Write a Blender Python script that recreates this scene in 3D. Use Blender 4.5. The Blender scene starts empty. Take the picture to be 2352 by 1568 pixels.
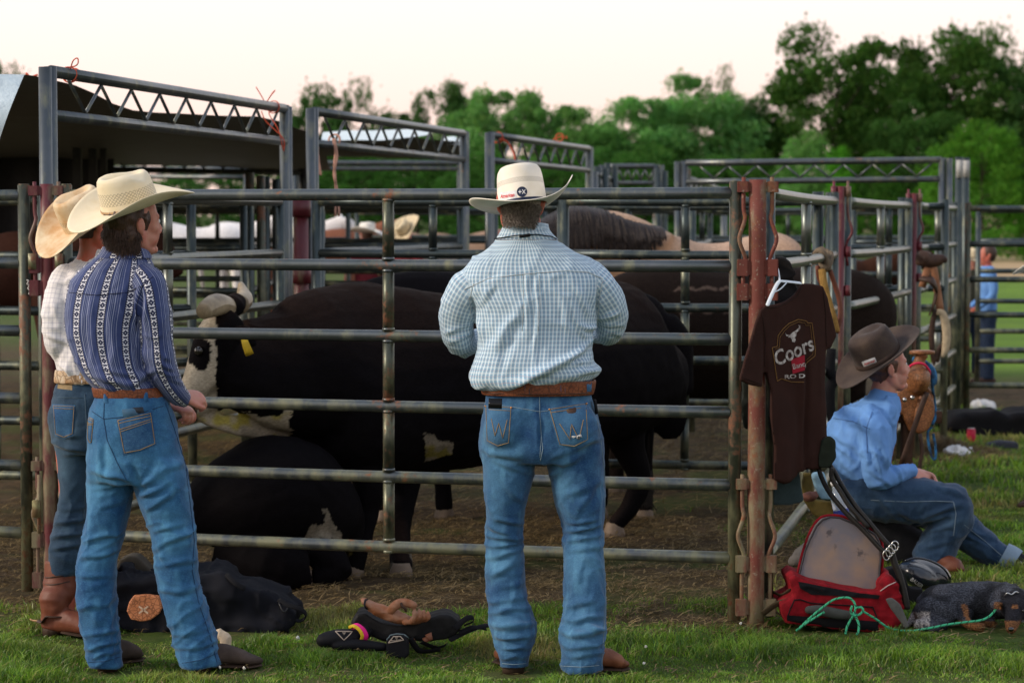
import bpy, math, random
import numpy as np
from mathutils import Vector, Matrix
from mathutils.bvhtree import BVHTree

# ------------------------------------------------------------------ camera
SC = bpy.context.scene
COL = SC.collection
FPX = 2352 * 85.0 / 36.0
CAMZ = 1.663
PITCH = math.atan(272 / FPX)
cam_data = bpy.data.cameras.new('camera')
cam_data.lens = 85; cam_data.sensor_width = 36
cam_data.clip_start = 0.1; cam_data.clip_end = 3000
cam_data.dof.use_dof = True
cam_data.dof.focus_distance = 9.15
cam_data.dof.aperture_fstop = 4.5
cam = bpy.data.objects.new('camera', cam_data)
cam.location = (0, 0, CAMZ)
cam.rotation_euler = (math.pi / 2 - PITCH, 0, 0)
COL.objects.link(cam)
SC.camera = cam
# ------------------------------------------------------------------ world, sun, exposure
SUN_EL, SUN_AZ = 26.0, -104.0          # degrees; azimuth from +Y (view direction), negative = left
world = bpy.data.worlds.new('World'); SC.world = world; world.use_nodes = True
wn = world.node_tree; wn.nodes.clear()
w_out = wn.nodes.new('ShaderNodeOutputWorld'); w_bg = wn.nodes.new('ShaderNodeBackground')
w_sky = wn.nodes.new('ShaderNodeTexSky'); w_sky.sky_type = 'NISHITA'; w_sky.sun_disc = False
w_sky.sun_elevation = math.radians(SUN_EL); w_sky.sun_rotation = math.radians(SUN_AZ)
w_sky.air_density = 1.0; w_sky.dust_density = 4.0; w_sky.ozone_density = 1.0
w_mix = wn.nodes.new('ShaderNodeMixRGB'); w_mix.blend_type = 'MIX'; w_mix.inputs[0].default_value = 0.80
# thin bright overcast over the clear sky: peach low down, dimmed and cooler overhead to lower the scene light
w_tc = wn.nodes.new('ShaderNodeTexCoord'); w_sep = wn.nodes.new('ShaderNodeSeparateXYZ'); w_r = wn.nodes.new('ShaderNodeValToRGB')
wn.links.new(w_tc.outputs['Generated'], w_sep.inputs[0]); wn.links.new(w_sep.outputs[2], w_r.inputs[0])
for _i in range(5):
    if _i > 1: w_r.color_ramp.elements.new(.5)
for _e, (_p, _c) in zip(w_r.color_ramp.elements, ((0.0, (.66, .48, .40)), (.055, (.76, .58, .52)), (.13, (.75, .675, .65)), (.30, (.60, .59, .60)), (1.0, (.27, .33, .45)))):
    _e.position = _p; _e.color = (*_c, 1)
w_mul = wn.nodes.new('ShaderNodeMixRGB'); w_mul.blend_type = 'MULTIPLY'; w_mul.inputs[0].default_value = 1; w_mul.inputs[2].default_value = (10, 10, 10, 1)
wn.links.new(w_r.outputs[0], w_mul.inputs[1]); wn.links.new(w_mul.outputs[0], w_mix.inputs[2])
wn.links.new(w_sky.outputs[0], w_mix.inputs[1])
wn.links.new(w_mix.outputs[0], w_bg.inputs[0]); w_bg.inputs[1].default_value = 0.10
wn.links.new(w_bg.outputs[0], w_out.inputs[0])
sun_d = bpy.data.lights.new('sun', 'SUN'); sun_d.energy = 1.5; sun_d.angle = math.radians(11); sun_d.color = (1.0, 0.86, 0.72)
sun = bpy.data.objects.new('sun', sun_d); COL.objects.link(sun)
_a, _e = math.radians(SUN_AZ), math.radians(SUN_EL)
_sd = Vector((math.sin(_a) * math.cos(_e), math.cos(_a) * math.cos(_e), math.sin(_e)))
sun.rotation_euler = _sd.to_track_quat('Z', 'Y').to_euler(); sun.location = _sd * 60
SC.view_settings.view_transform = 'Standard'; SC.view_settings.look = 'None'
SC.view_settings.exposure = 0.95; SC.view_settings.gamma = 1.0; SC.view_settings.use_curve_mapping = False
SC.cycles.use_denoising = True
SC.cycles.max_bounces = 6; SC.cycles.transparent_max_bounces = 8

rng = np.random.default_rng(7); random.seed(7)
A = np.array

# ------------------------------------------------------------------ measuring from the photograph
_ct, _st = math.cos(PITCH), math.sin(PITCH)
def at(px, py, Y):
    """world point seen at photo pixel (2352 x 1568 grid) at depth Y"""
    u = (px - 1176) / FPX; v = (784 - py) / FPX
    s = Y / (_ct + v * _st)
    return A([u * s, Y, CAMZ + s * (v * _ct - _st)])
def gnd(px, py, z=0.0):
    u = (px - 1176) / FPX; v = (784 - py) / FPX
    s = (z - CAMZ) / (v * _ct - _st)
    return A([u * s, s * (_ct + v * _st), z])

# ------------------------------------------------------------------ numpy noise
def _h(i, j, k, s):
    n = (i.astype(np.int64) * 374761393 + j.astype(np.int64) * 668265263 + k.astype(np.int64) * 2147483647 + s * 974634777) & 0xffffffff
    n = ((n ^ (n >> 13)) * 1274126177) & 0xffffffff
    n = (n ^ (n >> 16)) & 0xffffffff
    return n / 4294967295.0
def vnoise(p, seed=0):
    p = np.asarray(p, float); f = np.floor(p); i = f.astype(np.int64); t = p - f; t = t * t * t * (t * (t * 6 - 15) + 10)
    r = 0
    for a in (0, 1):
        wa = t[:, 0] if a else 1 - t[:, 0]
        for b in (0, 1):
            wb = t[:, 1] if b else 1 - t[:, 1]
            for c in (0, 1):
                wc = t[:, 2] if c else 1 - t[:, 2]
                r = r + wa * wb * wc * _h(i[:, 0] + a, i[:, 1] + b, i[:, 2] + c, seed)
    return r * 2 - 1
def fbm(p, oct=3, seed=0):
    r = 0; a = 1.0; s = 0
    for o in range(oct):
        r = r + a * vnoise(p * (2 ** o), seed + o); s += a; a *= .5
    return r / s
def ridged(p, seed=0):
    return 1 - 2 * np.abs(vnoise(p, seed))
def crease(V, sc, seed=0, sharp=3.0, warp=.5):
    """sharp-crested wrinkles; sc = frequency per axis"""
    q = V * A(sc) + warp * np.stack([vnoise(V * 6, seed + 50), vnoise(V * 6, seed + 51), vnoise(V * 6, seed + 52)], 1)
    return (1 - np.abs(vnoise(q, seed))) ** sharp - .35
def sstep(x, a, b):
    t = np.clip((x - a) / (b - a), 0, 1); return t * t * (3 - 2 * t)

# ------------------------------------------------------------------ objects
def off(o):
    v = A([0., 0., 0.])
    while o is not None:
        v = v + A(o.location); o = o.parent
    return v
def tag(o, label=None, cat=None, group=None, kind=None):
    if label: o['label'] = label
    if cat: o['category'] = cat
    if group: o['group'] = group
    if kind: o['kind'] = kind
    return o
def thing(name, label, cat, loc=(0, 0, 0), group=None):
    o = bpy.data.objects.new(name, None); COL.objects.link(o); o.location = tuple(float(c) for c in loc)
    o.empty_display_size = .1
    return tag(o, label, cat, group)
def mk(name, V, F, mat, parent=None, uv=None, col=None, smooth=True, loc=None):
    """one mesh object from world-space verts; F: (M,3)/(M,4) array, or a list of such arrays / tuples"""
    V = np.asarray(V, float)
    base = off(parent)
    if loc is not None: base = base + np.asarray(loc, float)
    me = bpy.data.meshes.new(name)
    Vl = V - base
    if isinstance(F, np.ndarray): F = [F]
    if len(F) and isinstance(F[0], np.ndarray) and F[0].ndim == 2:
        idx = np.concatenate([f.ravel() for f in F]); cnt = np.concatenate([np.full(len(f), f.shape[1]) for f in F])
    else:
        idx = np.concatenate([np.asarray(f) for f in F]); cnt = A([len(f) for f in F])
    me.vertices.add(len(Vl)); me.vertices.foreach_set('co', Vl.astype(np.float32).ravel())
    me.loops.add(len(idx)); me.loops.foreach_set('vertex_index', idx.astype(np.int32))
    me.polygons.add(len(cnt)); st = np.concatenate([[0], np.cumsum(cnt)[:-1]])
    me.polygons.foreach_set('loop_start', st.astype(np.int32))
    me.polygons.foreach_set('use_smooth', np.full(len(cnt), bool(smooth)))
    if uv is not None:
        l = me.uv_layers.new(name='UVMap'); l.data.foreach_set('uv', np.asarray(uv, np.float32)[idx].ravel())
    if col is not None:
        c = np.asarray(col, np.float32)
        if c.shape[1] == 3: c = np.concatenate([c, np.ones((len(c), 1), np.float32)], 1)
        ca = me.color_attributes.new('Col', 'FLOAT_COLOR', 'POINT'); ca.data.foreach_set('color', c.ravel())
    if mat is not None:
        for m in (mat if isinstance(mat, (list, tuple)) else [mat]): me.materials.append(m)
    me.update(); me.validate()
    o = bpy.data.objects.new(name, me); COL.objects.link(o)
    if parent is not None: o.parent = parent
    if loc is not None: o.location = tuple(float(c) for c in loc)
    return o
def dup(root, loc, rotz=0, scale=1, label=None):
    r = root.copy(); COL.objects.link(r); r.location = loc; r.rotation_euler = (0, 0, rotz)
    r.scale = scale if hasattr(scale, '__len__') else (scale,) * 3
    if label: r['label'] = label
    def rec(src, dst):
        for ch in src.children:
            c = ch.copy(); COL.objects.link(c); c.parent = dst; rec(ch, c)
    rec(root, r); return r

class G:
    """geometry collector"""
    def __init__(s): s.V = []; s.F4 = []; s.F3 = []; s.U = []; s.n = 0
    def add(s, V, F, uv=None):
        V = np.asarray(V, float); s.V.append(V); s.U.append(np.zeros((len(V), 2)) if uv is None else np.asarray(uv, float))
        for f in (F if isinstance(F, list) else [F]):
            f = np.asarray(f, int)
            if len(f): (s.F4 if f.shape[1] == 4 else s.F3).append(f + s.n)
        s.n += len(V); return s
    def get(s):
        return np.concatenate(s.V), [np.concatenate(x) for x in (s.F4, s.F3) if x], np.concatenate(s.U)
    def mk(s, name, mat, parent=None, **k):
        V, F, U = s.get(); k.setdefault('uv', U); return mk(name, V, F, mat, parent, **k)

def cr(P, sub):
    """Catmull-Rom resample"""
    P = np.asarray(P, float)
    if sub <= 1 or len(P) < 3: 
        if len(P) < 3 and sub > 1:
            t = np.linspace(0, 1, sub + 1)[:, None]; return P[0] * (1 - t) + P[1] * t
        return P
    Q = np.concatenate([[2 * P[0] - P[1]], P, [2 * P[-1] - P[-2]]]); out = []
    for i in range(1, len(Q) - 2):
        for j in range(sub):
            t = j / sub
            out.append(.5 * ((2 * Q[i]) + (-Q[i - 1] + Q[i + 1]) * t + (2 * Q[i - 1] - 5 * Q[i] + 4 * Q[i + 1] - Q[i + 2]) * t * t + (-Q[i - 1] + 3 * Q[i] - 3 * Q[i + 1] + Q[i + 2]) * t ** 3))
    out.append(Q[-2]); return A(out)
def tube(P, R, n=16, sub=4, ref=(1, 0, 0), fixed=False, caps=True, power=2.0, closed=False, v0=0.0, round_caps=False):
    """swept tube. R: scalar / list of scalars / list of (ra, rb): ra along ref, rb across. fixed=True: sections stay in the plane of ref and Y (horizontal)"""
    P = np.asarray(P, float); R = np.asarray(R, float)
    if R.ndim == 0: R = np.full(len(P), float(R))
    if R.ndim == 1: R = np.stack([R, R], 1)
    if round_caps:
        def capd(a, b, ra):
            d = a - b; d /= (np.linalg.norm(d) + 1e-9); r = ra.mean()
            return [(a + d * r * .95, ra * .25), (a + d * r * .6, ra * .78)]
        c0 = capd(P[0], P[1], R[0]); c1 = capd(P[-1], P[-2], R[-1])
        Pm, Rm = cr(P, sub), np.maximum(cr(R, sub), 1e-4)
        P = np.concatenate([[c0[0][0], c0[1][0]], Pm, [c1[1][0], c1[0][0]]]); R = np.concatenate([[c0[0][1], c0[1][1]], Rm, [c1[1][1], c1[0][1]]])
    else:
        P = cr(P, sub); R = np.maximum(cr(R, sub), 1e-4)
    m = len(P); T = np.gradient(P, axis=0)
    if closed: T[0] = T[-1] = P[1] - P[-2]
    T /= (np.linalg.norm(T, axis=1, keepdims=True) + 1e-9)
    ref = np.asarray(ref, float)
    if fixed:
        ref = ref / np.linalg.norm(ref); X = np.tile(ref, (m, 1)); Z = A([0, 0, 1.]); Yv = np.tile(np.cross(Z, ref), (m, 1))
    else:
        X = np.zeros_like(P); x = ref - T[0] * ref.dot(T[0])
        if np.linalg.norm(x) < 1e-3: x = A([0, .31, 1.]) - T[0] * A([0, .31, 1.]).dot(T[0])
        x /= np.linalg.norm(x)
        for i in range(m):
            x = x - T[i] * x.dot(T[i]); x /= (np.linalg.norm(x) + 1e-9); X[i] = x
        Yv = np.cross(T, X)
    a = np.linspace(0, 2 * np.pi, n + 1)
    ca, sa = np.cos(a), np.sin(a)
    if power != 2.0:
        ca = np.sign(ca) * np.abs(ca) ** (2 / power); sa = np.sign(sa) * np.abs(sa) ** (2 / power)
    V = P[:, None, :] + X[:, None, :] * (ca[None, :, None] * R[:, 0][:, None, None]) + Yv[:, None, :] * (sa[None, :, None] * R[:, 1][:, None, None])
    L = np.concatenate([[0], np.cumsum(np.linalg.norm(np.diff(P, axis=0), axis=1))]) + v0
    rm = R.mean(1).max()
    kw = int(np.argmax(R.sum(1))); ring = V[kw]; arc = np.concatenate([[0], np.cumsum(np.linalg.norm(np.diff(ring, axis=0), axis=1))])
    U = np.stack(np.broadcast_arrays(arc[None, :], L[:, None]), -1)
    V = V.reshape(-1, 3); U = U.reshape(-1, 2); n1 = n + 1
    i, j = np.meshgrid(np.arange(m - 1), np.arange(n), indexing='ij'); i = i.ravel(); j = j.ravel()
    F = np.stack([i * n1 + j, i * n1 + j + 1, (i + 1) * n1 + j + 1, (i + 1) * n1 + j], 1)
    Fs = [F]
    if caps:
        k = len(V); V = np.concatenate([V, [P[0], P[-1]]]); U = np.concatenate([U, [[0, L[0]], [0, L[-1]]]])
        jj = np.arange(n)
        Fs.append(np.stack([np.full(n, k), jj + 1, jj], 1)); b = (m - 1) * n1
        Fs.append(np.stack([np.full(n, k + 1), b + jj, b + jj + 1], 1))
    return V, Fs, U
def ball(c, r, M=None, n=16):
    """ellipsoid; r scalar or 3; M 3x3 orientation"""
    c = np.asarray(c, float); r = np.ones(3) * r
    th = np.linspace(0, np.pi, n // 2 + 1); ph = np.linspace(0, 2 * np.pi, n + 1)
    T, Pm = np.meshgrid(th, ph, indexing='ij')
    V = np.stack([np.sin(T) * np.cos(Pm), np.sin(T) * np.sin(Pm), np.cos(T)], -1).reshape(-1, 3) * r
    if M is not None: V = V @ np.asarray(M).T
    n1 = n + 1; i, j = np.meshgrid(np.arange(n // 2), np.arange(n), indexing='ij'); i = i.ravel(); j = j.ravel()
    F = np.stack([i * n1 + j, (i + 1) * n1 + j, (i + 1) * n1 + j + 1, i * n1 + j + 1], 1)
    U = np.stack([Pm.ravel() * r.mean(), T.ravel() * r.mean()], 1)
    return V + c, [F], U
def box(c, s, M=None):
    c = np.asarray(c, float); s = np.asarray(s, float) / 2
    V = A([[x, y, z] for x in (-1, 1) for y in (-1, 1) for z in (-1, 1)], float) * s
    if M is not None: V = V @ np.asarray(M).T
    F = A([[0, 1, 3, 2], [4, 6, 7, 5], [0, 4, 5, 1], [2, 3, 7, 6], [0, 2, 6, 4], [1, 5, 7, 3]])
    return V + c, [F], V[:, [0, 2]].copy()
def rot(yaw=0, pitch=0, roll=0):
    """yaw about Z, then pitch about X, roll about Y (degrees), as 3x3"""
    return np.array(Matrix.Rotation(math.radians(yaw), 3, 'Z') @ Matrix.Rotation(math.radians(pitch), 3, 'X') @ Matrix.Rotation(math.radians(roll), 3, 'Y'))

def remesh(pieces, voxel, smooth=3, fac=.5, flat_uv=False):
    """voxel union of closed pieces, smoothed; returns V, F(list), N, UV (uv taken from the nearest source piece)"""
    g = G()
    for p in pieces: g.add(*p)
    V, F, U = g.get()
    me = bpy.data.meshes.new('tmp'); fl = [tuple(int(i) for i in r) for f in F for r in f]
    me.from_pydata([tuple(v) for v in V], [], fl)
    o = bpy.data.objects.new('tmp', me); COL.objects.link(o)
    w = o.modifiers.new('w', 'WELD'); w.merge_threshold = 1e-5
    r = o.modifiers.new('r', 'REMESH'); r.mode = 'VOXEL'; r.voxel_size = voxel; r.adaptivity = 0
    if smooth:
        s = o.modifiers.new('s', 'SMOOTH'); s.iterations = smooth; s.factor = fac
    dg = bpy.context.evaluated_depsgraph_get(); dg.update()
    m2 = bpy.data.meshes.new_from_object(o.evaluated_get(dg))
    n = len(m2.vertices); Vn = np.empty(n * 3, np.float32); m2.vertices.foreach_get('co', Vn); Vn = Vn.reshape(-1, 3).astype(float)
    Nn = np.empty(n * 3, np.float32); m2.vertices.foreach_get('normal', Nn); Nn = Nn.reshape(-1, 3).astype(float)
    cnt = np.empty(len(m2.polygons), np.int32); m2.polygons.foreach_get('loop_total', cnt)
    idx = np.empty(len(m2.loops), np.int32); m2.loops.foreach_get('vertex_index', idx)
    if (cnt == 4).all(): Fn = [idx.reshape(-1, 4)]
    else:
        Fn = []; k = 0; q = []; t = []
        for c in cnt:
            (q if c == 4 else t).append(idx[k:k + c]); k += c
        Fn = [A(x) for x in (q, t) if x]
    bpy.data.objects.remove(o); bpy.data.meshes.remove(me); bpy.data.meshes.remove(m2)
    UV = None
    if not flat_uv:
        tr = []
        for f in fl:
            tr.append(f[:3])
            if len(f) == 4: tr.append((f[0], f[2], f[3]))
        bv = BVHTree.FromPolygons([Vector(v) for v in V], tr, all_triangles=True); tr = A(tr); FI = np.zeros(n, int); L = np.zeros((n, 3))
        for i in range(n):
            loc, nr, fi, d = bv.find_nearest(Vector(Vn[i])); FI[i] = fi; L[i] = loc
        a, b, c = V[tr[FI, 0]], V[tr[FI, 1]], V[tr[FI, 2]]; v0, v1, v2 = b - a, c - a, L - a
        d00, d01, d11, d20, d21 = [(x * y).sum(1) for x, y in ((v0, v0), (v0, v1), (v1, v1), (v2, v0), (v2, v1))]; den = d00 * d11 - d01 * d01 + 1e-18
        w1 = np.clip((d11 * d20 - d01 * d21) / den, 0, 1); w2 = np.clip((d00 * d21 - d01 * d20) / den, 0, 1); w0 = 1 - w1 - w2
        UV = U[tr[FI, 0]] * w0[:, None] + U[tr[FI, 1]] * w1[:, None] + U[tr[FI, 2]] * w2[:, None]
    return Vn, Fn, Nn, UV
def normals(V, F):
    N = np.zeros_like(V)
    for f in F:
        a, b, c = V[f[:, 0]], V[f[:, 1]], V[f[:, 2]]; nn = np.cross(b - a, c - a)
        for k in range(f.shape[1]): np.add.at(N, f[:, k], nn)
    return N / (np.linalg.norm(N, axis=1, keepdims=True) + 1e-12)
def fuse(name, pieces, voxel, mat, parent=None, smooth=3, disp=None, col=None, uv=True, loc=None, fac=.5, post=None):
    V, F, N, U = remesh(pieces, voxel, smooth, fac, flat_uv=not uv)
    if disp is not None: V = V + N * disp(V, N, U)[:, None]
    C = col(V, N) if col is not None else None
    if post is not None: V = post(V, N)
    return mk(name, V, F, mat, parent, uv=U, col=C, loc=loc)
def folds(V, N, L, Y, facing=-.15):
    """cloth folds: L = [(x1,y1,x2,y2,width_px,height_m)], measured on the photograph at depth Y, raised on the side facing -Y"""
    d = np.zeros(len(V)); P = V[:, [0, 2]] + .010 * np.stack([vnoise(V * 14, 61), vnoise(V * 14, 62)], 1); am = .95 + .7 * vnoise(V * 11, 63); f = sstep(-N[:, 1], facing, facing + .5)
    for x1, y1, x2, y2, w, h in L:
        a = at(x1, y1, Y)[[0, 2]]; b = at(x2, y2, Y)[[0, 2]]; w = w * Y / FPX
        ab = b - a; t = np.clip(((P - a) @ ab) / (ab @ ab), 0, 1); q = a + t[:, None] * ab
        r = np.linalg.norm(P - q, axis=1); e = np.sin(np.pi * np.clip(t * .9 + .05, 0, 1)) ** .5
        x = (P - q) @ A([-ab[1], ab[0]]) / np.linalg.norm(ab) / w; d += h * e * (np.exp(-(x * 1.15) ** 2) - .55 * np.exp(-((x + 1.25) * 1.3) ** 2)) * np.exp(-np.maximum(r / w - np.abs(x), 0) ** 2 * 2)
    return d * f * am

# ------------------------------------------------------------------ material helpers
class NT:
    def __init__(s, name):
        s.m = bpy.data.materials.new(name); s.m.use_nodes = True; s.t = s.m.node_tree; s.t.nodes.clear()
        s.out = s.t.nodes.new('ShaderNodeOutputMaterial')
    def n(s, typ, ins=None, **props):
        nd = s.t.nodes.new('ShaderNode' + typ)
        for k, v in props.items(): setattr(nd, k, v)
        for k, v in (ins or {}).items(): s.set(nd.inputs[k], v)
        return nd
    def set(s, sock, v):
        if hasattr(v, 'is_output') or isinstance(v, bpy.types.NodeSocket): s.t.links.new(v, sock)
        elif hasattr(v, 'outputs'): s.t.links.new(v.outputs[0], sock)
        else:
            if hasattr(v, '__len__') and len(v) == 3 and sock.type == 'RGBA': v = (*v, 1)
            sock.default_value = v
    def math(s, op, a, b=0.0, c=0.0, clamp=False):
        nd = s.n('Math', {0: a, 1: b, 2: c}, operation=op); nd.use_clamp = clamp; return nd.outputs[0]
    def mix(s, f, a, b, mode='MIX'):
        return s.n('MixRGB', {0: f, 1: a, 2: b}, blend_type=mode).outputs[0]
    def noise(s, vec, scale, detail=3, rough=.6, dist=0):
        nd = s.n('TexNoise', {'Scale': scale, 'Detail': detail, 'Roughness': rough, 'Distortion': dist})
        if vec is not None: s.set(nd.inputs['Vector'], vec)
        return nd.outputs[0]
    def ramp(s, f, stops, interp='LINEAR'):
        nd = s.n('ValToRGB', {0: f}); r = nd.color_ramp; r.interpolation = interp
        while len(r.elements) < len(stops): r.elements.new(.5)
        for e, (p, c) in zip(r.elements, stops):
            e.position = p; e.color = (c, c, c, 1) if not hasattr(c, '__len__') else (*c[:3], 1)
        return nd.outputs[0]
    def band(s, x, lo, hi):
        """1 when lo < x < hi"""
        return s.math('MULTIPLY', s.math('GREATER_THAN', x, lo), s.math('LESS_THAN', x, hi))
    def obj(s): return s.n('TexCoord').outputs['Object']
    def uv(s):
        x = s.n('SeparateXYZ', {0: s.n('UVMap').outputs[0]}); return x.outputs[0], x.outputs[1]
    def mapv(s, vec, scale):
        return s.n('Mapping', {0: vec, 3: scale}).outputs[0]
    def bump(s, h, strength=.3, dist=.01, normal=None):
        nd = s.n('Bump', {'Height': h, 'Strength': strength, 'Distance': dist})
        if normal is not None: s.set(nd.inputs['Normal'], normal)
        return nd.outputs[0]
    def bsdf(s, color, rough=.6, metal=0, bump=None, spec=.5, sheen=0, **kw):
        b = s.n('BsdfPrincipled', {'Base Color': color, 'Roughness': rough, 'Metallic': metal, 'Specular IOR Level': spec})
        if sheen: b.inputs['Sheen Weight'].default_value = sheen
        if bump is not None: s.set(b.inputs['Normal'], bump)
        for k, v in kw.items(): s.set(b.inputs[k.replace('_', ' ')], v)
        s.t.links.new(b.outputs[0], s.out.inputs[0]); return s.m
_mc = {}
def plain(name, c, rough=.7, metal=0, var=.25, scale=30, bump=.15, bscale=200, c2=None, spec=.2, sheen=0, bdist=.003):
    """base colour broken up by noise, with a fine bump"""
    if name in _mc: return _mc[name]
    t = NT(name); o = t.obj(); c = A(c, float); c2 = c * (1 - var) if c2 is None else A(c2, float)
    f = t.ramp(t.noise(o, scale, 4), [(.35, 0.), (.65, 1.)])
    cc = t.mix(f, tuple(c), tuple(c2)); b = t.bump(t.noise(o, bscale, 3), bump, bdist)
    _mc[name] = t.bsdf(cc, rough, metal, b, spec, sheen); return _mc[name]

def pix(V):
    """photo pixel of world points"""
    V = np.asarray(V, float); z = V[:, 2] - CAMZ; dep = V[:, 1] * _ct - z * _st; v = (V[:, 1] * _st + z * _ct) / dep
    return 1176 + FPX * V[:, 0] / dep, 784 - FPX * v
class Surf:
    """remembers a built mesh so that seams, pockets and patches can be laid on it"""
    def __init__(s, o):
        b = A(off(o)); me = o.data; n = len(me.vertices); co = np.empty(n * 3, np.float32); me.vertices.foreach_get('co', co)
        s.V = co.reshape(-1, 3) + b; s.bv = BVHTree.FromPolygons([Vector(v) for v in s.V], [tuple(p.vertices) for p in me.polygons])
    def hit(s, px, py, lift=.003, Yd=9.0):
        o = Vector((0, 0, CAMZ)); d = (Vector(at(px, py, Yd)) - o).normalized()
        l, n, i, dd = s.bv.ray_cast(o, d)
        if l is None:
            p = Vector(at(px, py, Yd)); l, n, i, dd = s.bv.find_nearest(p)
        if n.dot(d) > 0: n = -n
        return A(l) + A(n) * lift, A(n)
def lay(name, S, quad, mat, parent, lift=.004, nu=14, nv=14, Yd=9.0, thick=.003, shape=None, label=None):
    """sew a patch on surface S. quad: 4 photo pixels TL, TR, BR, BL; shape(u,v)->(u,v) warps the patch outline"""
    q = A(quad, float); V = []; U = []
    for i in range(nu + 1):
        for j in range(nv + 1):
            u, v = i / nu, j / nv; uu, vv = shape(u, v) if shape else (u, v)
            p = (q[0] * (1 - uu) + q[1] * uu) * (1 - vv) + (q[3] * (1 - uu) + q[2] * uu) * vv
            e = 0.0 if (i in (0, nu) or j in (0, nv)) else 1.0
            V.append(S.hit(p[0], p[1], lift * (.15 + .85 * e), Yd)[0]); U.append((uu, 1 - vv))
    V = A(V).reshape(nu + 1, nv + 1, 3); W = V.copy()
    for _ in range(2): W[1:-1, 1:-1] = (W[1:-1, 1:-1] * 2 + W[:-2, 1:-1] + W[2:, 1:-1] + W[1:-1, :-2] + W[1:-1, 2:]) / 6
    V = W.reshape(-1, 3); m = nv + 1
    i, j = np.meshgrid(np.arange(nu), np.arange(nv), indexing='ij'); i = i.ravel(); j = j.ravel()
    F = np.stack([i * m + j, i * m + j + 1, (i + 1) * m + j + 1, (i + 1) * m + j], 1)
    o = mk(name, V, F, mat, parent, uv=A(U))
    if label: o['label'] = label
    return o
def seam(g, S, pts, r=.0016, Yd=9.0, lift=.001, sub=5, close=False):
    P = A(pts, float)
    if close: P = np.concatenate([P, P[:1]])
    Q = []
    for a, b in zip(P[:-1], P[1:]):
        for k in range(sub): Q.append(a + (b - a) * k / sub)
    Q.append(P[-1]); W = [S.hit(p[0], p[1], lift, Yd)[0] for p in Q]
    g.add(*tube(W, r, 5, 1)); return g
_fonts = {}
def text_mesh(body, size=1.0, shear=0.0, bold=0.0):
    """flat triangulated lettering centred on the origin in x,y"""
    cu = bpy.data.curves.new('t', 'FONT'); cu.body = body; cu.size = size; cu.shear = shear; cu.offset = bold; cu.align_x = 'CENTER'; cu.align_y = 'CENTER'; cu.resolution_u = 3
    o = bpy.data.objects.new('t', cu); COL.objects.link(o); dg = bpy.context.evaluated_depsgraph_get(); dg.update()
    me = bpy.data.meshes.new_from_object(o.evaluated_get(dg)); n = len(me.vertices); co = np.empty(n * 3, np.float32); me.vertices.foreach_get('co', co)
    F = [tuple(p.vertices) for p in me.polygons]; bpy.data.objects.remove(o); bpy.data.meshes.remove(me)
    co = co.reshape(-1, 3)[:, :2].astype(float); return co, F
def poly_fill(pts):
    """triangulated polygon from outline points (x, y)"""
    from mathutils.geometry import tessellate_polygon
    tris = tessellate_polygon([[Vector((p[0], p[1], 0)) for p in pts]]); return A(pts, float), [tuple(t) for t in tris]
def refine(co, F, maxlen):
    """split long edges so that a flat figure can follow a curved surface"""
    co = [tuple(c) for c in co]; F = [tuple(f) for f in F]; T = []
    for f in F:
        for k in range(1, len(f) - 1): T.append((f[0], f[k], f[k + 1]))
    C = [np.array(c) for c in co]
    for _ in range(7):
        out = []; ch = False; mid = {}
        def mp(a, b):
            k = (min(a, b), max(a, b))
            if k not in mid: C.append((C[a] + C[b]) / 2); mid[k] = len(C) - 1
            return mid[k]
        for a, b, c in T:
            L = [np.linalg.norm(C[a] - C[b]), np.linalg.norm(C[b] - C[c]), np.linalg.norm(C[c] - C[a])]; k = int(np.argmax(L))
            if L[k] <= maxlen: out.append((a, b, c)); continue
            ch = True
            if k == 0: m = mp(a, b); out += [(a, m, c), (m, b, c)]
            elif k == 1: m = mp(b, c); out += [(a, b, m), (a, m, c)]
            else: m = mp(c, a); out += [(a, b, m), (b, c, m)]
        T = out
        if not ch: break
    return A(C), T
def sew_figure(name, S, co, F, to_px, mat, parent, lift=.004, Yd=9.0, maxlen=None):
    if maxlen: co, F = refine(co, F, maxlen)
    V = []
    for c in co:
        p = to_px(c); V.append(S.hit(p[0], p[1], lift, Yd)[0])
    return mk(name, A(V), F, mat, parent, smooth=False)

def slab(outline, thick=.02, yb=None):
    """closed prism over an outline of (px, py, Y) points, extruded away from the viewer"""
    P = A([at(*p) for p in outline]); Q = P + A([0, thick, 0]) * (1 if np.isscalar(thick) else 1)
    c, T = poly_fill(P[:, [0, 2]]); n = len(P); V = np.concatenate([P, Q]); f = []
    ar = sum(P[i - 1][0] * P[i][2] - P[i][0] * P[i - 1][2] for i in range(n))
    t1 = []
    for a, b, cc in T:
        k = (c[b][0] - c[a][0]) * (c[cc][1] - c[a][1]) - (c[cc][0] - c[a][0]) * (c[b][1] - c[a][1])
        t1.append((a, b, cc) if k > 0 else (a, cc, b))
    F = [A(t1), A([(q + n, p + n, r + n) for p, q, r in t1])]
    i = np.arange(n); j = (i + 1) % n
    S = np.stack([i, i + n, j + n, j], 1) if ar > 0 else np.stack([j, j + n, i + n, i], 1)
    return V, F + [S], np.stack([V[:, 0], V[:, 2]], 1)
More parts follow.
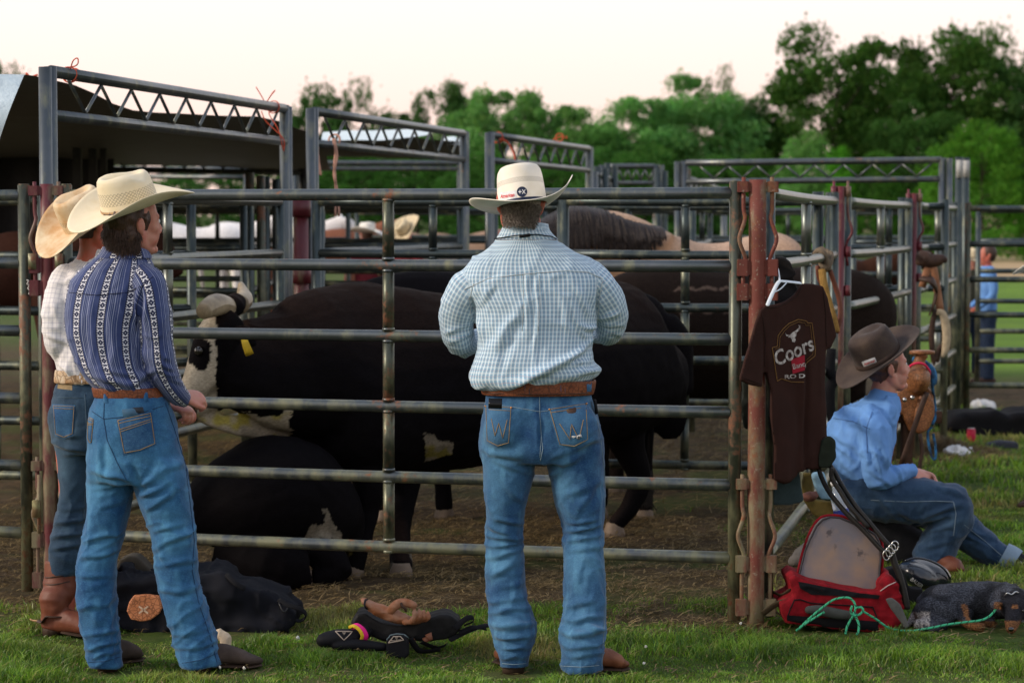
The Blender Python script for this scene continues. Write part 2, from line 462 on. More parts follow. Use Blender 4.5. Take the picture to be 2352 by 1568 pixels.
# ------------------------------------------------------------------ ground
def ground_h(x, y):
    p = np.stack([x, y, np.zeros_like(x)], 1)
    near = np.exp(-np.maximum(y - 24, 0) / 10)
    d = dirt_mask(x, y)
    return near * (.018 * fbm(p * 1.3, 2, 3) + d * .022 * fbm(p * 6, 3, 5) + .006 * fbm(p * 9, 2, 8)) + np.maximum(y - 130, 0) * .004
def dirt_mask(x, y):
    """1 where the turf is worn to hay and dirt: under and behind the panels"""
    p = np.stack([x, y, np.zeros_like(x)], 1)
    w = .32 * fbm(p * 1.1, 3, 11) + .12 * fbm(p * 6, 2, 17)
    front = 9.95 + .0 * x + w - .10 * np.clip(x, -3, 1)
    m = sstep(y + .10 * fbm(p * 14, 2, 19), front - .34, front + .34)
    m = m * (1 - .55 * sstep(fbm(p * 2.3, 3, 23), .05, .4))
    xr = 1.08 + .245 * (y - 10) + w * .5            # right-hand fence line
    edge = sstep(xr - x, -.25, .12)
    m = m * edge
    m2 = sstep(y, 21.3, 22.0) * (1 - sstep(y, 24.6, 25.6))          # dirt strip beyond the far gate
    m2 = m2 * sstep(x, 3.2, 3.6)
    hay = np.exp(-(((x - 3.15) / .35) ** 2 + ((y - 17.6) / .8) ** 2))
    far = sstep(y, 66, 74) * sstep(x / np.maximum(y, 1), .165, .18)
    inner = m * (1 - sstep(y, 30, 36))
    return np.clip(np.maximum(np.maximum(inner, m2), np.maximum(hay, far)), 0, 1)
xs = np.concatenate([np.linspace(-900, -60, 12), np.linspace(-50, -5, 16), np.arange(-4.5, 6.0, .045), np.linspace(6.2, 50, 18), np.linspace(60, 900, 12)])
ys = np.concatenate([np.linspace(-200, 0, 8), np.linspace(2, 7.5, 8), np.arange(7.8, 14, .04), np.arange(14, 26, .09), np.linspace(26.5, 60, 24), np.linspace(64, 220, 40), np.linspace(240, 1600, 14)])
XX, YY = np.meshgrid(xs, ys, indexing='ij'); gx = XX.ravel(); gy = YY.ravel()
gz = ground_h(gx, gy); nx, ny = len(xs), len(ys)
i, j = np.meshgrid(np.arange(nx - 1), np.arange(ny - 1), indexing='ij'); i = i.ravel(); j = j.ravel()
gF = np.stack([i * ny + j, (i + 1) * ny + j, (i + 1) * ny + j + 1, i * ny + j + 1], 1)
gd = dirt_mask(gx, gy)
t = NT('ground_soil'); o = t.obj()
msk = t.n('Attribute', attribute_name='Col').outputs[0]
sp = t.n('SeparateColor', {0: msk}); dm = sp.outputs[0]; fm = sp.outputs[1]
n1 = t.noise(o, 9, 6, .7); n2 = t.noise(o, 1.4, 4, .6); n3 = t.noise(t.mapv(o, (60, 160, 60)), 1, 4, .7)
green = t.mix(t.ramp(n1, [(.3, 0.), (.7, 1.)]), (.030, .062, .010), (.085, .13, .022))
green = t.mix(t.ramp(n2, [(.45, 0.), (.62, 1.)]), green, (.085, .10, .03))
dirt = t.mix(t.ramp(n1, [(.35, 0.), (.7, 1.)]), (.045, .030, .017), (.135, .090, .048))
dirt = t.mix(t.ramp(n3, [(.55, 0.), (.72, .7)]), dirt, (.20, .14, .065))
dirt = t.mix(t.ramp(n2, [(.45, 0.), (.7, .5)]), dirt, (.055, .060, .020))
c = t.mix(dm, green, dirt)
farc = t.mix(t.ramp(t.noise(o, .08, 4), [(.4, 0.), (.6, 1.)]), (.42, .30, .17), (.30, .24, .11))
c = t.mix(fm, c, farc)
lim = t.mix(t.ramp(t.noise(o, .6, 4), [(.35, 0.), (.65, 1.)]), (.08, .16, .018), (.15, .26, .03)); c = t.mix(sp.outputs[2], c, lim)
ground_mat = t.bsdf(c, .95, 0, t.bump(t.math('ADD', n1, n3), .8, .02), .15)
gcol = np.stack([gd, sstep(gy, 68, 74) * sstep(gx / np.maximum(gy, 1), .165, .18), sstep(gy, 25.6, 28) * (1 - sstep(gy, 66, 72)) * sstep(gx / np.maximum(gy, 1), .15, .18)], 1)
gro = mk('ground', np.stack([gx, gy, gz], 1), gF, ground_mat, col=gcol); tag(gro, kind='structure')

# ---- grass and straw
def blades(n, X, Y, hgt, wid, lean, dark=0.0, seed=1):
    r = np.random.default_rng(seed); Z = ground_h(X, Y)
    a = r.uniform(0, 2 * np.pi, n); b = r.uniform(0, 2 * np.pi, n)
    h = hgt * r.uniform(.45, 1.25, n); w = wid * r.uniform(.6, 1.3, n)
    dx, dy = np.cos(a) * w / 2, np.sin(a) * w / 2; lx, ly = np.cos(b) * lean * h * r.uniform(.1, 1.2, n), np.sin(b) * lean * h * r.uniform(.1, 1.2, n)
    z0 = Z - .006
    V = np.stack([np.stack([X - dx, Y - dy, z0], 1), np.stack([X + dx, Y + dy, z0], 1),
                  np.stack([X + dx * .8 + lx * .35, Y + dy * .8 + ly * .35, z0 + h * .55], 1), np.stack([X - dx * .8 + lx * .35, Y - dy * .8 + ly * .35, z0 + h * .55], 1),
                  np.stack([X + lx, Y + ly, z0 + h * (1 - .25 * lean)], 1)], 1).reshape(-1, 3)
    k = np.arange(n) * 5
    return V, [np.stack([k, k + 1, k + 2, k + 3], 1), np.stack([k + 3, k + 2, k + 4], 1)]
t = NT('grass_blade'); cc = t.n('Attribute', attribute_name='Col').outputs[0]
d = t.n('BsdfDiffuse', {0: cc, 1: .6}); tr = t.n('BsdfTranslucent', {0: cc})
gl = t.n('BsdfGlossy', {0: (.6, .65, .6, 1), 1: .45}); m1 = t.n('MixShader', {0: .4, 1: d, 2: tr}); m2 = t.n('MixShader', {0: .05, 1: m1, 2: gl})
t.t.links.new(m2.outputs[0], t.out.inputs[0]); grass_mat = t.m
def grass_cols(n, X, Y, seed):
    r = np.random.default_rng(seed)
    p = np.stack([X, Y, X * 0], 1); k = fbm(p * 1.6, 3, 31) * .5 + .5; q = r.uniform(0, 1, n)
    g = A([.055, .155, .010]) * (1 - q[:, None]) + A([.21, .34, .032]) * q[:, None]
    y = A([.34, .26, .09]); dry = sstep(k, .55, .8) * .6 + (r.uniform(0, 1, n) < .08) * .6
    c = g * (1 - dry[:, None]) + y * dry[:, None]
    return np.repeat(c * (r.uniform(.6, 1.3, n) * (.75 + .5 * sstep(fbm(p * 9, 2, 77), -.3, .4)))[:, None], 5, 0)
def scatter(n, x0, x1, y0, y1, keep, seed):
    r = np.random.default_rng(seed); X = r.uniform(x0, x1, n); Y = r.uniform(y0, y1, n)
    k = r.uniform(0, 1, n) < keep(X, Y); return X[k], Y[k]
def clump(X, Y): return .25 + .75 * sstep(fbm(np.stack([X, Y, X * 0], 1) * 7, 2, 41), -.35, .3)
# turf trodden flat round boots and gear
TREAD = [(*gnd(px, py)[:2], r_) for px, py, r_ in ((1175, 1545, .16), (1335, 1550, .18), (1410, 1552, .16), (245, 1548, .16), (300, 1548, .14), (445, 1545, .18), (540, 1545, .18), (140, 1470, .25), (430, 1470, .35), (850, 1490, .25), (1010, 1490, .25), (1900, 1450, .3), (2150, 1445, .3), (2300, 1455, .3), (520, 1515, .12), (1740, 1442, .12))]
g = G(); cl = []
def addg(n, x0, x1, y0, y1, h, w, lean, seed):
    X, Y = scatter(n, x0, x1, y0, y1, lambda X, Y: (1 - dirt_mask(X, Y)) * clump(X, Y), seed)
    tall = .45 + 1.0 * sstep(fbm(np.stack([X, Y, X * 0], 1) * 3.2, 2, 43), -.3, .4)
    tr_ = np.ones(len(X))
    for bx, by, br in TREAD: tr_ = np.minimum(tr_, .35 + .65 * sstep(np.hypot(X - bx, Y - by), br * .5, br))
    V, F = blades(len(X), X, Y, h * tall * tr_, w, lean, seed=seed); g.add(V, F); cl.append(grass_cols(len(X), X, Y, seed))
addg(260000, -2.4, 2.5, 8.3, 10.6, .042, .0038, .9, 1)
addg(130000, 1.0, 3.6, 10.0, 14.0, .046, .006, .9, 2)
addg(90000, 1.8, 5.4, 14.0, 24.0, .06, .009, .8, 3)
g.mk('grass', grass_mat, col=np.concatenate(cl)); tag(bpy.data.objects['grass'], 'short green lawn grass with dry tufts in front of the pens', 'grass', kind='stuff')
# dead hay lying on the dirt
def straw(n, x0, x1, y0, y1, keep, seed, L=.07):
    r = np.random.default_rng(seed); X, Y = scatter(n, x0, x1, y0, y1, keep, seed); n = len(X)
    a = r.uniform(0, np.pi, n); l = L * r.uniform(.3, 1.5, n); w = r.uniform(.0012, .003, n); Z = ground_h(X, Y) + r.uniform(.002, .022, n); tz = r.normal(0, .25, n) * l
    ux, uy = np.cos(a), np.sin(a); bend = r.normal(0, .12, n) * l
    V = np.stack([np.stack([X - ux * l / 2 - uy * w, Y - uy * l / 2 + ux * w, Z - tz / 2], 1), np.stack([X - ux * l / 2 + uy * w, Y - uy * l / 2 - ux * w, Z - tz / 2], 1),
                  np.stack([X - uy * (bend - w), Y + ux * (bend - w), Z + .004], 1), np.stack([X - uy * (bend + w), Y + ux * (bend + w), Z + .006], 1),
                  np.stack([X + ux * l / 2, Y + uy * l / 2, Z + tz / 2], 1)], 1).reshape(-1, 3)
    k = np.arange(n) * 5
    q = r.uniform(0, 1, n)[:, None]; c = A([.10, .07, .03]) * (1 - q) + A([.46, .33, .15]) * q * q + A([.10, .05, .02]) * (1 - q) * q
    return V, [np.stack([k, k + 1, k + 2, k + 3], 1), np.stack([k + 3, k + 2, k + 4], 1)], np.repeat(c, 5, 0)
g = G(); cl = []
for a_ in ((70000, -3, 2.4, 9.3, 13.5, lambda X, Y: sstep(dirt_mask(X, Y), .05, .5) * clump(Y, X), 5, .055), (30000, -3, 4, 13.5, 22, lambda X, Y: dirt_mask(X, Y), 6, .1),
           (5000, -2.4, 2.4, 8.5, 10, lambda X, Y: .4 + 0 * X, 9, .05), (14000, 2.7, 3.6, 16.5, 18.8, lambda X, Y: dirt_mask(X, Y), 8, .12)):
    V, F, c = straw(*a_); g.add(V, F); cl.append(c)
g.mk('straw_litter', grass_mat, col=np.concatenate(cl)); tag(bpy.data.objects['straw_litter'], 'loose dead hay littering the brown dirt of the pens', 'hay', kind='stuff')
# a few white clover heads
fw = plain('clover_white', (.75, .74, .68), .8)
for k, (px, py) in enumerate(((505, 1549), (560, 1556), (1478, 1544), (1482, 1497), (1700, 1446))):
    b = gnd(px, py); b[2] = ground_h(b[:1], b[1:2])[0]; h = .03 + .006 * (k % 3)
    f_ = thing('clover_flower', 'small white clover head in the lawn', 'flower', b, 'white clover heads in the lawn')
    tubeV = tube([b, b + A([.002, 0, h])], .0012, 5, 1); G().add(*tubeV).mk('stem', grass_mat, f_, col=np.tile(A([[.05, .12, .03]]), (len(tubeV[0]), 1)))
    g = G()
    for q in range(14):
        v = rng.normal(0, 1, 3); v /= np.linalg.norm(v); g.add(*ball(b + A([.002, 0, h]) + v * .004, (.0022, .0022, .0032), n=6))
    g.mk('bloom', fw, f_)
# ------------------------------------------------------------------ steel pipe materials
def steel(name, base, rust=.5, rustc=(.16, .055, .022), metal=.75, rough=.42, spots=None, bk=.10, rv=.25, joint=None):
    t = NT(name); o = t.obj()
    n = t.noise(o, 5, 6, .7); n2 = t.noise(o, 26, 5, .7); n3 = t.noise(t.mapv(o, (3, 3, 1.2)), 4, 5, .65)
    base = A(base, float)
    c = t.mix(t.ramp(n, [(.3, 0.), (.7, 1.)]), tuple(base), tuple(base * A([.62, .70, .62])))
    oz = t.n('SeparateXYZ', {0: o}).outputs[2]; low_ = t.math('MULTIPLY', t.math('SUBTRACT', 1.25, oz), .16, clamp=True); dust = t.ramp(t.math('ADD', n3, low_), [(.52, 0.), (.74, .72)]); c = t.mix(dust, c, (.21, .21, .115))
    rsrc = t.math('ADD', t.math('MULTIPLY', n, .55), t.math('MULTIPLY', n2, .45))
    if joint is not None:
        jx = t.math('ABSOLUTE', t.math('SUBTRACT', t.n('SeparateXYZ', {0: o}).outputs[0], joint)); rsrc = t.math('ADD', rsrc, t.math('MULTIPLY', t.math('SUBTRACT', .16, jx, clamp=True), .5))
    rm = t.ramp(rsrc, [(max(.02, .66 - .22 * rust), 0.), (.74 - .2 * rust, 1.)])
    rc = t.mix(t.ramp(n2, [(.4, 0.), (.65, 1.)]), rustc, tuple(A(rustc) * A([1.35, 1.35, 1.3])))
    c = t.mix(rm, c, rc)
    if spots: c = t.mix(t.ramp(t.noise(o, 70, 3), [(.62, 0.), (.68, 1.)]), c, spots)
    ro = t.math('ADD', t.math('MULTIPLY', rm, .35), t.math('ADD', rough, t.math('MULTIPLY', t.math('SUBTRACT', n2, .5), rv)), clamp=True)
    me = t.math('MULTIPLY', t.math('SUBTRACT', 1.0, t.math('MAXIMUM', rm, dust)), metal)
    return t.bsdf(c, ro, me, t.bump(n2, bk, .0015), .5)
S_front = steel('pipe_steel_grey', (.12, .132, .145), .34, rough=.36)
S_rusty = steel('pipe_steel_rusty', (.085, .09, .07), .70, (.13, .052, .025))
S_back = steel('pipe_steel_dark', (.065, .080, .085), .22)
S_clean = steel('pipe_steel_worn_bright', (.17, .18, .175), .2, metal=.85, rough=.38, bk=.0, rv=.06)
P_red = steel('post_paint_wine_red', (.115, .012, .02), .35, (.10, .03, .02), metal=.0, rough=.5)
P_rust = steel('post_paint_flaking_rust', (.155, .030, .018), .62, (.15, .060, .030), metal=0, rough=.7, spots=(.22, .16, .12))
black_steel = steel('pipe_black', (.022, .022, .022), .05, metal=.2, rough=.6)

RAILZ = [1.786 - k * .3012 for k in range(6)]
SPC = 0
def gz_(x, y): return float(ground_h(A([x]), A([y]))[0])
def panel(p0, p1, label, mat=S_back, mids=(.5,), r=.0255, postr=.027, top=1.83, rails=RAILZ, postmat=None, z0=(0, 0), parts=True, group='steel pipe livestock panels', foot=.02, n=14, name='livestock_fence', midmat=None, railr=None):
    p0 = A([p0[0], p0[1], 0.]); p1 = A([p1[0], p1[1], 0.]); d = (p1 - p0) / np.linalg.norm(p1 - p0)
    T = thing(name, label, 'fence panel', p0, group)
    pm = postmat or mat
    for q, pp, dz in ((0, p0, z0[0]), (1, p1, z0[1])):
        V = tube([pp + [0, 0, foot], pp + [0, 0, top + dz]], postr, n, 1)
        g = G().add(*V).add(*tube([pp + [0, 0, top + dz], pp + [0, 0, top + dz + .006]], [postr, postr * .8], n, 1))
        g.mk('end_post', pm[q] if isinstance(pm, tuple) else pm, T)
    for k, z in enumerate(rails):
        a = p0 + d * postr * .6 + [0, 0, z + z0[0]]; b = p1 - d * postr * .6 + [0, 0, z + z0[1]]
        L = np.linalg.norm(b - a); ns = max(2, int(L / .5)); ts = np.linspace(0, 1, ns + 1)
        pts = [a + (b - a) * s_ + A([0, 0, -.004 * math.sin(math.pi * s_) * (1 + .5 * math.sin(k * 7 + p0[0]))]) for s_ in ts]
        g = G().add(*tube(pts, railr or r, n, 2))
        for m_ in mids:       # weld beads
            c = a + (b - a) * m_
            for s in (-1, 1):
                if 0 < k or s < 0: g.add(*tube([c + A([0, 0, s * r * .8]), c + A([0, 0, s * r * 1.25])], [postr * 1.03, postr * .96], n, 1))
        g.mk('rail', mat, T)
    for m_ in mids:
        c = p0 + (p1 - p0) * m_; zz = z0[0] + (z0[1] - z0[0]) * m_
        for k in range(len(rails) - 1):
            G().add(*tube([c + A([0, 0, rails[k + 1] + zz + r * .7]), c + A([0, 0, rails[k] + zz - r * .7])], postr * .92, n, 1)).mk('upright', midmat or mat, T)
    return T
X0 = lambda px, Y: (px - 1176) / FPX * Y
# front line: from left, the panel cut by the frame, then the long panel everyone leans on
YL, YR = 10.72, 9.98
def Yf(px): return 10.78 + (9.95 - 10.78) * px / 1690
pA = at(55, 500, Yf(55)); pB = at(152, 500, Yf(152) + .02); pC = at(1690, 500, 9.95)
panel((pA[0] - 3.0, pA[1] + 1.2), (pA[0], pA[1]), 'pipe panel at the far left with a heavily rusted end post', S_front, (.5,), postmat=(S_front, S_rusty))
mid = (X0(892, 10.34) - pB[0]) / (pC[0] - pB[0])
S_joint = steel('pipe_steel_grey_joint', (.12, .132, .145), .34, rough=.36, joint=float((pC[0] - pB[0]) * mid))
front = panel((pB[0], pB[1]), (pC[0], pC[1]), 'long grey pipe panel the three standing men look over, with one upright between the rails', S_joint, (mid,), postmat=(S_rusty, S_rusty), midmat=S_rusty)

# pinned posts with sleeves and bent drop rods
def pin_post(px, Y, ztop, zbot, r, mat, label, side=1, name='hinge_post', slots=(1.80, 1.56, 1.28), rodmat=None):
    c = A([X0(px, Y), Y, 0.]); T = thing(name, label, 'post', c)
    g = G().add(*tube([c + [0, 0, zbot], c + [0, 0, zbot + .5], c + [.002, 0, ztop * .6], c + [0, 0, ztop]], r, 20, 3)); g.mk('post', mat, T)
    for s in (-1, 1):
        rr = r + .022; x = s * rr
        for zt, zb in ((ztop - .03, ztop - .48), (ztop - 1.25, ztop - 1.78)):
            q = c + A([x, -.012, 0])
            pts = [q + [0, 0, zt + .04], q + [0, 0, zt - .09], q + [-s * .006, -.006, zt - .13], q + [s * .014, -.014, zt - .19], q + [s * .018, -.014, zt - .215], q + [s * .012, -.014, zt - .24], q + [-s * .010, -.004, zt - .30], q + [0, 0, zt - .34], q + [0, 0, zb]]
            G().add(*tube(pts, .0085, 10, 3)).mk('drop_rod', rodmat or mat, T)
            for z in (zt, zt - .33, zb + .02):
                g = G()
                hh = .022 if z == zt else .035
                g.add(*box(q + [s * .003, .004, z], (.040, .038, hh * 2))); g.add(*box(c + A([s * (r + .004), -.004, z]), (.03, .030, hh * 1.7)))
                g.add(*box(q + [s * .003, .004, z], (.034, .044, hh * 1.9))).add(*box(q + [s * .003, .004, z], (.046, .032, hh * 1.9))); g.mk('sleeve', mat, T, smooth=False)
    return T
pin_post(110, Yf(110) - .0, 1.835, -.03, .031, P_red, 'dark red painted pin post under the tall frame at left', name='pin_post')
pin_post(1739, 9.93, 1.84, -.03, .036, P_rust, 'rusty orange pin post to the right of the long front panel', name='pin_post')

# receding panels on the right
c0 = (X0(1766, 10.02), 10.04); c1 = (X0(1915, 13.6), 13.6); c2 = (X0(1944, 13.85), 13.85); c3 = (X0(2086, 16.9), 16.9); c4 = (X0(2107, 17.1), 17.1); c5 = (X0(2192, 20.4), 20.4)
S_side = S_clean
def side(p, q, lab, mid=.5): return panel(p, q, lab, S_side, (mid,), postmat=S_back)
side(c0, c1, 'bright pipe panel running back from the rusty post behind the hanging shirt')
side(c2, c3, 'bright pipe panel in the right-hand fence between the two wine red posts')
side(c4, c5, 'farthest panel of the right-hand fence, ending at the tall grey posts')
def red_post(px, Y, lab):
    c = A([X0(px, Y), Y - .02, 0.]); T = thing('pin_post', lab, 'post', c)
    G().add(*tube([c, c + [0, 0, 1.87]], .022, 16, 1)).mk('post', P_red, T)
    for s in (-1, 1):
        q = c + A([s * .04, 0, 0]); pts = [q + [0, 0, 1.90], q + [0, 0, 1.72], q + [s * .02, -.01, 1.64], q + [s * .02, -.01, 1.60], q + [-s * .008, 0, 1.54], q + [0, 0, 1.42]]
        G().add(*tube(pts, .008, 8, 3)).mk('drop_rod', P_red, T)
        for z in (1.84, 1.5, 1.28): G().add(*tube([q + [0, 0, z - .03], q + [0, 0, z + .03]], .018, 10, 1)).mk('sleeve', P_red, T)
red_post(1929, 13.72, 'wine red pin post behind the hanging brown shirt')
red_post(2097, 17.0, 'wine red pin post behind the seated man')

# back of the near pen
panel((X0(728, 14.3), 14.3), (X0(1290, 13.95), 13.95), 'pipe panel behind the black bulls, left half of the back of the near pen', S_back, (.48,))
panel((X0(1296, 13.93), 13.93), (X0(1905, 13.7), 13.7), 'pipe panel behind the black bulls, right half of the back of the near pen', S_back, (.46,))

# tall overhead frames with trussed tops, and the low panels that hang in them
S_frame = steel('pipe_steel_frame', (.115, .125, .14), .30, rough=.36, bk=.04)
def frame(a, b, za, zb, drop, label, nz=8, r=.028, mat=S_frame, pr=.030, double=True, low=True, lowlab=None, web=.009):
    a = A([a[0], a[1], 0.]); b = A([b[0], b[1], 0.]); d = (b - a) / np.linalg.norm(b - a); T = thing('overhead_frame', label, 'frame', a, 'tall frames with trussed top bars')
    for pp, z, s in ((a, za, -1), (b, zb, 1)):
        G().add(*tube([pp, pp + [0, 0, z + .02]], pr, 16, 1)).mk('post', mat, T)
        if double: G().add(*tube([pp + d * s * pr * 2.03, pp + d * s * pr * 2.03 + [0, 0, z + .015]], pr * .98, 16, 1)).mk('post', mat, T)
    A1, B1 = a + [0, 0, za], b + [0, 0, zb]; A2, B2 = A1 - [0, 0, drop], B1 - [0, 0, drop]
    G().add(*tube([A1 + d * .01, B1 - d * .01], r, 16, 4)).mk('top_bar', mat, T)
    G().add(*tube([A2 + d * .01, B2 - d * .01], r * .92, 16, 4)).mk('lower_bar', mat, T)
    for k in range(nz):
        t0, t1, t2 = (.06 + .9 * k / nz), (.06 + .9 * (k + .5) / nz), (.06 + .9 * (k + 1) / nz)
        u0, u1, u2 = A1 + (B1 - A1) * t0 - [0, 0, r], A2 + (B2 - A2) * t1 + [0, 0, r * .9], A1 + (B1 - A1) * t2 - [0, 0, r]
        G().add(*tube([u0, u1], web, 6, 1)).add(*tube([u1, u2], web, 6, 1)).mk('truss_rod', mat, T)
    return T
F1a = (X0(120, 10.86), 10.86); F1b = (X0(655, 14.4), 14.4)
F2a = (X0(722, 14.75), 14.75); F2b = (X0(1065, 18.4), 18.4)
F3a = (X0(1127, 18.7), 18.7); F3b = (X0(1352, 22.2), 22.2)
frame(F1a, F1b, 2.34, 2.34, .195, 'nearest and tallest trussed frame, over the left alley with red twine on its bar')
frame(F2a, F2b, 2.34, 2.34, .195, 'second trussed frame back, with pale twine hanging from its bar')
frame(F3a, F3b, 2.34, 2.34, .195, 'third trussed frame back, just left of the standing man\'s white hat', nz=8)
for (a, b, l) in ((F1a, F1b, 'gate of the left alley under the nearest trussed frame'), (F2a, F2b, 'gate under the second trussed frame'), (F3a, F3b, 'gate under the third trussed frame')):
    a = A([*a]); b = A([*b]); d = (b - a) / np.linalg.norm(b - a)
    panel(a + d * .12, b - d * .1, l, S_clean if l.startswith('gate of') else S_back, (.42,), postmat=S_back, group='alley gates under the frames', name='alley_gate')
frame((X0(1366, 22.6), 22.6), (X0(1412, 26), 26), 2.12, 2.12, .17, 'short sunlit trussed frame behind the white hat brim', nz=6)
frame((X0(1575, 21.2), 21.4), (X0(2176, 20.6), 20.9), 2.19, 2.205, .165, 'wide trussed frame across the background at right', nz=8)
frame((X0(1395, 26), 26), (X0(1505, 26), 26), 2.27, 2.27, .18, 'small trussed frame in the far background right of the hat', nz=5)
frame((X0(1570, 24), 24), (X0(1660, 34), 34), 2.12, 2.12, .2, 'narrow trussed frame running back behind the wide frame', nz=9)
frame((X0(1665, 34.3), 34.3), (X0(1740, 46), 46), 2.15, 2.0, .2, 'most distant trussed frame behind the wide frame', nz=9)
frame((X0(236, 28.5), 28.5), (X0(566, 27.5), 27.5), 2.30, 2.27, .09, 'low double bar frame behind the boys\' hats, under the tarp edge', nz=9, web=.006)
frame((X0(690, 29), 29), (X0(1056, 29), 29), 2.38, 2.38, .07, 'double bar frame behind the second frame\'s gate', nz=9, web=.006)
for px, Y, z, l in ((2200, 20.55, 2.22, 'tall grey post with a white tag at the end of the right-hand fence'), (2216, 21.9, 2.25, 'tall grey post behind the tagged post')):
    c = A([X0(px, Y), Y, 0.]); T = thing('tall_post', l, 'post', c)
    G().add(*tube([c, c + [0, 0, z]], .033, 14, 1)).mk('post', S_back, T)
    if 'tag' in l:
        G().add(*box(c + A([0, -.035, z - .10]), (.06, .004, .15))).mk('tag', plain('tag_white', (.42, .42, .40), .6), T)
# gates at right (far)
panel((X0(2222, 20.6), 20.6), (X0(2222, 20.6) + 3.0, 20.6), 'wide pipe gate at the right edge behind the black bags', S_back, (.52,), name='livestock_gate', group='pipe gates at the right edge', postmat=(S_rusty, S_back))
panel((X0(2246, 24.2), 24.2), (X0(2246, 24.2) + 3.0, 24.4), 'second pipe gate farther back at the right edge', S_back, (.5,), name='livestock_gate', group='pipe gates at the right edge')
# more pens behind: rows across and rows running back
rows = [((X0(180, 17.6), 17.6), (X0(560, 17.0), 17.0)), ((X0(575, 17.2), 17.2), (X0(640, 20.5), 20.5)), ((X0(190, 21), 21), (X0(575, 20.8), 20.8)), ((X0(740, 19.2), 19.2), (X0(1060, 18.9), 18.9)),
        ((X0(1130, 19), 19), (X0(1760, 18.6), 18.6)), ((X0(740, 24.0), 24.), (X0(1250, 24.0), 24.)), ((X0(1250, 24.4), 24.4), (X0(1900, 23.6), 23.6)), ((X0(1590, 19), 19), (X0(1630, 24), 24)),
        ((X0(200, 26), 26), (X0(800, 26), 26)), ((X0(1450, 31), 31), (X0(2180, 30), 30)), ((X0(820, 31), 31), (X0(1440, 31), 31)), ((X0(1910, 17.6), 17.6), (X0(2170, 17.8), 17.8)), ((X0(1960, 22.6), 22.6), (X0(2190, 22.6), 22.6)),
        ((X0(-120, 13.4), 13.4), (X0(98, 13.2), 13.2)), ((X0(150, 13.2), 13.2), (X0(440, 13.6), 13.6))]
desc = ['second row back behind the left cowboys', 'running back beside the left alley', 'third row back at left', 'behind the small white hat in the pens', 'behind the buckskin horse', 'far row left of the man in checks', 'far row behind the horse\'s croup',
        'running back behind the horse', 'last row at far left', 'last row at far right', 'last row in the middle', 'behind the right-hand fence, second row', 'behind the right-hand fence, third row', 'dark row under the tarp at the left edge', 'first row behind the left cowboys']
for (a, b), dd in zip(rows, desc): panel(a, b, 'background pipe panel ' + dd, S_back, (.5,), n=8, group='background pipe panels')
# clusters of doubled posts where pens meet
for k, (px, Y, h, w) in enumerate(((575, 17.3, 2.02, 2), (612, 18.6, 2.02, 2), (1510, 25.5, 2.23, 2), (1560, 22.5, 2.19, 2), (1372, 23, 2.2, 2), (1395, 25, 2.28, 2), (690, 14.9, 1.86, 1), (2072, 16.95, 1.84, 1), (1878, 13.75, 1.84, 1), (2180, 20.6, 1.82, 1))):
    c = A([X0(px, Y), Y, 0.]); T = thing('pen_post', 'grey pen post standing %s' % ['behind the patterned shirt man\'s hat', 'left of the second trussed frame', 'at the left end of the wide far frame', 'under the left end of the wide far frame', 'behind the third trussed frame', 'right of the third trussed frame, farther back', 'beside the dark red post in the alley', 'next to the wine red post behind the seated man', 'next to the hanging halter', 'at the end of the right-hand fence'][k], 'post', c, 'doubled posts where pens meet')
    for q in range(w): G().add(*tube([c + A([q * .075, q * .03, 0]), c + A([q * .075, q * .03, h - q * .02])], .032, 12, 1)).mk('post', S_back if k % 3 else S_rusty, T)
c = A([X0(692, 14.62), 14.62, 0.]); T = thing('pin_post', 'dark red pin post in the alley behind the long front panel', 'post', c)
G().add(*tube([c, c + [0, 0, 1.84]], .045, 14, 1)).mk('post', P_red, T)
for z in (1.35, 1.75, .9): G().add(*tube([c + [0, 0, z - .05], c + [0, 0, z + .05]], .06, 12, 1, power=4)).mk('sleeve', P_red, T)

# orange / pink baling twine
def strand(pts, r=.003, n=6, sub=6): return tube(pts, r, n, sub)
tw_o = plain('twine_orange', (.62, .10, .05), .8, var=.3); tw_p = plain('twine_pale_pink', (.60, .34, .26), .85, var=.3)
def twine(pl, mat, label, r=.003, loops=None):
    g = G()
    for P in pl: g.add(*strand([A(p) for p in P], r))
    V, F, U = g.get(); c = V.mean(0); return tag(mk('baling_twine', V, F, mat, uv=U, loc=c), label, 'twine', 'bits of baling twine tied on the frames')
def wrap(px, py, Y, rad, tilt=.3, n=12, dirv=(.19, .98, 0)):
    c = at(px, py, Y); d = A(dirv, float); d /= np.linalg.norm(d); s = np.cross(d, [0, 0, 1]); 
    return [c + s * rad * math.cos(a) + A([0, 0, 1]) * rad * math.sin(a) + d * tilt * rad * math.sin(a) for a in np.linspace(0, 2 * math.pi, n)]
twine([wrap(160, 172, 11.1, .034), wrap(166, 174, 11.15, .034, .9), [at(162, 158, 11.05), at(168, 140, 11), at(178, 134, 11), at(179, 146, 11), at(170, 153, 11.05), at(150, 155, 11.05)]], tw_o, 'red twine looped round the near end of the tallest frame')
twine([wrap(628, 246, 14.2, .036), [at(628, 255, 14.1), at(618, 262, 14.1), at(640, 300, 14.1), at(650, 345, 14.1)], [at(600, 255, 14.1), at(612, 280, 14.1), at(650, 318, 14.1), at(652, 348, 14.1)], [at(610, 238, 14.1), at(600, 220, 14.1), at(588, 200, 14.1)], [at(612, 236, 14.1), at(625, 215, 14.1), at(632, 208, 14.1), at(618, 225, 14.1)]], tw_o, 'red twine straggling from the far end of the tallest frame')
twine([[at(730, 330, 14.8), at(731, 370, 14.8), at(733, 402, 14.8)], [at(729, 340, 14.8), at(734, 380, 14.8), at(737, 403, 14.8)]], tw_p, 'pale pink twine hanging beside the second frame post', .006)
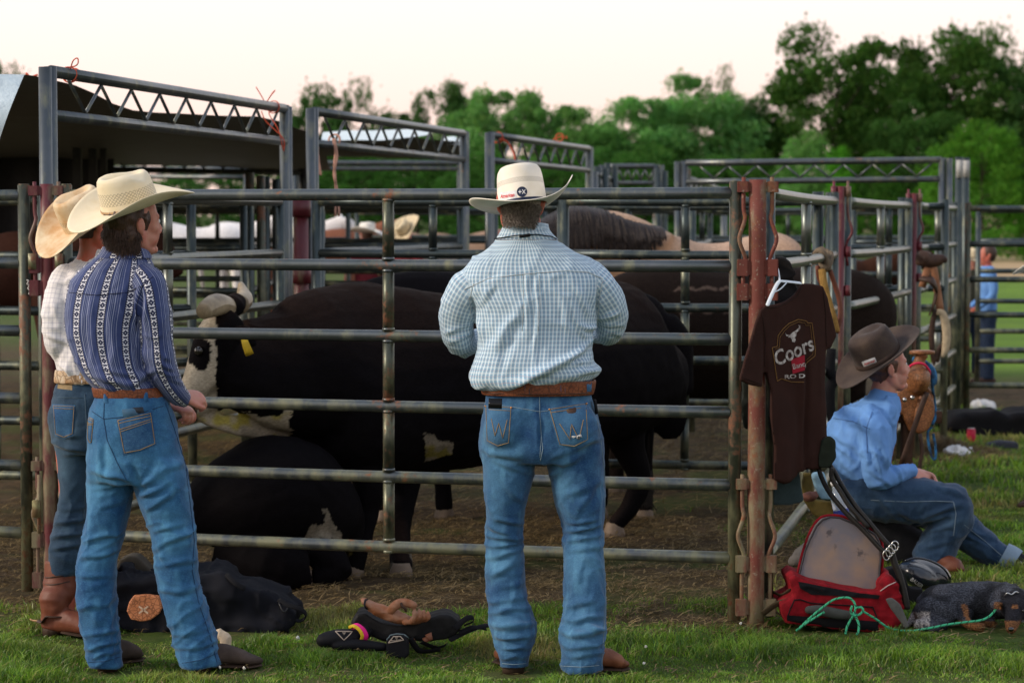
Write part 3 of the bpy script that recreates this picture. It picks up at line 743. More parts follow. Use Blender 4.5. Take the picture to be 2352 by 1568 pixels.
twine([[at(765, 318, 15), at(770, 350, 15), at(768, 380, 15), at(771, 425, 15), at(770, 497, 15)], [at(768, 318, 15), at(774, 360, 15), at(767, 400, 15), at(775, 440, 15), at(779, 497, 15)], wrap(768, 322, 15.2, .036)], tw_p, 'long pale pink twine hanging from the lower bar of the second frame', .007)
twine([wrap(1285, 316, 21.0, .034), [at(1270, 321, 21), at(1290, 314, 21), at(1302, 318, 21), at(1300, 312, 21)]], tw_o, 'red twine knotted on the third frame\'s top bar', .005)
twine([[at(1143, 318, 18.9), at(1165, 326, 18.9), at(1180, 352, 18.9), at(1183, 368, 18.9)], wrap(1143, 316, 18.95, .04)], tw_o, 'orange twine sagging from the third frame\'s near end', .006)
twine([[at(61, 175, 13), at(70, 178, 12.9), at(87, 172, 12.9)], [at(60, 168, 13), at(66, 176, 13), at(58, 180, 13)], [at(85, 205, 12.9), at(82, 213, 12.9), at(90, 208, 12.9)]], tw_o, 'orange twine tying the tarp corner', .006)

# ------------------------------------------------------------------ tarps over the far alleys
t = NT('tarp_plastic'); o = t.obj()
n = t.noise(t.mapv(o, (1, 4, 1)), 2.5, 5); geo = t.n('NewGeometry').outputs['Backfacing']
silver = t.mix(t.ramp(n, [(.4, 0.), (.6, 1.)]), (.46, .50, .52), (.36, .41, .43)); dark = t.mix(t.ramp(n, [(.4, 0.), (.6, 1.)]), (.075, .073, .078), (.045, .045, .05))
tarp_mat = t.bsdf(t.mix(geo, silver, dark), .55, 0, t.bump(t.noise(o, 9, 4), .5, .03), .3)
def tarp(rows_, label, name='tarp', thick=.004, sub=5):
    """grid of points rows_[i][j]; +normal side silver, other side dark"""
    R_ = A([[p for p in r] for r in rows_]); R_ = A([cr(r, sub) for r in R_]); R_ = np.stack([cr(R_[:, k], sub) for k in range(R_.shape[1])], 1)
    m, k, _ = R_.shape; V = R_.reshape(-1, 3); V[:, 2] += .03 * fbm(V * A([1.4, .8, 1]), 3, 5) + .02 * ridged(V * A([.9, .35, .5]), 8)
    i, j = np.meshgrid(np.arange(m - 1), np.arange(k - 1), indexing='ij'); i = i.ravel(); j = j.ravel()
    F = np.stack([i * k + j, (i + 1) * k + j, (i + 1) * k + j + 1, i * k + j + 1], 1)
    return tag(mk(name, V, F, tarp_mat, loc=V.mean(0)), label, 'tarp')
# ------------------------------------------------------------------ trees
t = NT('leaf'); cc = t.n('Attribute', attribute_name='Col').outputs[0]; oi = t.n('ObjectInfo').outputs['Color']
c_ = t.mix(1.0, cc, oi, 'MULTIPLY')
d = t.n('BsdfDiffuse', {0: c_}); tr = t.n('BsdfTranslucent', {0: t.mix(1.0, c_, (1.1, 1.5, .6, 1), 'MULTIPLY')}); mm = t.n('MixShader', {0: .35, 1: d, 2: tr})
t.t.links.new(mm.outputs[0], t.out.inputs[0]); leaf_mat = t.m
bark_mat = plain('bark', (.05, .038, .028), .95, scale=3, bscale=12, bump=.6, bdist=.05)
def tree_mesh(seed, H, R, n=9000, leaf=.22, hole=.25, low=.12, kind='oak'):
    r = np.random.default_rng(seed); 
    # limbs
    tips = []; g = G(); base = A([0, 0, -.3])
    lean = r.normal(0, .04, 2) * H
    trunk = [base, A([lean[0] * .3, lean[1] * .3, H * .28]), A([lean[0], lean[1], H * .8])]
    g.add(*tube(trunk, [.035 * H * .6, .022 * H * .6, .005 * H], 8, 4)); nl = 11
    for k in range(nl):
        h = H * (.2 + .6 * k / nl); a = k * 2.4 + r.uniform(0, 1); L = R * (1.05 - .5 * (k / nl)) * r.uniform(.7, 1.1)
        p0 = A([lean[0] * h / H, lean[1] * h / H, h]); p2 = p0 + A([math.cos(a) * L, math.sin(a) * L, L * r.uniform(.25, .9)]); p1 = (p0 + p2) / 2 + A([0, 0, -.06 * L])
        g.add(*tube([p0, p1, p2], [.010 * H * .7, .006 * H * .7, .002 * H], 5, 2)); tips += [p2, (p1 + p2) / 2, p1]
    # foliage puffs: ellipsoid clusters set round limb tips and over the crown, each filled with leaf quads, with gaps kept between
    cl = []
    for k in range(84):
        th = r.uniform(0, 2 * np.pi); zz = r.uniform(low, 1.0) ** .9
        prof = (np.sin(np.pi * min(1, (zz - low * .6) / (1.05 - low * .6))) ** .55) if kind != 'bush' else (1 - zz ** 2.2) ** .5
        rad = R * prof * math.sqrt(r.uniform(.25, 1)); cl.append((A([math.cos(th) * rad, math.sin(th) * rad, zz * H]), R * r.uniform(.09, .30)))
    for p in tips[::2]: cl.append((p, R * r.uniform(.14, .25)))
    P = []; tone = []; n_each = n // len(cl)
    for c, s in cl:
        if c[2] > H: c[2] = H * .98
        v = r.normal(0, 1, (n_each, 3)); v /= np.linalg.norm(v, axis=1, keepdims=True)
        q = r.uniform(.25, 1, n_each) ** .4; q = np.where(r.uniform(0, 1, n_each) < .16, q * r.uniform(1.05, 1.7, n_each), q); x = c + v * (s * q)[:, None] * A([1, 1, .55]); P.append(x); tone.append(np.full(n_each, r.uniform(.78, 1.22)))
    P = np.concatenate(P); tone = np.concatenate(tone)
    keep = fbm(P / R * 3.2, 2, seed) > -.55 + hole * 1.2 * (r.uniform(0, 1, len(P)) * .3 + .7)
    keep |= P[:, 2] < H * .0; P = P[keep]; tone = tone[keep]; m = len(P)
    zf = np.percentile(P[:, 2], 99.3); P[:, 2] *= H * .985 / zf; rf = np.percentile(np.hypot(P[:, 0], P[:, 1]), 96); P[:, :2] *= R / rf
    s = leaf * r.uniform(.5, 1.4, m); u = r.normal(0, 1, (m, 3)); u /= np.linalg.norm(u, axis=1, keepdims=True); w = np.cross(u, r.normal(0, 1, (m, 3))); w /= np.linalg.norm(w, axis=1, keepdims=True)
    V = np.stack([P - u * s[:, None] * .5, P + w * s[:, None] * .32, P + u * s[:, None] * .5, P - w * s[:, None] * .32], 1).reshape(-1, 3)
    F = np.arange(m * 4).reshape(-1, 4); c = A([[.042, .098, .026]]) * tone[:, None] * r.uniform(.7, 1.3, (m, 1)) + A([[.02, .01, 0]]) * r.uniform(0, 1, (m, 1))
    return g.get(), (V, F, np.repeat(c, 4, 0))
def make_tree(name, label, cat, seed, H, R, loc, tint=(1, 1, 1), group=None, **k):
    T = thing(name, label, cat, loc, group); (tv, tf, tu), (V, F, c) = tree_mesh(seed, H, R, **k)
    a = mk('trunk', tv + A(loc), tf, bark_mat, T); b = mk('crown', V + A(loc), F, leaf_mat, T, col=c, smooth=False); b.color = (*tint, 1)
    return T
PROTO = {}
def plant(kind, px, ytop, Y, wpx, label, tint=(1, 1, 1), seed=0):
    H = at(px, ytop, Y)[2]; base = at(px, 500, Y); gz0 = gz_(base[0], Y); H = H - gz0; R = wpx / 2 / FPX * Y * (1.22 if kind != 'bush' else 1.15)
    if (kind, seed) not in PROTO:
        cfg = {'tree': dict(n=30000, leaf=.25, hole=.30, low=.16), 'airy': dict(n=15000, leaf=.26, hole=.52, low=.2), 'dense': dict(n=36000, leaf=.25, hole=.02, low=.04), 'bush': dict(n=24000, leaf=.22, hole=.0, low=.0, kind='bush')}[kind]
        PROTO[kind, seed] = make_tree('bush' if kind == 'bush' else 'tree', label, 'bush' if kind == 'bush' else 'tree', 100 + seed * 7 + len(kind), 10., 5., (base[0], Y, gz0), tint, 'bushes along the field edge' if kind == 'bush' else 'trees behind the pens', **cfg)
        T = PROTO[kind, seed]; T.scale = (R / 5, R / 5, H / 10)
    else:
        T = dup(PROTO[kind, seed], (base[0], Y, gz0), rng.uniform(0, 6), (R / 5, R / 5, H / 10), label)
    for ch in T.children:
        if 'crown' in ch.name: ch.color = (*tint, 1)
    return T
hz = (1.25, 1.35, 1.6); dk = (.95, 1.05, 1.25); br = (1.7, 1.9, 1.0)  # high bluish tints below paint distance haze into the leaf colour
plant('airy', 20, 145, 120, 120, 'tree top showing above the tarp at the far left edge', dk)
plant('tree', 745, 200, 150, 170, 'leftmost dark tree behind the second trussed frame', dk, 1)
plant('airy', 838, 182, 150, 150, 'lacy tree with sky showing through its crown above the second frame', dk, 1)
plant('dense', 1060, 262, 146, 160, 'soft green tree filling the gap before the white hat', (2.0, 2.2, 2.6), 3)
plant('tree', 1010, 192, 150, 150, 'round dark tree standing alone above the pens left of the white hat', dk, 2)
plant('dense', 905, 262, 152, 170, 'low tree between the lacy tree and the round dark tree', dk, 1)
plant('dense', 1165, 210, 140, 240, 'haze-tinted green tree directly behind the white hat', (2.3, 2.4, 3.0), 2)
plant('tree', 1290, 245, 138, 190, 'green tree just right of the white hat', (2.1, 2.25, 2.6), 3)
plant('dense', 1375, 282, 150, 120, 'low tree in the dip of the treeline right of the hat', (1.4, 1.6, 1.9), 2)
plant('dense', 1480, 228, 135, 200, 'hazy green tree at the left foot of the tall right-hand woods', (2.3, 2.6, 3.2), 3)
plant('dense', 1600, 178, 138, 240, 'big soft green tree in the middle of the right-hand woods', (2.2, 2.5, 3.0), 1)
plant('airy', 1650, 155, 150, 110, 'thin topped tree rising behind the soft green tree', (1, 1.1, 1), 1)
plant('tree', 1720, 230, 142, 180, 'dark tree between the soft green tree and the tall right-hand trees', dk, 2)
plant('airy', 1790, 175, 150, 120, 'lacy tree left of the tallest crown', dk, 2)
plant('tree', 1915, 65, 140, 280, 'tallest dark tree left of centre in the right-hand woods', (.85, .95, .8), 1)
plant('tree', 2050, 95, 146, 210, 'dark tree between the two tallest crowns at right', (.8, .85, .8), 3)
plant('airy', 2030, 150, 150, 250, 'open branched tree with pink sky gaps at right', dk, 0)
plant('tree', 2190, 66, 142, 260, 'second tallest tree near the right edge', (.85, .95, .8), 2)
plant('airy', 2240, 62, 146, 200, 'light crowned tree reaching above the second tallest tree', (1.1, 1.2, 1), 1)
plant('tree', 2345, 110, 140, 190, 'tree cut off by the right edge of the picture', dk, 1)
plant('dense', 2420, 130, 145, 220, 'tree standing just past the right edge', dk, 2)
plant('dense', 2120, 235, 132, 220, 'lower dark tree in front of the tall right-hand trees', (.75, .9, .9), 1)
plant('bush', 2255, 285, 105, 260, 'large bright round bush at the right edge of the field', (1.3, 1.7, .9), 1)
plant('bush', 2180, 330, 110, 140, 'bright bush left of the large round bush', (1.5, 2.0, .9), 2)
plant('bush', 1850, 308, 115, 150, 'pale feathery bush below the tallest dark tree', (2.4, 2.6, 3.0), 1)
plant('bush', 1935, 340, 112, 90, 'small bright green bush beside the pale feathery bush', (1.4, 2.3, .9), 2)
plant('bush', 2010, 350, 112, 130, 'dull green bush behind the wide trussed frame', (1.0, 1.3, .9), 3)
plant('bush', 1740, 350, 118, 150, 'dark bush behind the narrow trussed frame', (.9, 1.1, .9), 1)
plant('dense', 1400, 300, 128, 190, 'dark low tree behind the sunlit frame ends', (1.2, 1.5, 1.6), 2)
for k, (px, yt, w) in enumerate(((-60, 330, 260), (110, 360, 260), (290, 370, 240), (470, 350, 260), (640, 330, 240), (800, 340, 240), (960, 330, 240), (1120, 350, 240), (1300, 360, 220), (1480, 340, 240), (1640, 360, 220), (1800, 390, 240), (1960, 400, 220), (2110, 390, 240), (2290, 400, 240), (2440, 380, 240), (2580, 350, 240))):
    plant('bush', px, yt, 122 + (k * 5) % 11, w, 'hedge bush %s' % ['past the left edge', 'behind the tarp at far left', 'behind the tarp, right of the black posts', 'seen under the tallest frame', 'behind the first frame\'s far post', 'under the second frame, its left half', 'under the second frame, its right half', 'directly behind the white hat', 'right of the white hat', 'under the small far frame', 'left of the narrow far frame', 'under the wide frame, its left end', 'under the middle of the wide frame', 'under the right end of the wide frame', 'below the large round bush', 'past the right edge', 'well past the right edge'][k], (1.0, 1.3, 1.2), k % 4)

for k, (px, yt, w, l) in enumerate(((-330, 240, 330, 'wide tree far outside the left edge'), (-160, 300, 260, 'tree outside the left edge'), (-560, 260, 330, 'farthest tree out past the left edge'), (2620, 120, 300, 'tall tree outside the right edge'), (2860, 160, 320, 'farthest tree out past the right edge'), (2720, 340, 320, 'hedge bush far outside the right edge'))):
    plant('bush' if 'bush' in l else 'dense', px, yt, 140, w, l, (1.2, 1.5, 1.5), 1 + k % 3)
# ------------------------------------------------------------------ animals
t = NT('animal_hide'); o = t.obj(); cc = t.n('Attribute', attribute_name='Col').outputs[0]
hn = t.noise(t.mapv(o, (60, 60, 160)), 1, 3); c = t.mix(t.ramp(hn, [(.3, 0.), (.7, 1.)]), t.mix(1.0, cc, (.7, .7, .7, 1), 'MULTIPLY'), t.mix(1.0, cc, (1.25, 1.25, 1.25, 1), 'MULTIPLY'))
hide = t.bsdf(c, .75, 0, t.bump(t.math('ADD', hn, t.noise(o, 7, 4)), .3, .004), .03, 0)
horn_mat = plain('horn', (.42, .34, .22), .35, scale=6, var=.5, c2=(.16, .12, .08), bump=.3, bscale=30)
hoof_mat = plain('hoof', (.20, .15, .11), .6, scale=20, bscale=60)
hair_black = plain('mane_black', (.02, .017, .016), .6, scale=60, bump=.6, bscale=120)
eye_mat = plain('eye_dark', (.01, .008, .006), .08, var=0, bump=0, spec=.8)
BLK = A([.0045, .0038, .0045]); CRM = A([.52, .45, .34])
def P3(l):      # [(px, py, Y)] -> world points
    return [at(*q) for q in l]
def body_sections(L):   # (px, ytop, ybot, halfwidth, Y)
    P = [at(px, (a + b) / 2, Y) for px, a, b, w, Y in L]; R = [(w, abs(b - a) / 2 / FPX * Y) for px, a, b, w, Y in L]
    return tube(P, R, 28, 4, ref=(0, 1, 0), round_caps=False)
def hoof(root, p, s=.055, yaw=0, mat=None):
    M = rot(yaw); g = G()
    g.add(*tube([p + M @ A([0, 0, .005]), p + M @ A([0, 0, .05]), p + M @ A([0, 0, .085])], [s * 1.12, s * .95, s * .75], 14, 2)); return g.mk('hoof', mat or hoof_mat, root)
def legs(pieces, L, root, r=(.10, .06, .048, .052), hoofs=True):
    for pts in L:
        pieces.append(tube(pts, list(np.interp(np.linspace(0, 1, len(pts)), np.linspace(0, 1, len(r)), r)), 14, 4))
        if hoofs: 
            p = A(pts[-1], float).copy(); p[2] = gz_(p[0], p[1]) - .01; hoof(root, p)
def g0(px, Y, h=.0):
    x = X0(px, Y); return A([x, Y, gz_(x, Y) + h])

# -- the big bull with the white face
root = thing('bull', 'big black bull with white face, blunt horns and yellow ear tag', 'bull', g0(950, 12.0))
pcs = [body_sections([(1512, 735, 810, .07, 13.0), (1498, 690, 905, .20, 12.98), (1465, 650, 985, .29, 12.92), (1405, 629, 1010, .33, 12.78), (1300, 640, 1035, .36, 12.5), (1150, 664, 1065, .38, 12.2), (1010, 664, 1085, .38, 11.95),
                      (910, 646, 1100, .36, 11.8), (850, 629, 1110, .33, 11.7), (790, 623, 1090, .30, 11.62), (730, 652, 1030, .27, 11.52), (660, 700, 1005, .22, 11.42), (590, 714, 975, .17, 11.32), (535, 716, 930, .135, 11.24), (505, 735, 860, .10, 11.2)]),
       tube(P3([(528, 728, 11.22), (498, 778, 11.17), (468, 850, 11.12), (440, 908, 11.08), (424, 935, 11.06)]), [(.105, .085), (.125, .105), (.10, .09), (.075, .062), (.06, .045)], 20, 4, ref=(0, 1, 0)),
       tube(P3([(560, 850, 11.25), (520, 905, 11.2), (470, 935, 11.13), (432, 950, 11.08)]), [(.10, .08), (.08, .055), (.055, .035), (.04, .024)], 16, 4, ref=(0, 1, 0)),
       ball(at(432, 934, 11.05), (.045, .07, .05)), ball(at(459, 806, 11.07), (.03, .03, .03)),
       tube(P3([(455, 955, 11.12), (520, 972, 11.2), (600, 985, 11.3), (665, 985, 11.4), (720, 1000, 11.5)]), [(.02, .02), (.022, .045), (.03, .05), (.04, .07), (.07, .09)], 12, 4, ref=(0, 1, 0)),
       tube(P3([(532, 705, 11.22), (545, 695, 11.3)]), .055, 12, 1, round_caps=True),
       tube(P3([(545, 760, 11.06), (570, 775, 10.97), (590, 790, 10.92)]), [(.02, .03), (.016, .05), (.006, .012)], 10, 3, ref=(0, 1, 0))]
legs(pcs, [[at(800, 985, 11.5), at(848, 1090, 11.46), at(838, 1200, 11.42), g0(808, 11.36, .04)], [at(930, 985, 11.75), at(928, 1090, 11.72), at(915, 1210, 11.62), g0(920, 11.34, .04)],
           [at(1425, 890, 12.75), at(1440, 1010, 12.75), at(1468, 1095, 12.75), at(1448, 1160, 12.72), g0(1412, 12.7, .05)], [at(1345, 900, 13.1), at(1350, 1010, 13.1), at(1372, 1090, 13.1), at(1350, 1160, 13.1), g0(1325, 13.1, .05)]], root, (.15, .10, .065, .052, .05))
pcs.append(tube(P3([(1508, 730, 13.0), (1512, 850, 13.04), (1496, 980, 13.02), (1492, 1100, 13.0)]), [.03, .022, .018, .016], 8, 3))
def bullcol(V, N):
    px, py = pix(V); n = fbm(V * 26, 3, 3); n2 = fbm(V * 9, 3, 9)
    face = (px < 497 + n * 7) & (py > 715) & (py < 1010)
    c = np.tile(BLK, (len(V), 1)); w = face.astype(float)
    eye = ((px - 459 + n * 6) / 27) ** 2 + ((py - 815 + n2 * 8) / 40) ** 2 < 1
    w[eye] = 0
    edge = 940 + n * 10 + (px - 500) * .12 - np.maximum(0, px - 640) * 1.2
    w[(py > edge) & (px < 668 + n * 18) & (py < 1030) & (px > 430) & (N[:, 1] < .8)] = 1
    w[(py > 926) & (px < 452) & (V[:, 1] < 11.3)] = .12
    patch = (np.abs(px - 1010 - n * 10) < 34) & (np.abs(py - 1030 - n2 * 12) < 22 + (px - 1010) * -.3) & (N[:, 2] < .3)
    w[patch] = .5
    foot = (V[:, 2] < .12) & (n2 > .05); w[foot] = .25
    yel = sstep(fbm(V * 12, 2, 21), .05, .4)[:, None] * (py > 930)[:, None]
    cream = CRM * (1 - yel) + A([.50, .42, .10]) * yel; cream = cream * (.72 + .4 * n2[:, None])
    br = sstep(N[:, 2], .2, 1)[:, None] * A([.012, .006, .003])
    return c * (1 - w[:, None]) + cream * w[:, None] + br
fuse('body', pcs, .010, hide, root, 5, col=bullcol, uv=False, disp=lambda V, N, U: .012 * fbm(V * 4, 3, 4) + .005 * fbm(V * 13, 2, 8) + .007 * crease(V, [9, 9, 4], 6, 4) * sstep(pix(V)[0] * -1, -760, -560))
G().add(*tube(P3([(522, 706, 11.2), (498, 700, 11.1), (478, 708, 11.0), (467, 716, 10.95)]), [.050, .053, .046, .036], 16, 4)).mk('horn', horn_mat, root)
G().add(*tube(P3([(548, 700, 11.32), (560, 688, 11.42), (558, 672, 11.5), (553, 652, 11.55)]), [.048, .044, .030, .014], 14, 4)).mk('horn', horn_mat, root)
G().add(*ball(at(457, 806, 11.035), .022)).mk('eye', eye_mat, root)
tagm = plain('tag_yellow', (.62, .42, .03), .5)
G().add(*tube([at(560, 778, 10.93), at(567, 798, 10.92), at(574, 815, 10.93)], [(.014, .003), (.018, .003), (.019, .003)], 8, 2)).mk('ear_tag', tagm, root)
g = G()
for k in range(26): g.add(*tube([at(1490 + rng.normal(0, 3), 1080, 13.0), at(1488 + rng.normal(0, 8), 1130, 13.0), at(1486 + rng.normal(0, 14), 1172, 13.0)], [.006, .005, .001], 5, 3))
g.mk('tail_tuft', hair_black, root)

# -- the black animal lying down in front of it
root = thing('bull', 'black bull with a white flank patch lying down by the boys\' duffel bag', 'bull', g0(640, 11.15))
pcs = [tube(P3([(470, 1235, 11.1), (490, 1205, 11.1), (560, 1165, 11.12), (650, 1150, 11.2), (730, 1190, 11.25), (775, 1225, 11.3), (800, 1260, 11.3)]), [(.12, .12), (.22, .20), (.32, .27), (.34, .31), (.26, .24), (.17, .16), (.09, .09)], 24, 4, ref=(0, 1, 0)),
       tube([g0(540, 11.02, .18), g0(620, 10.90, .12), g0(700, 10.94, .10)], [.16, .13, .08], 14, 3), tube([g0(700, 10.92, .08), g0(620, 10.84, .05), g0(545, 10.88, .045)], [.07, .05, .04], 12, 3),
       tube([g0(720, 11.05, .2), g0(775, 11.0, .08), g0(715, 10.97, .05)], [.10, .07, .045], 12, 3)]
def liecol(V, N):
    px, py = pix(V); n = fbm(V * 22, 3, 5); c = np.tile(BLK, (len(V), 1))
    w = ((np.abs(px - 742 - n * 14) < 22 + (py - 1190) * .45) & (np.abs(py - 1200) < 36 + n * 14)).astype(float) * .55; w[(px < 742 + n * 12) & (py < 1205)] = 0
    return c * (1 - w[:, None]) + CRM * .6 * w[:, None] * (1 + .4 * fbm(V * 40, 2, 8))[:, None]
fuse('body', pcs, .011, hide, root, 5, col=liecol, uv=False, disp=lambda V, N, U: .012 * fbm(V * 5, 3, 14))
for px in (545, 715): 
    p = g0(px, 10.84 if px < 600 else 10.97, .045); G().add(*tube([p, p - [.09, 0, .01]], [.045, .05], 12, 1)).mk('hoof', hoof_mat, root)

# -- the black cow behind, its head hanging at the right of the standing man
root = thing('cow', 'black cow with lowered head, half hidden behind the white-faced bull', 'cow', g0(1250, 13.5))
pcs = [body_sections([(800, 720, 900, .12, 13.4), (850, 640, 960, .26, 13.4), (950, 618, 1000, .33, 13.4), (1100, 630, 1010, .36, 13.45), (1280, 640, 1010, .34, 13.5), (1400, 640, 980, .28, 13.5), (1480, 665, 920, .2, 13.5), (1525, 700, 880, .14, 13.5)]),
       tube(P3([(1515, 740, 13.48), (1545, 790, 13.46), (1562, 850, 13.44), (1574, 905, 13.42)]), [(.10, .10), (.11, .115), (.085, .08), (.06, .055)], 18, 4, ref=(0, 1, 0)), tube(P3([(1530, 800, 13.48), (1535, 890, 13.46), (1560, 918, 13.43)]), [.09, .05, .03], 12, 3),
       tube(P3([(1500, 860, 13.45), (1535, 960, 13.42), (1540, 1010, 13.42)]), [(.05, .16), (.04, .12), (.02, .05)], 12, 3, ref=(0, 1, 0)), tube(P3([(1500, 735, 13.35), (1475, 755, 13.2)]), [(.05, .03), (.02, .012)], 8, 2)]
legs(pcs, [[at(1470, 900, 13.5), at(1480, 1020, 13.5), g0(1480, 13.5, .05)], [at(900, 900, 13.4), at(890, 1020, 13.4), g0(880, 13.4, .05)], [at(1390, 900, 13.6), at(1380, 1020, 13.6), g0(1375, 13.6, .05)], [at(1000, 900, 13.5), at(1010, 1020, 13.5), g0(1020, 13.5, .05)]], root)
fuse('body', pcs, .02, hide, root, 3, col=lambda V, N: np.tile(BLK * 1.1, (len(V), 1)), uv=False, disp=lambda V, N, U: .008 * fbm(V * 5, 3, 24))
G().add(*ball(at(1540, 800, 13.33), .02)).mk('eye', eye_mat, root)

# -- another black animal behind the back panel, branded on its side
root = thing('bull', 'black bull with pale brand marks on its side, behind the pen', 'bull', g0(1700, 15.0))
pcs = [body_sections([(2000, 740, 800, .08, 15.5), (1992, 670, 870, .2, 15.5), (1955, 620, 905, .3, 15.4), (1870, 606, 915, .34, 15.3), (1740, 612, 920, .36, 15.1), (1600, 610, 920, .36, 14.9), (1500, 598, 915, .33, 14.8), (1430, 615, 880, .26, 14.7), (1370, 660, 830, .18, 14.7), (1330, 690, 800, .12, 14.7)]),
       tube(P3([(1340, 720, 14.7), (1310, 790, 14.7), (1290, 850, 14.7)]), [.13, .11, .07], 14, 3)]
legs(pcs, [[at(1955, 860, 15.4), at(1965, 990, 15.4), g0(1950, 15.4, .05)], [at(1480, 860, 14.8), at(1470, 980, 14.8), g0(1470, 14.8, .05)], [at(1905, 860, 15.6), at(1915, 990, 15.6), g0(1900, 15.6, .05)], [at(1430, 860, 14.9), at(1420, 980, 14.9), g0(1415, 14.9, .05)]], root)
def brand(V, N):
    px, py = pix(V); c = np.tile(A([.016, .011, .009]), (len(V), 1))
    for k, x in enumerate((1575, 1625, 1675)):
        for y in (668, 708):
            m = (np.abs(((px - x) / 20) ** 2 + ((py - y) / 9) ** 2 - 1) < .6) & ((py - y) * (1 if y < 690 else -1) < 0); c[m] = A([.10, .07, .055])
    return c
fuse('body', pcs, .018, hide, root, 3, col=brand, uv=False)

# -- the buckskin horse
root = thing('horse', 'buckskin horse with a dark mane standing beyond the black bulls', 'horse', g0(1600, 16.6))
pcs = [body_sections([(1885, 600, 650, .10, 17.0), (1868, 548, 740, .22, 17.0), (1820, 527, 800, .28, 16.95), (1760, 536, 820, .30, 16.9), (1680, 555, 830, .30, 16.8), (1600, 556, 830, .29, 16.7), (1540, 540, 825, .26, 16.65), (1490, 530, 810, .23, 16.6), (1440, 560, 770, .18, 16.6), (1400, 620, 740, .12, 16.6)]),
       tube(P3([(1500, 610, 16.6), (1420, 560, 16.6), (1340, 545, 16.6), (1265, 560, 16.6), (1215, 600, 16.6)]), [(.17, .26), (.13, .22), (.11, .19), (.10, .16), (.09, .12)], 18, 4, ref=(0, 1, 0)),
       tube(P3([(1225, 590, 16.6), (1175, 660, 16.6), (1140, 730, 16.6)]), [(.10, .13), (.08, .10), (.055, .06)], 14, 4, ref=(0, 1, 0))]
legs(pcs, [[at(1850, 720, 17.), at(1868, 850, 17.), g0(1850, 17., .05)], [at(1490, 720, 16.6), at(1485, 850, 16.6), g0(1485, 16.6, .05)], [at(1810, 720, 17.1), at(1820, 850, 17.1), g0(1805, 17.1, .05)], [at(1450, 720, 16.7), at(1445, 850, 16.7), g0(1440, 16.7, .05)]], root, (.11, .055, .04, .04))
def bcol(V, N):
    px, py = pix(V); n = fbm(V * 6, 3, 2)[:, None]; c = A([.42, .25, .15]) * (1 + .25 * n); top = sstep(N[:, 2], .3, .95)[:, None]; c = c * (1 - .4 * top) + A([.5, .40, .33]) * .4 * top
    dk_ = sstep(1300 - px, -110, 60)[:, None]; c = c * (1 - dk_) + A([.10, .045, .03]) * dk_; l = (V[:, 2] < .6)[:, None]; return np.where(l, A([.03, .02, .015]), c)
fuse('body', pcs, .022, hide, root, 3, col=bcol, uv=False)
mane_m = plain('mane_grey_black', (.014, .011, .011), .6, scale=90, bump=.4, c2=(.045, .034, .030))
g = G()
for k in range(420):
    x = rng.uniform(1228, 1520); f = (x - 1228) / 292; yt = np.interp(x, [1228, 1300, 1340, 1400, 1440, 1490, 1520], [520, 487, 484, 497, 512, 528, 534]) - 12 + rng.uniform(0, 5); L = np.interp(x, [1228, 1440, 1520], [122, 96, 30]) * rng.uniform(.6, 1.1)
    dx = 14 + rng.normal(0, 5); g.add(*tube(P3([(x, yt, 16.60 + rng.uniform(-.03, .03)), (x + dx * .4, yt + L * .25, 16.47 - .1 * (1 - f)), (x + dx, yt + L, 16.40 - .03 * f)]), [(.010, .006), (.014, .007), (.003, .002)], 5, 3))
g.mk('mane', mane_m, root)

# -- horses far off between the rails
def far_horse(px, ytop, Y, face, col, label, L=1.5):
    zt = at(px, ytop, Y)[2]; x = X0(px, Y); root = thing('horse', label, 'horse', g0(px, Y), None); f = face
    B = lambda a, z: A([x + f * a, Y, z])
    pcs = [tube([B(-.78, zt - .35), B(-.68, zt - .26), B(-.45, zt - .27), B(0, zt - .34), B(.4, zt - .30), B(.62, zt - .34)], [(.08, .10), (.22, .25), (.27, .29), (.27, .27), (.23, .28), (.14, .2)], 18, 3, ref=(0, 1, 0)),
           tube([B(.5, zt - .30), B(.85, zt - .12), B(1.1, zt + .02)], [(.14, .22), (.10, .16), (.08, .11)], 14, 3, ref=(0, 1, 0)), tube([B(1.08, zt + .04), B(1.28, zt - .16), B(1.4, zt - .34)], [(.09, .10), (.075, .09), (.05, .05)], 12, 3, ref=(0, 1, 0)),
           tube([B(1.05, zt + .1), B(1.05, zt + .22)], [.03, .01], 6, 1)]
    for a in (-.6, .5):
        for s in (-.14, .14): pcs.append(tube([B(a, zt - .45) + [0, s, 0], B(a + .03, zt - .95) + [0, s, 0], B(a, .04) + [0, s, 0]], [.10, .05, .045], 10, 3))
    fuse('body', pcs, .03, hide, root, 2, col=lambda V, N: np.tile(A(col), (len(V), 1)) * (1 + .2 * fbm(V * 4, 2, 5))[:, None], uv=False)
    g = G()
    for k in range(30): a = rng.uniform(.5, 1.1); g.add(*tube([B(a, zt - .1 + (a - .5) * .33), B(a, zt - .3 + (a - .5) * .3) + [0, -.12, 0]], [.02, .006], 5, 1))
    G().add(*tube([B(-.78, zt - .2), B(-.9, zt - .5), B(-.86, zt - .95)], [.035, .05, .02], 8, 3)).mk('tail', plain('mane_' + label[:5], A(col) * .6, .8), root); T_ = g; T_.mk('mane', plain('mane_' + label[:5], A(col) * .6, .8), root)
far_horse(455, 511, 32, 1, (.75, .72, .70), 'white horse far back, seen above the rails right of the patterned shirt man')
far_horse(610, 513, 33.5, 1, (.75, .72, .70), 'second white horse, its rump beside the pen posts')
far_horse(720, 520, 33, 1, (.22, .09, .055), 'chestnut horse far back behind the small white hat')
far_horse(1060, 530, 34.0, -1, (.30, .20, .14), 'dun horse in the distance behind the standing man')
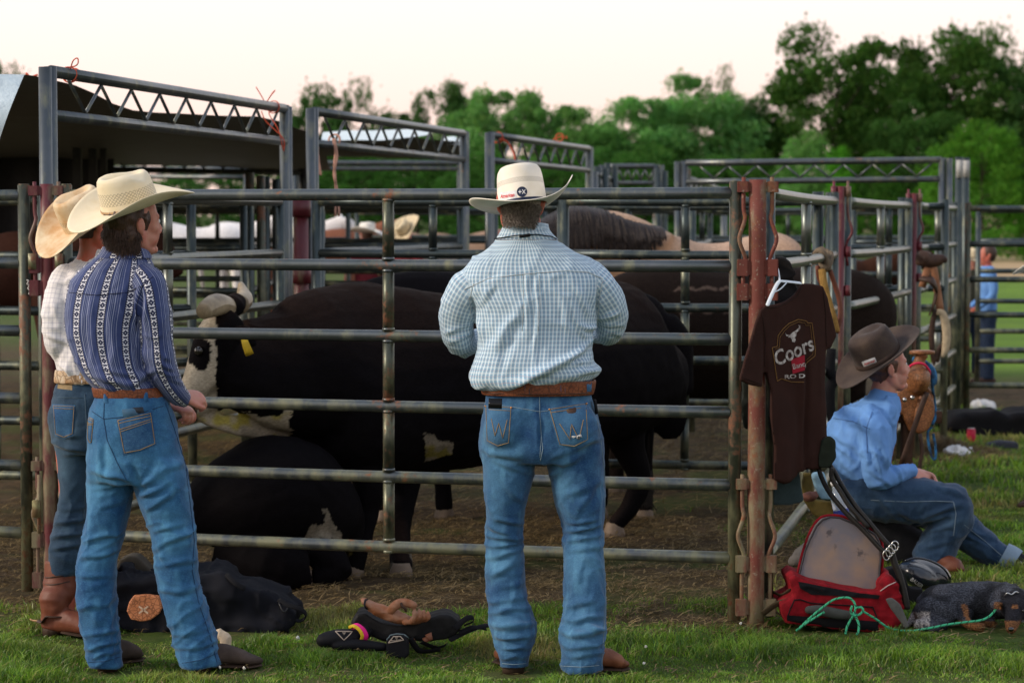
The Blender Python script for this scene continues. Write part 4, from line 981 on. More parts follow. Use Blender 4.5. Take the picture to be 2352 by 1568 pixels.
far_horse(1845, 585, 23.0, 1, (.05, .022, .014), 'dark bay horse behind the far end of the right-hand fence')
far_horse(-60, 520, 16.5, 1, (.045, .02, .015), 'dark bay horse under the tarp at the left edge')

# -- the heeler dog lying by the red bag
root = thing('dog', 'blue heeler cattle dog lying in the grass on a green rope', 'dog', g0(2230, 9.95))
D = lambda px, py, Y: at(px, py, Y)
pcs = [tube([D(2112, 1400, 9.98), D(2150, 1388, 9.98), D(2205, 1380, 9.98), D(2270, 1378, 9.98), D(2320, 1380, 9.98), D(2350, 1385, 9.96)], [(.06, .045), (.105, .078), (.10, .078), (.105, .080), (.085, .070), (.06, .055)], 20, 4, ref=(0, 1, 0)),
       ball(D(2150, 1405, 9.90), (.095, .06, .072)), tube([D(2170, 1430, 9.87), D(2130, 1432, 9.84), D(2100, 1432, 9.84)], [.035, .026, .022], 10, 3), tube([D(2102, 1432, 9.84), D(2140, 1441, 9.80), D(2160, 1442, 9.79)], [.022, .021, .02], 10, 3),
       tube([D(2222, 1405, 9.88), D(2215, 1425, 9.84), D(2240, 1437, 9.80), D(2262, 1441, 9.78)], [.034, .026, .020, .020], 10, 3), tube([D(2240, 1405, 10.0), D(2250, 1430, 9.95), D(2285, 1432, 9.9)], [.03, .022, .018], 10, 3),
       tube([D(2300, 1375, 9.95), D(2330, 1385, 9.88)], [.075, .07], 14, 1, round_caps=True), ball(D(2334, 1400, 9.82), (.062, .062, .055)), tube([D(2330, 1410, 9.79), D(2324, 1430, 9.73), D(2322, 1444, 9.70)], [.04, .030, .022], 14, 3, round_caps=True),
       tube([D(2300, 1380, 9.83), D(2284, 1388, 9.79), D(2292, 1400, 9.77)], [(.026, .012), (.024, .010), (.008, .005)], 10, 3), tube([D(2358, 1372, 9.83), D(2370, 1362, 9.82)], [(.026, .012), (.008, .006)], 10, 2),
       tube([D(2112, 1400, 9.98), D(2096, 1425, 9.95), D(2082, 1436, 9.9)], [.03, .02, .012], 8, 3)]
def dogc(V, N):
    px, py = pix(V); n = fbm(V * A([60, 60, 60]), 2, 3); n2 = fbm(V * 14, 2, 6)
    c = A([.050, .054, .066]) * (1 + .3 * n[:, None]) + A([.012, .012, .014]) * 0; d_ = sstep(n2, .0, .4)[:, None]; c = c * (1 - d_ * .7)
    tan = ((py > 1425) & (px > 2195) & (px < 2300)) | ((py > 1425) & (px > 2300)) | ((np.abs(px - 2217 - (py - 1400) * .3) < 6) & (py > 1385) & (V[:, 1] < 9.92)) | ((np.abs(px - 2292) < 9) & (py > 1382) & (py < 1398)) | ((np.abs(px - 2330) < 6) & (np.abs(py - 1393) < 5))
    c[tan] = A([.17, .075, .03]); wh = (px < 2135) & (py > 1405) & (n2 > -.2); c[wh] = A([.34, .31, .28]); hd = (px > 2298) & (py > 1358) & (py < 1425) & ~tan; c[hd] = A([.014, .014, .018]); c[(px > 2340) & (py < 1430) & (py > 1380) & (n2 > .1)] = A([.3, .32, .38])
    return np.clip(c, .006, 1)
t = NT('heeler_coat'); o = t.obj(); cc = t.n('Attribute', attribute_name='Col').outputs[0]; hn = t.noise(t.mapv(o, (110, 260, 260)), 1, 3, .8)
c = t.mix(t.ramp(hn, [(.45, 0.), (.62, .85)]), t.mix(1.0, cc, (.35, .35, .38, 1), 'MULTIPLY'), t.mix(1.0, cc, (2.1, 2.1, 2.1, 1), 'MULTIPLY')); coat = t.bsdf(c, .8, 0, t.bump(hn, .7, .006), .15)
fuse('body', pcs, .008, coat, root, 3, col=dogc, uv=False, disp=lambda V, N, U: .0035 * fbm(V * 45, 2, 24))
G().add(*ball(D(2322, 1444, 9.675), (.012, .010, .009))).mk('nose', eye_mat, root)
for x in (2322, 2350): G().add(*ball(D(x, 1402, 9.765), .007)).mk('eye', eye_mat, root)
G().add(*tube([D(2300, 1352, 9.93), D(2312, 1385, 9.83), D(2318, 1420, 9.86), D(2330, 1430, 9.95), D(2340, 1350, 10.02), D(2300, 1352, 9.93)], [(.003, .011)] * 6, 8, 4, ref=(0, 1, 0), closed=True)).mk('collar', plain('collar_black', (.02, .02, .02), .6), root)
# ------------------------------------------------------------------ cloth, skin, hats
def cloth_bump(t, o, extra=None, s=.25):
    n = t.noise(o, 420, 2); m = t.noise(o, 22, 4)
    return t.bump(m, s, .006, t.bump(n, .3, .0008))
def denim(name, col, fade, worn=1.0):
    t = NT(name); o = t.obj(); x = t.n('Attribute', attribute_name='Col').outputs[0]
    w = t.n('SeparateColor', {0: x}).outputs[0]
    n = t.noise(o, 14, 5, .65); tw = t.noise(t.mapv(o, (900, 900, 90)), 1, 2); tw2 = t.noise(t.mapv(o, (140, 140, 500)), 1, 2)
    f = t.math('ADD', t.math('MULTIPLY', w, worn), t.math('MULTIPLY', t.math('SUBTRACT', n, .5), 1.0), clamp=True)
    c = t.mix(f, col, fade); c = t.mix(t.ramp(tw, [(.35, .35), (.65, 0.)]), c, tuple(A(col) * .55)); c = t.mix(t.ramp(tw2, [(.5, 0.), (.7, .22)]), c, tuple(np.minimum(A(fade) * 1.3, 1)))
    return t.bsdf(c, .85, 0, cloth_bump(t, o, s=.4), .2, .15)
D_man = denim('denim_worn_blue', (.007, .043, .130), (.085, .235, .385))
D_boy = denim('denim_mid_blue', (.006, .052, .155), (.075, .25, .43))
D_dark = denim('denim_dark', (.010, .030, .062), (.045, .095, .15))
D_seat = denim('denim_navy', (.010, .032, .075), (.05, .10, .17))
def lines(t, x, period, lo, hi):
    f = t.math('FRACT', t.math('DIVIDE', x, period)); return t.band(f, lo, hi)
def shirt_check(name, base, white, lineA, lineB, pu=.018, redline=None, pv=None):
    t = NT(name); o = t.obj(); u, v = t.uv(); pv = pv or pu
    cu = lines(t, u, pu, .0, .34); cv = lines(t, v, pv, .0, .30)
    c = t.mix(t.math('MULTIPLY', lines(t, u, pu, .44, .90), .55), base, lineA); c = t.mix(t.math('MULTIPLY', lines(t, v, pv, .42, .92), .35), c, lineA)
    c = t.mix(t.math('MULTIPLY', cv, .38), c, white); c = t.mix(t.math('MULTIPLY', cu, .70), c, white)
    if redline is not None:
        c = t.mix(t.math('MULTIPLY', lines(t, u, pu, .63, .74), .45), c, redline); c = t.mix(t.math('MULTIPLY', lines(t, v, pv, .63, .73), .5), c, redline)
    return t.bsdf(c, .8, 0, cloth_bump(t, o, s=.3), .2, .1)
SH_man = shirt_check('shirt_blue_check', (.27, .44, .55), (.66, .73, .78), (.12, .30, .47), None, .0160, (.40, .25, .27))
SH_grid = shirt_check('shirt_white_grid', (.66, .64, .64), (.72, .70, .70), (.66, .64, .65), None, .018, (.25, .26, .36))
# navy western shirt: stripes and woven bands of stepped diamonds
t = NT('shirt_western_stripe'); o = t.obj(); u, v = t.uv(); PER = .098
fu = t.math('MULTIPLY', t.math('FRACT', t.math('DIVIDE', u, PER)), PER)
c = t.mix(t.ramp(t.noise(o, 12, 3), [(.3, 0.), (.7, 1.)]), (.024, .040, .125), (.036, .056, .165))
for a, b, w in ((.040, .0425, .8), (.047, .0485, .7), (.053, .0545, .7), (.060, .0625, .8), (.069, .070, .6), (.078, .0795, .7)): c = t.mix(t.math('MULTIPLY', t.band(fu, a, b), w), c, (.34, .38, .52))
bandm = t.band(fu, .005, .029); c = t.mix(t.band(fu, .001, .033), c, (.010, .014, .045)); c = t.mix(bandm, c, (.60, .61, .68))
dx = t.math('ABSOLUTE', t.math('SUBTRACT', fu, .017)); fv = t.math('FRACT', t.math('DIVIDE', v, .034)); dv = t.math('ABSOLUTE', t.math('SUBTRACT', fv, .5))
q = lambda x, s: t.math('DIVIDE', t.math('FLOOR', t.math('MULTIPLY', x, s)), s)
dia = t.math('LESS_THAN', t.math('ADD', q(t.math('DIVIDE', dx, .012), 5), q(t.math('MULTIPLY', dv, 2.2), 6)), .62)
dots = t.math('MULTIPLY', t.math('GREATER_THAN', dx, .0085), t.math('GREATER_THAN', t.math('FRACT', t.math('DIVIDE', v, .0085)), .5))
fv2 = t.math('ABSOLUTE', t.math('SUBTRACT', t.math('FRACT', t.math('ADD', t.math('DIVIDE', v, .034), .5)), .5)); cross = t.math('MULTIPLY', t.math('LESS_THAN', fv2, .10), t.math('LESS_THAN', dx, .008))
dm_ = t.math('MULTIPLY', bandm, t.math('MAXIMUM', t.math('MAXIMUM', dia, dots), cross)); inner = t.math('LESS_THAN', t.math('ADD', t.math('DIVIDE', dx, .012), t.math('MULTIPLY', dv, 3)), .22)
c = t.mix(dm_, c, (.012, .018, .06)); c = t.mix(t.math('MULTIPLY', inner, bandm), c, (.55, .56, .62))
SH_west = t.bsdf(c, .75, 0, cloth_bump(t, o, s=.3), .25, .1)
SH_blue = plain('shirt_light_blue', (.13, .29, .62), .8, var=.15, scale=8, bump=.3, bscale=300)
SH_pale = plain('shirt_pale_blue', (.30, .42, .62), .8, var=.15, scale=8)
def skin_mat(name, c, flush):
    t = NT(name); o = t.obj(); n = t.noise(o, 30, 4); cc = t.mix(t.ramp(n, [(.35, 0.), (.7, 1.)]), c, flush)
    m = t.bsdf(cc, .5, 0, t.bump(t.noise(o, 300, 3), .15, .001), .4)
    b = [x for x in t.t.nodes if x.type == 'BSDF_PRINCIPLED'][0]; b.inputs['Subsurface Weight'].default_value = .25; b.inputs['Subsurface Radius'].default_value = (.012, .004, .002); b.inputs['Subsurface Scale'].default_value = .6
    return m
SK_old = skin_mat('skin_ruddy', (.42, .15, .10), (.48, .10, .06)); SK_young = skin_mat('skin_fair', (.46, .22, .16), (.46, .16, .12)); SK_pale = skin_mat('skin_pale_pink', (.50, .26, .20), (.50, .19, .15))
def hair_mat(name, a, b):
    t = NT(name); o = t.obj(); n = t.noise(t.mapv(o, (260, 260, 26)), 1, 3); return t.bsdf(t.mix(t.ramp(n, [(.35, 0.), (.65, 1.)]), a, b), .5, 0, t.bump(n, .6, .003), .4)
H_grey = hair_mat('hair_grey_brown', (.05, .038, .03), (.26, .22, .19)); H_brown = hair_mat('hair_dark_brown', (.022, .011, .007), (.075, .036, .022)); H_red = hair_mat('hair_auburn', (.05, .02, .012), (.12, .05, .03))
def straw_mat(name, c, stain, band=(.055, .085), stainf=0.0, holes=1.0):
    t = NT(name); o = t.obj(); u, v = t.uv(); w1 = t.math('SINE', t.math('MULTIPLY', t.math('ADD', u, v), 1500)); w2 = t.math('SINE', t.math('MULTIPLY', t.math('SUBTRACT', u, v), 1500))
    weave = t.math('MULTIPLY', w1, w2); cc = t.mix(t.ramp(t.noise(o, 14, 4), [(.35, 0.), (.7, 1.)]), c, tuple(A(c) * A([.93, .90, .82])))
    st = t.ramp(t.noise(o, 9, 4), [(max(0, .62 - stainf * .3), 0.), (.80 - stainf * .2, 1.)]); cc = t.mix(t.math('MULTIPLY', st, min(1, stainf)), cc, stain)
    a = t.math('FRACT', t.math('DIVIDE', t.math('ADD', u, t.math('MULTIPLY', v, 1.0)), .013)); b = t.math('FRACT', t.math('DIVIDE', t.math('SUBTRACT', u, t.math('MULTIPLY', v, 1.0)), .013))
    hl = t.math('MULTIPLY', t.math('ADD', t.math('LESS_THAN', t.math('ABSOLUTE', t.math('SUBTRACT', a, .5)), .16), t.math('LESS_THAN', t.math('ABSOLUTE', t.math('SUBTRACT', b, .5)), .16), clamp=True), t.band(v, *band))
    dot = t.math('MULTIPLY', hl, t.math('GREATER_THAN', t.math('MULTIPLY', t.math('SINE', t.math('MULTIPLY', u, 1400)), t.math('SINE', t.math('MULTIPLY', v, 1400))), -.1))
    cc = t.mix(t.math('MULTIPLY', dot, .75 * holes), cc, (.09, .075, .05))
    return t.bsdf(cc, .6, 0, t.bump(weave, .12, .001, t.bump(t.noise(o, 60, 3), .2, .002)), .35)
ST_white = straw_mat('straw_bleached', (.74, .70, .62), (.5, .4, .25), (.066, .084)); ST_cream = straw_mat('straw_cream', (.72, .64, .47), (.5, .36, .18), (.028, .072), .25); ST_stain = straw_mat('straw_sweat_stained', (.70, .58, .40), (.48, .24, .07), (.03, .05), .8)
ST_plain = plain('straw_far', (.66, .55, .36), .8); FELT = plain('felt_brown', (.036, .025, .023), .95, var=.4, scale=9, bump=.25, bscale=300, c2=(.070, .050, .038), sheen=.1)
FELT_white = plain('hat_far_white', (.82, .80, .74), .8)
L_belt = None
def leather(name, c, c2, tool=0, rough=.55):
    t = NT(name); o = t.obj(); n = t.noise(o, 18, 5); cc = t.mix(t.ramp(n, [(.35, 0.), (.7, 1.)]), c, c2); h = t.noise(o, 160, 3)
    if tool:
        vo = t.n('TexVoronoi', {'Vector': o, 'Scale': tool}, feature='DISTANCE_TO_EDGE').outputs[0]; h = t.math('ADD', t.math('MULTIPLY', t.math('LESS_THAN', vo, .06), 1.0), h); cc = t.mix(t.math('MULTIPLY', t.math('LESS_THAN', vo, .07), .65), cc, tuple(A(c) * .3))
    return t.bsdf(cc, rough, 0, t.bump(h, .4, .002), .3)
L_belt = leather('leather_tooled_brown', (.15, .040, .014), (.22, .07, .028), 70); L_boot = leather('leather_boot_tan', (.12, .038, .018), (.21, .08, .04)); L_suede = leather('suede_grey_brown', (.045, .032, .027), (.08, .058, .048), 0, .9); L_dark = leather('leather_dark', (.03, .014, .009), (.06, .03, .018)); L_red = leather('leather_red_brown', (.10, .026, .014), (.15, .048, .024)); L_sole = plain('sole', (.05, .03, .02), .7)
thread = plain('thread_tan', (.30, .20, .09), .8); thread_d = plain('thread_dark', (.02, .035, .07), .9); metal_m = plain('nickel', (.5, .5, .5), .3, metal=1)
white_m = plain('patch_white', (.72, .72, .72), .7); red_m = plain('print_red', (.55, .02, .025), .7); navy_m = plain('patch_navy', (.015, .025, .06), .7); black_m = plain('black_cloth', (.006, .006, .008), .85, bump=.3); phone_m = plain('phone_glass', (.01, .01, .012), .12, bump=0); phone_b = plain('phone_blue', (.05, .12, .20), .35)
SURF = {}
def head_parts(c, M, s=1.0, slim=1.0):
    """closed pieces of a head; local frame +Y face, +Z up; c = centre between the ears"""
    W = lambda p: c + M @ (A(p) * s)
    def B(p, r): return ball(W(p), A(r) * s, M, 16)
    def T(P, R, **k): return tube([W(p) for p in P], A(R) * s, 14, 3, ref=M @ A([1, 0, 0]), **k)
    L = [B((0, -.012, .035), (.076 * slim, .098, .090)), T([(0, .045, .07), (0, .055, .0), (0, .055, -.05), (0, .058, -.095)], [(.058, .042), (.064, .046), (.054, .048), (.028, .030)], round_caps=True), B((0, .082, -.098), (.022, .018, .018)),
         T([(0, .090, .028), (0, .101, .0), (0, .112, -.022), (0, .100, -.033)], [(.008, .010), (.0085, .011), (.0115, .010), (.013, .008)]), B((.011, .103, -.030), (.009, .011, .008)), B((-.011, .103, -.030), (.009, .011, .008)),
         B((0, .091, -.056), (.024, .011, .0065)), B((0, .088, -.068), (.020, .011, .0075)), T([(-.05, .074, .032), (0, .094, .030), (.05, .074, .032)], [.012, .011, .012])]
    for q in (-1, 1):
        L += [B((q * .042, .060, -.012), (.024, .024, .024)), B((q * .040, .042, -.050), (.022, .040, .036)), T([(q * .056, .002, -.03), (q * .050, .012, -.066), (q * .024, .058, -.096)], [(.018, .026), (.018, .022), (.018, .018)], round_caps=True),
              B((q * .080, -.008, .002), (.009, .019, .030)), T([(q * .077, .004, .020), (q * .085, -.008, .030), (q * .089, -.022, .016), (q * .085, -.020, -.006), (q * .078, -.006, -.024)], [.0048, .0048, .0048, .0045, .005], round_caps=True), B((q * .080, -.004, -.024), (.006, .008, .009))]
    return L
def hand_parts(w, d, n, side=1, curl=.6, s=1.0):
    """palm and five separate fingers. w wrist, d pointing direction, n palm-facing normal"""
    d = A(d, float); d /= np.linalg.norm(d); n = A(n, float); n -= d * n.dot(d); n /= np.linalg.norm(n); x = np.cross(d, n) * side
    L = [tube([w - d * .03, w, w + d * .045 * s, w + d * .085 * s], [(.026, .020), (.027, .018), (.040, .016), (.041, .013)], 14, 3, ref=x, round_caps=True)]
    for k, (off_, ln) in enumerate(((-.030, .068), (-.010, .077), (.011, .072), (.030, .056))):
        b = w + (d * .085 + x * off_) * s; c_ = curl * (.85 + .1 * k); P = [b - d * .012]; a = 0; p = b; P.append(p)
        for f, L_ in ((.9, .42), (1.5, .32), (1.1, .26)):
            a += c_ * f * .7; p = p + (d * math.cos(a) + n * math.sin(a)) * ln * L_ * s; P.append(p)
        L.append(tube(P, [.0095, .0092, .0086, .008, .0062], 8, 2, round_caps=True))
    b = w + (d * .025 - x * .026) * s; L.append(tube([b, b + (d * .03 - x * .022 + n * .008) * s, b + (d * .058 - x * .022 + n * .020) * s, b + (d * .078 - x * .014 + n * .028) * s], [.014, .0115, .0095, .007], 8, 2, round_caps=True))
    return L
def hat(parent, c, M, mat, crown=(.082, .100, .125), brimw=.105, curl=.055, front=.0, band=None, bmat=None, brimmat=None, pinch=.028, curlp=2.0, round_top=False, bandh=.012, asym=0):
    """cowboy hat; c = centre of the opening, M frame (+Y front, +Z up)"""
    W = lambda P: c + P @ M.T
    T = thing('hat', None, None, c); T.parent = parent; T.location = tuple(A(c) - off(parent)); 
    n = 56; th = np.linspace(0, 2 * np.pi, n + 1); ct, st = np.cos(th), np.sin(th); rows_ = []; uvs = []
    a, b, h = crown
    prof = [(0, 1.0), (.15, .99), (.35, .975), (.55, .955), (.75, .925), (.88, .885), (.96, .81), (1.0, .68)]
    def topz(x, y, r):
        if round_top: return -.012 * r * 0 - .020 * np.exp(-((x / .03) ** 2)) * np.exp(-((y - .03) / .05) ** 2)
        g_ = -pinch * np.exp(-(x / (.26 * a)) ** 2) * sstep(b * .75 - np.abs(y - .0), 0, .03); s_ = -.026 * np.exp(-(((np.abs(x) - .75 * a) / (.3 * a)) ** 2 + ((y - .45 * b) / (.42 * b)) ** 2)); return g_ + s_
    for z, k in prof:
        x, y = a * k * ct, b * k * st; pin = 1 - .20 * z ** 2 * sstep(y, .02, .09) * (0 if round_top else 1); x = x * pin
        zz = h * z + (topz(x, y, 1) * max(0, (z - .7) / .3)) - .010 * z * (y / b) * (1 if not round_top else 0); rows_.append(np.stack([x, y, np.broadcast_to(zz, x.shape)], 1)); uvs.append(np.stack([th * .09, np.full(n + 1, z * h)], 1))
    dome = .012 if round_top else .006
    for k in (.56, .42, .28, .14, .001):
        x, y = a * k * ct, b * k * st; pin = 1 - .20 * sstep(y, .02, .09) * (0 if round_top else 1); x = x * pin
        zz = h + dome * (1 - (k / .68) ** 2) + topz(x, y, k) - .010 * (y / b); rows_.append(np.stack([x, y, zz], 1)); uvs.append(np.stack([th * .09, np.full(n + 1, h * 1.05 + (.68 - k) * .08)], 1))
    V = A(rows_).reshape(-1, 3); m = len(rows_); n1 = n + 1; i, j = np.meshgrid(np.arange(m - 1), np.arange(n), indexing='ij'); i = i.ravel(); j = j.ravel()
    F = np.stack([i * n1 + j, i * n1 + j + 1, (i + 1) * n1 + j + 1, (i + 1) * n1 + j], 1)
    cr_ = mk('crown', W(V), F, mat, T, uv=np.concatenate(uvs))
    # brim, two skins with an edge
    rr = np.linspace(0, 1, 12); B = []; BU = []
    def brim_at(k, lift):
        w = brimw * (1 + .12 * np.abs(st) ** 2); x = (a * 1.0 + w * k) * ct; y = (b + w * k) * st
        side_ = np.abs(ct) ** curlp; z = curl * side_ * (k ** 1.7) * (1 + asym * ct) - (front * (st > 0) * st ** 2 + .020 * (st <= 0) * st ** 2) * k; x = x - np.sign(ct) * curl * .30 * side_ * k ** 2.2 * 1.0
        return np.stack([x, y, z + lift], 1)
    seq = [(k, .002) for k in rr] + [(1.012, .0)] + [(k, -.002) for k in rr[::-1]]
    for k, l in seq: B.append(brim_at(k, l)); BU.append(np.stack([th * .16, np.full(n1, -.03 - k * brimw)], 1))
    V = A(B).reshape(-1, 3); m = len(B); i, j = np.meshgrid(np.arange(m - 1), np.arange(n), indexing='ij'); i = i.ravel(); j = j.ravel(); F = np.stack([i * n1 + j + 1, i * n1 + j, (i + 1) * n1 + j, (i + 1) * n1 + j + 1], 1)
    br_ = mk('brim', W(V), F, brimmat or mat, T, uv=np.concatenate(BU))
    if band:
        R_ = [];
        for z, k in ((.0, 1.012), (.004, 1.03), (bandh, 1.02), (bandh + .001, 1.0)): R_.append(np.stack([a * k * ct, b * k * st, np.full(n1, z + .002)], 1))
        V = A(R_).reshape(-1, 3); i, j = np.meshgrid(np.arange(3), np.arange(n), indexing='ij'); i = i.ravel(); j = j.ravel(); F = np.stack([i * n1 + j, i * n1 + j + 1, (i + 1) * n1 + j + 1, (i + 1) * n1 + j], 1); mk('hat_band', W(V), F, band, T)
    return T, cr_
def strands(n, root_fn, r=.0016, seed=3):
    r_ = np.random.default_rng(seed); g = G()
    for k in range(n): g.add(*tube(root_fn(r_), [r, r * 1.2, r * .3], 4, 3))
    return g
def sections(L, Y, power=2.3, n=40, dy=0):
    """horizontal sections: (py, xl, xr, halfdepth[, Yc])"""
    P = []; R = []
    for q in L:
        yc = q[4] if len(q) > 4 else Y; P.append(at((q[1] + q[2]) / 2, q[0], yc + dy)); R.append(((q[2] - q[1]) / 2 / FPX * yc, q[3]))
    return tube(P, R, n, 4, ref=(1, 0, 0), fixed=True, power=power)
def shrink(piece, k=.88):
    V, F, U = piece; N = normals(V, F); return V - N * 0 + (V.mean(0) - V) * (1 - k) * A([1, 1, .0]), F, U
def wear(V, N, spots, Y):
    """faded patches of worn denim: (px, py, rx, ry, amount)"""
    px, py = pix(V); w = .14 + 0 * px
    for x, y, rx, ry, a in spots: w = w + a * np.exp(-((px - x) / rx) ** 2 - ((py - y) / ry) ** 2) * (N[:, 1] < .3)
    w = w + .30 * sstep(fbm(V * A([30, 30, 12]), 2, 2), .1, .5); return np.stack([np.clip(w, 0, 1)] * 3, 1)
def boot(parent, heel, toe, h, r=.048, mat=None, soleh=.03, name='boot', heelz=0, shaft=None, square=1.0, thin=1.0):
    """foot from heel to toe (ground points) and a short shaft"""
    heel = A(heel, float); toe = A(toe, float); d = toe - heel; L = np.linalg.norm(d[:2]); u = A([d[0], d[1], 0]) / L; s = np.cross(u, [0, 0, 1.])
    z = heel[2]; T = thing(name, None, None, heel); T.parent = parent; T.location = tuple(heel - off(parent))
    P = [heel + u * .018 + [0, 0, .062], heel + u * .055 + [0, 0, .066], heel + u * .12 + [0, 0, .068], heel + u * .19 + [0, 0, .050], heel + u * (L - .05) + [0, 0, .040], heel + u * (L - .012) + [0, 0, .034]]
    R = [(.026, .032), (.033, .038), (.038, .038), (.048, .028), (.040 * square, .022), (.022 * square, .014)]
    pc = [tube(P, R, 18, 4, ref=s, round_caps=True), tube([heel + u * .05 + [0, 0, .07], heel + u * .05 + [0, 0, .14], (shaft if shaft is not None else heel + u * .045 + [0, 0, h])], [(.044 * thin, .052 * thin), (.046 * thin, .054 * thin), (.055 * thin, .060 * thin)], 18, 3, ref=s)]
    fuse('upper', pc, .007, mat, T, 3, disp=lambda V, N, U: .003 * fbm(V * 25, 3, 4) + .004 * ridged(V * A([12, 12, 40]), 9) * sstep(V[:, 2], z + .07, z + .12) * (1 - sstep(V[:, 2], z + .2, z + .25)), uv=False)
    g = G(); SP = [heel + u * .10 + [0, 0, .022], heel + u * .19 + [0, 0, .018], heel + u * (L - .05) + [0, 0, .016], heel + u * (L) + [0, 0, .018]]
    g.add(*tube(SP, [(.034, .006), (.050, .006), (.046 * square, .006), (.024 * square, .005)], 14, 3, ref=s)); g.add(*tube([heel + u * .045 + [0, 0, 0], heel + u * .045 + [0, 0, .042]], [(.034, .042), (.037, .045)], 16, 1, ref=u)); g.mk('sole', L_sole, T)
    return T
# ================================================================== the man in the checked shirt, centre
YM = 8.97
man = thing('person', 'broad man seen from behind in white straw hat, blue checked shirt and faded jeans', 'person', A([X0(1240, 8.95), 8.95, 0]))
torso = [(512, 1158, 1258, .062, YM + .01), (530, 1155, 1262, .068, YM), (552, 1140, 1278, .078), (572, 1112, 1312, .09), (595, 1080, 1350, .108), (625, 1060, 1384, .125), (665, 1062, 1388, .138), (710, 1088, 1374, .146), (760, 1096, 1366, .148), (800, 1096, 1362, .152), (835, 1084, 1366, .162), (856, 1076, 1380, .160), (870, 1090, 1372, .148), (878, 1112, 1362, .132)]
armL = ([at(1115, 628, YM), at(1072, 668, YM), at(1050, 725, YM + .04), at(1055, 776, YM + .09), at(1068, 788, YM + .20), at(1100, 778, YM + .30)], [(.058, .058), (.072, .076), (.060, .068), (.052, .058), (.047, .049), (.038, .040)])
armR = ([at(1330, 618, YM), at(1370, 662, YM), at(1403, 715, YM + .04), at(1402, 752, YM + .09), at(1390, 766, YM + .20), at(1350, 760, YM + .30)], [(.058, .058), (.075, .076), (.062, .068), (.053, .057), (.047, .049), (.038, .040)])
mf = [(1236, 640, 1228, 850, 7, .009), (1212, 640, 1205, 760, 6, .007), (1090, 868, 1230, 870, 14, .014), (1110, 890, 1300, 838, 12, .020), (1180, 880, 1330, 812, 10, .015), (1240, 862, 1376, 782, 10, .018), (1120, 820, 1190, 720, 16, .012), (1130, 850, 1160, 760, 12, .010),
      (1340, 850, 1376, 800, 8, .012), (1300, 840, 1352, 832, 8, .010), (1310, 700, 1345, 775, 9, .010), (1325, 668, 1352, 720, 8, .009), (1290, 690, 1310, 760, 9, .006), (1095, 720, 1115, 790, 8, .010), (1084, 690, 1094, 745, 6, -.012), (1376, 668, 1374, 735, 6, -.014), (1100, 700, 1140, 660, 8, .008),
      (1030, 790, 1085, 770, 7, .010), (1025, 770, 1075, 750, 6, .008), (1395, 770, 1440, 780, 6, .008), (1385, 750, 1432, 752, 6, .009), (1395, 735, 1425, 722, 6, .006), (1150, 640, 1120, 655, 10, .006), (1320, 866, 1378, 856, 8, .012), (1080, 862, 1110, 885, 8, .012), (1335, 745, 1372, 760, 7, .010)]
def shirt_disp(fl, Y, amp=1.0, seed=0):
    def f(V, N, U):
        tw = V[:, 0] * .35
        Vt = V + np.stack([0 * tw, 0 * tw, tw], 1)
        d = amp * (.006 * fbm(V * A([8, 8, 5]), 3, seed) + .0085 * crease(Vt, [7, 7, 9], seed + 3, 4, .8) * (.6 + .6 * vnoise(V * 5, seed + 9)) + .0042 * crease(V, [17, 17, 8], seed + 5, 4, 1.0) + .0015 * crease(V, [40, 40, 26], seed + 6, 3))
        return d + folds(V, N, fl, Y)
    return f
so = fuse('shirt', [sections(torso, YM)] + [tube(p, r, 26, 4, ref=(0, 1, 0), round_caps=True) for p, r in (armL, armR)], .0075, SH_man, man, 2, disp=shirt_disp(mf, YM - .14),
          post=lambda V, N: V - A([0, 0, 1]) * ((1 - sstep(V[:, 2], at(1200, 885, YM)[2], at(1200, 820, YM)[2])) * (.006 - (V[:, 0] - at(1235, 880, YM)[0]) * .10))[:, None])
S_m = Surf(so)
# yoke and sleeve seams, collar
g = G(); seam(g, S_m, [(1066, 665), (1120, 640), (1180, 632), (1240, 626), (1300, 622), (1350, 625), (1384, 640)], .0013)
seam(g, S_m, [(1088, 650), (1078, 690), (1082, 730)], .0013); seam(g, S_m, [(1384, 640), (1376, 690), (1374, 730)], .0013)
for x in (1201, 1238): seam(g, S_m, [(x, 632), (x + 2, 700), (x - 2, 760)], .0013)
g.mk('seam', plain('seam_pale', (.5, .56, .58), .8), so)
col_pts = [(514, 1157, 1259, .064, YM + .01), (530, 1150, 1264, .072, YM), (550, 1138, 1282, .082, YM)]
sec = sections(col_pts, YM, n=40); G().add(sec[0], sec[1][:1], sec[2]).mk('collar', SH_man, man)
g = G(); 
for a_, b_ in (((1160, 541), (1262, 541)),): seam(g, Surf(bpy.data.objects[so.name]), [(1140, 552), (1165, 546), (1195, 541), (1230, 540), (1262, 546), (1275, 553)], .0022, lift=.010)
g.mk('hat_cord', black_m, man); G().add(*tube([at(1196, 543, YM - .10), at(1216, 540, YM - .10)], .006, 8, 1, round_caps=True)).mk('cord_slide', black_m, man)
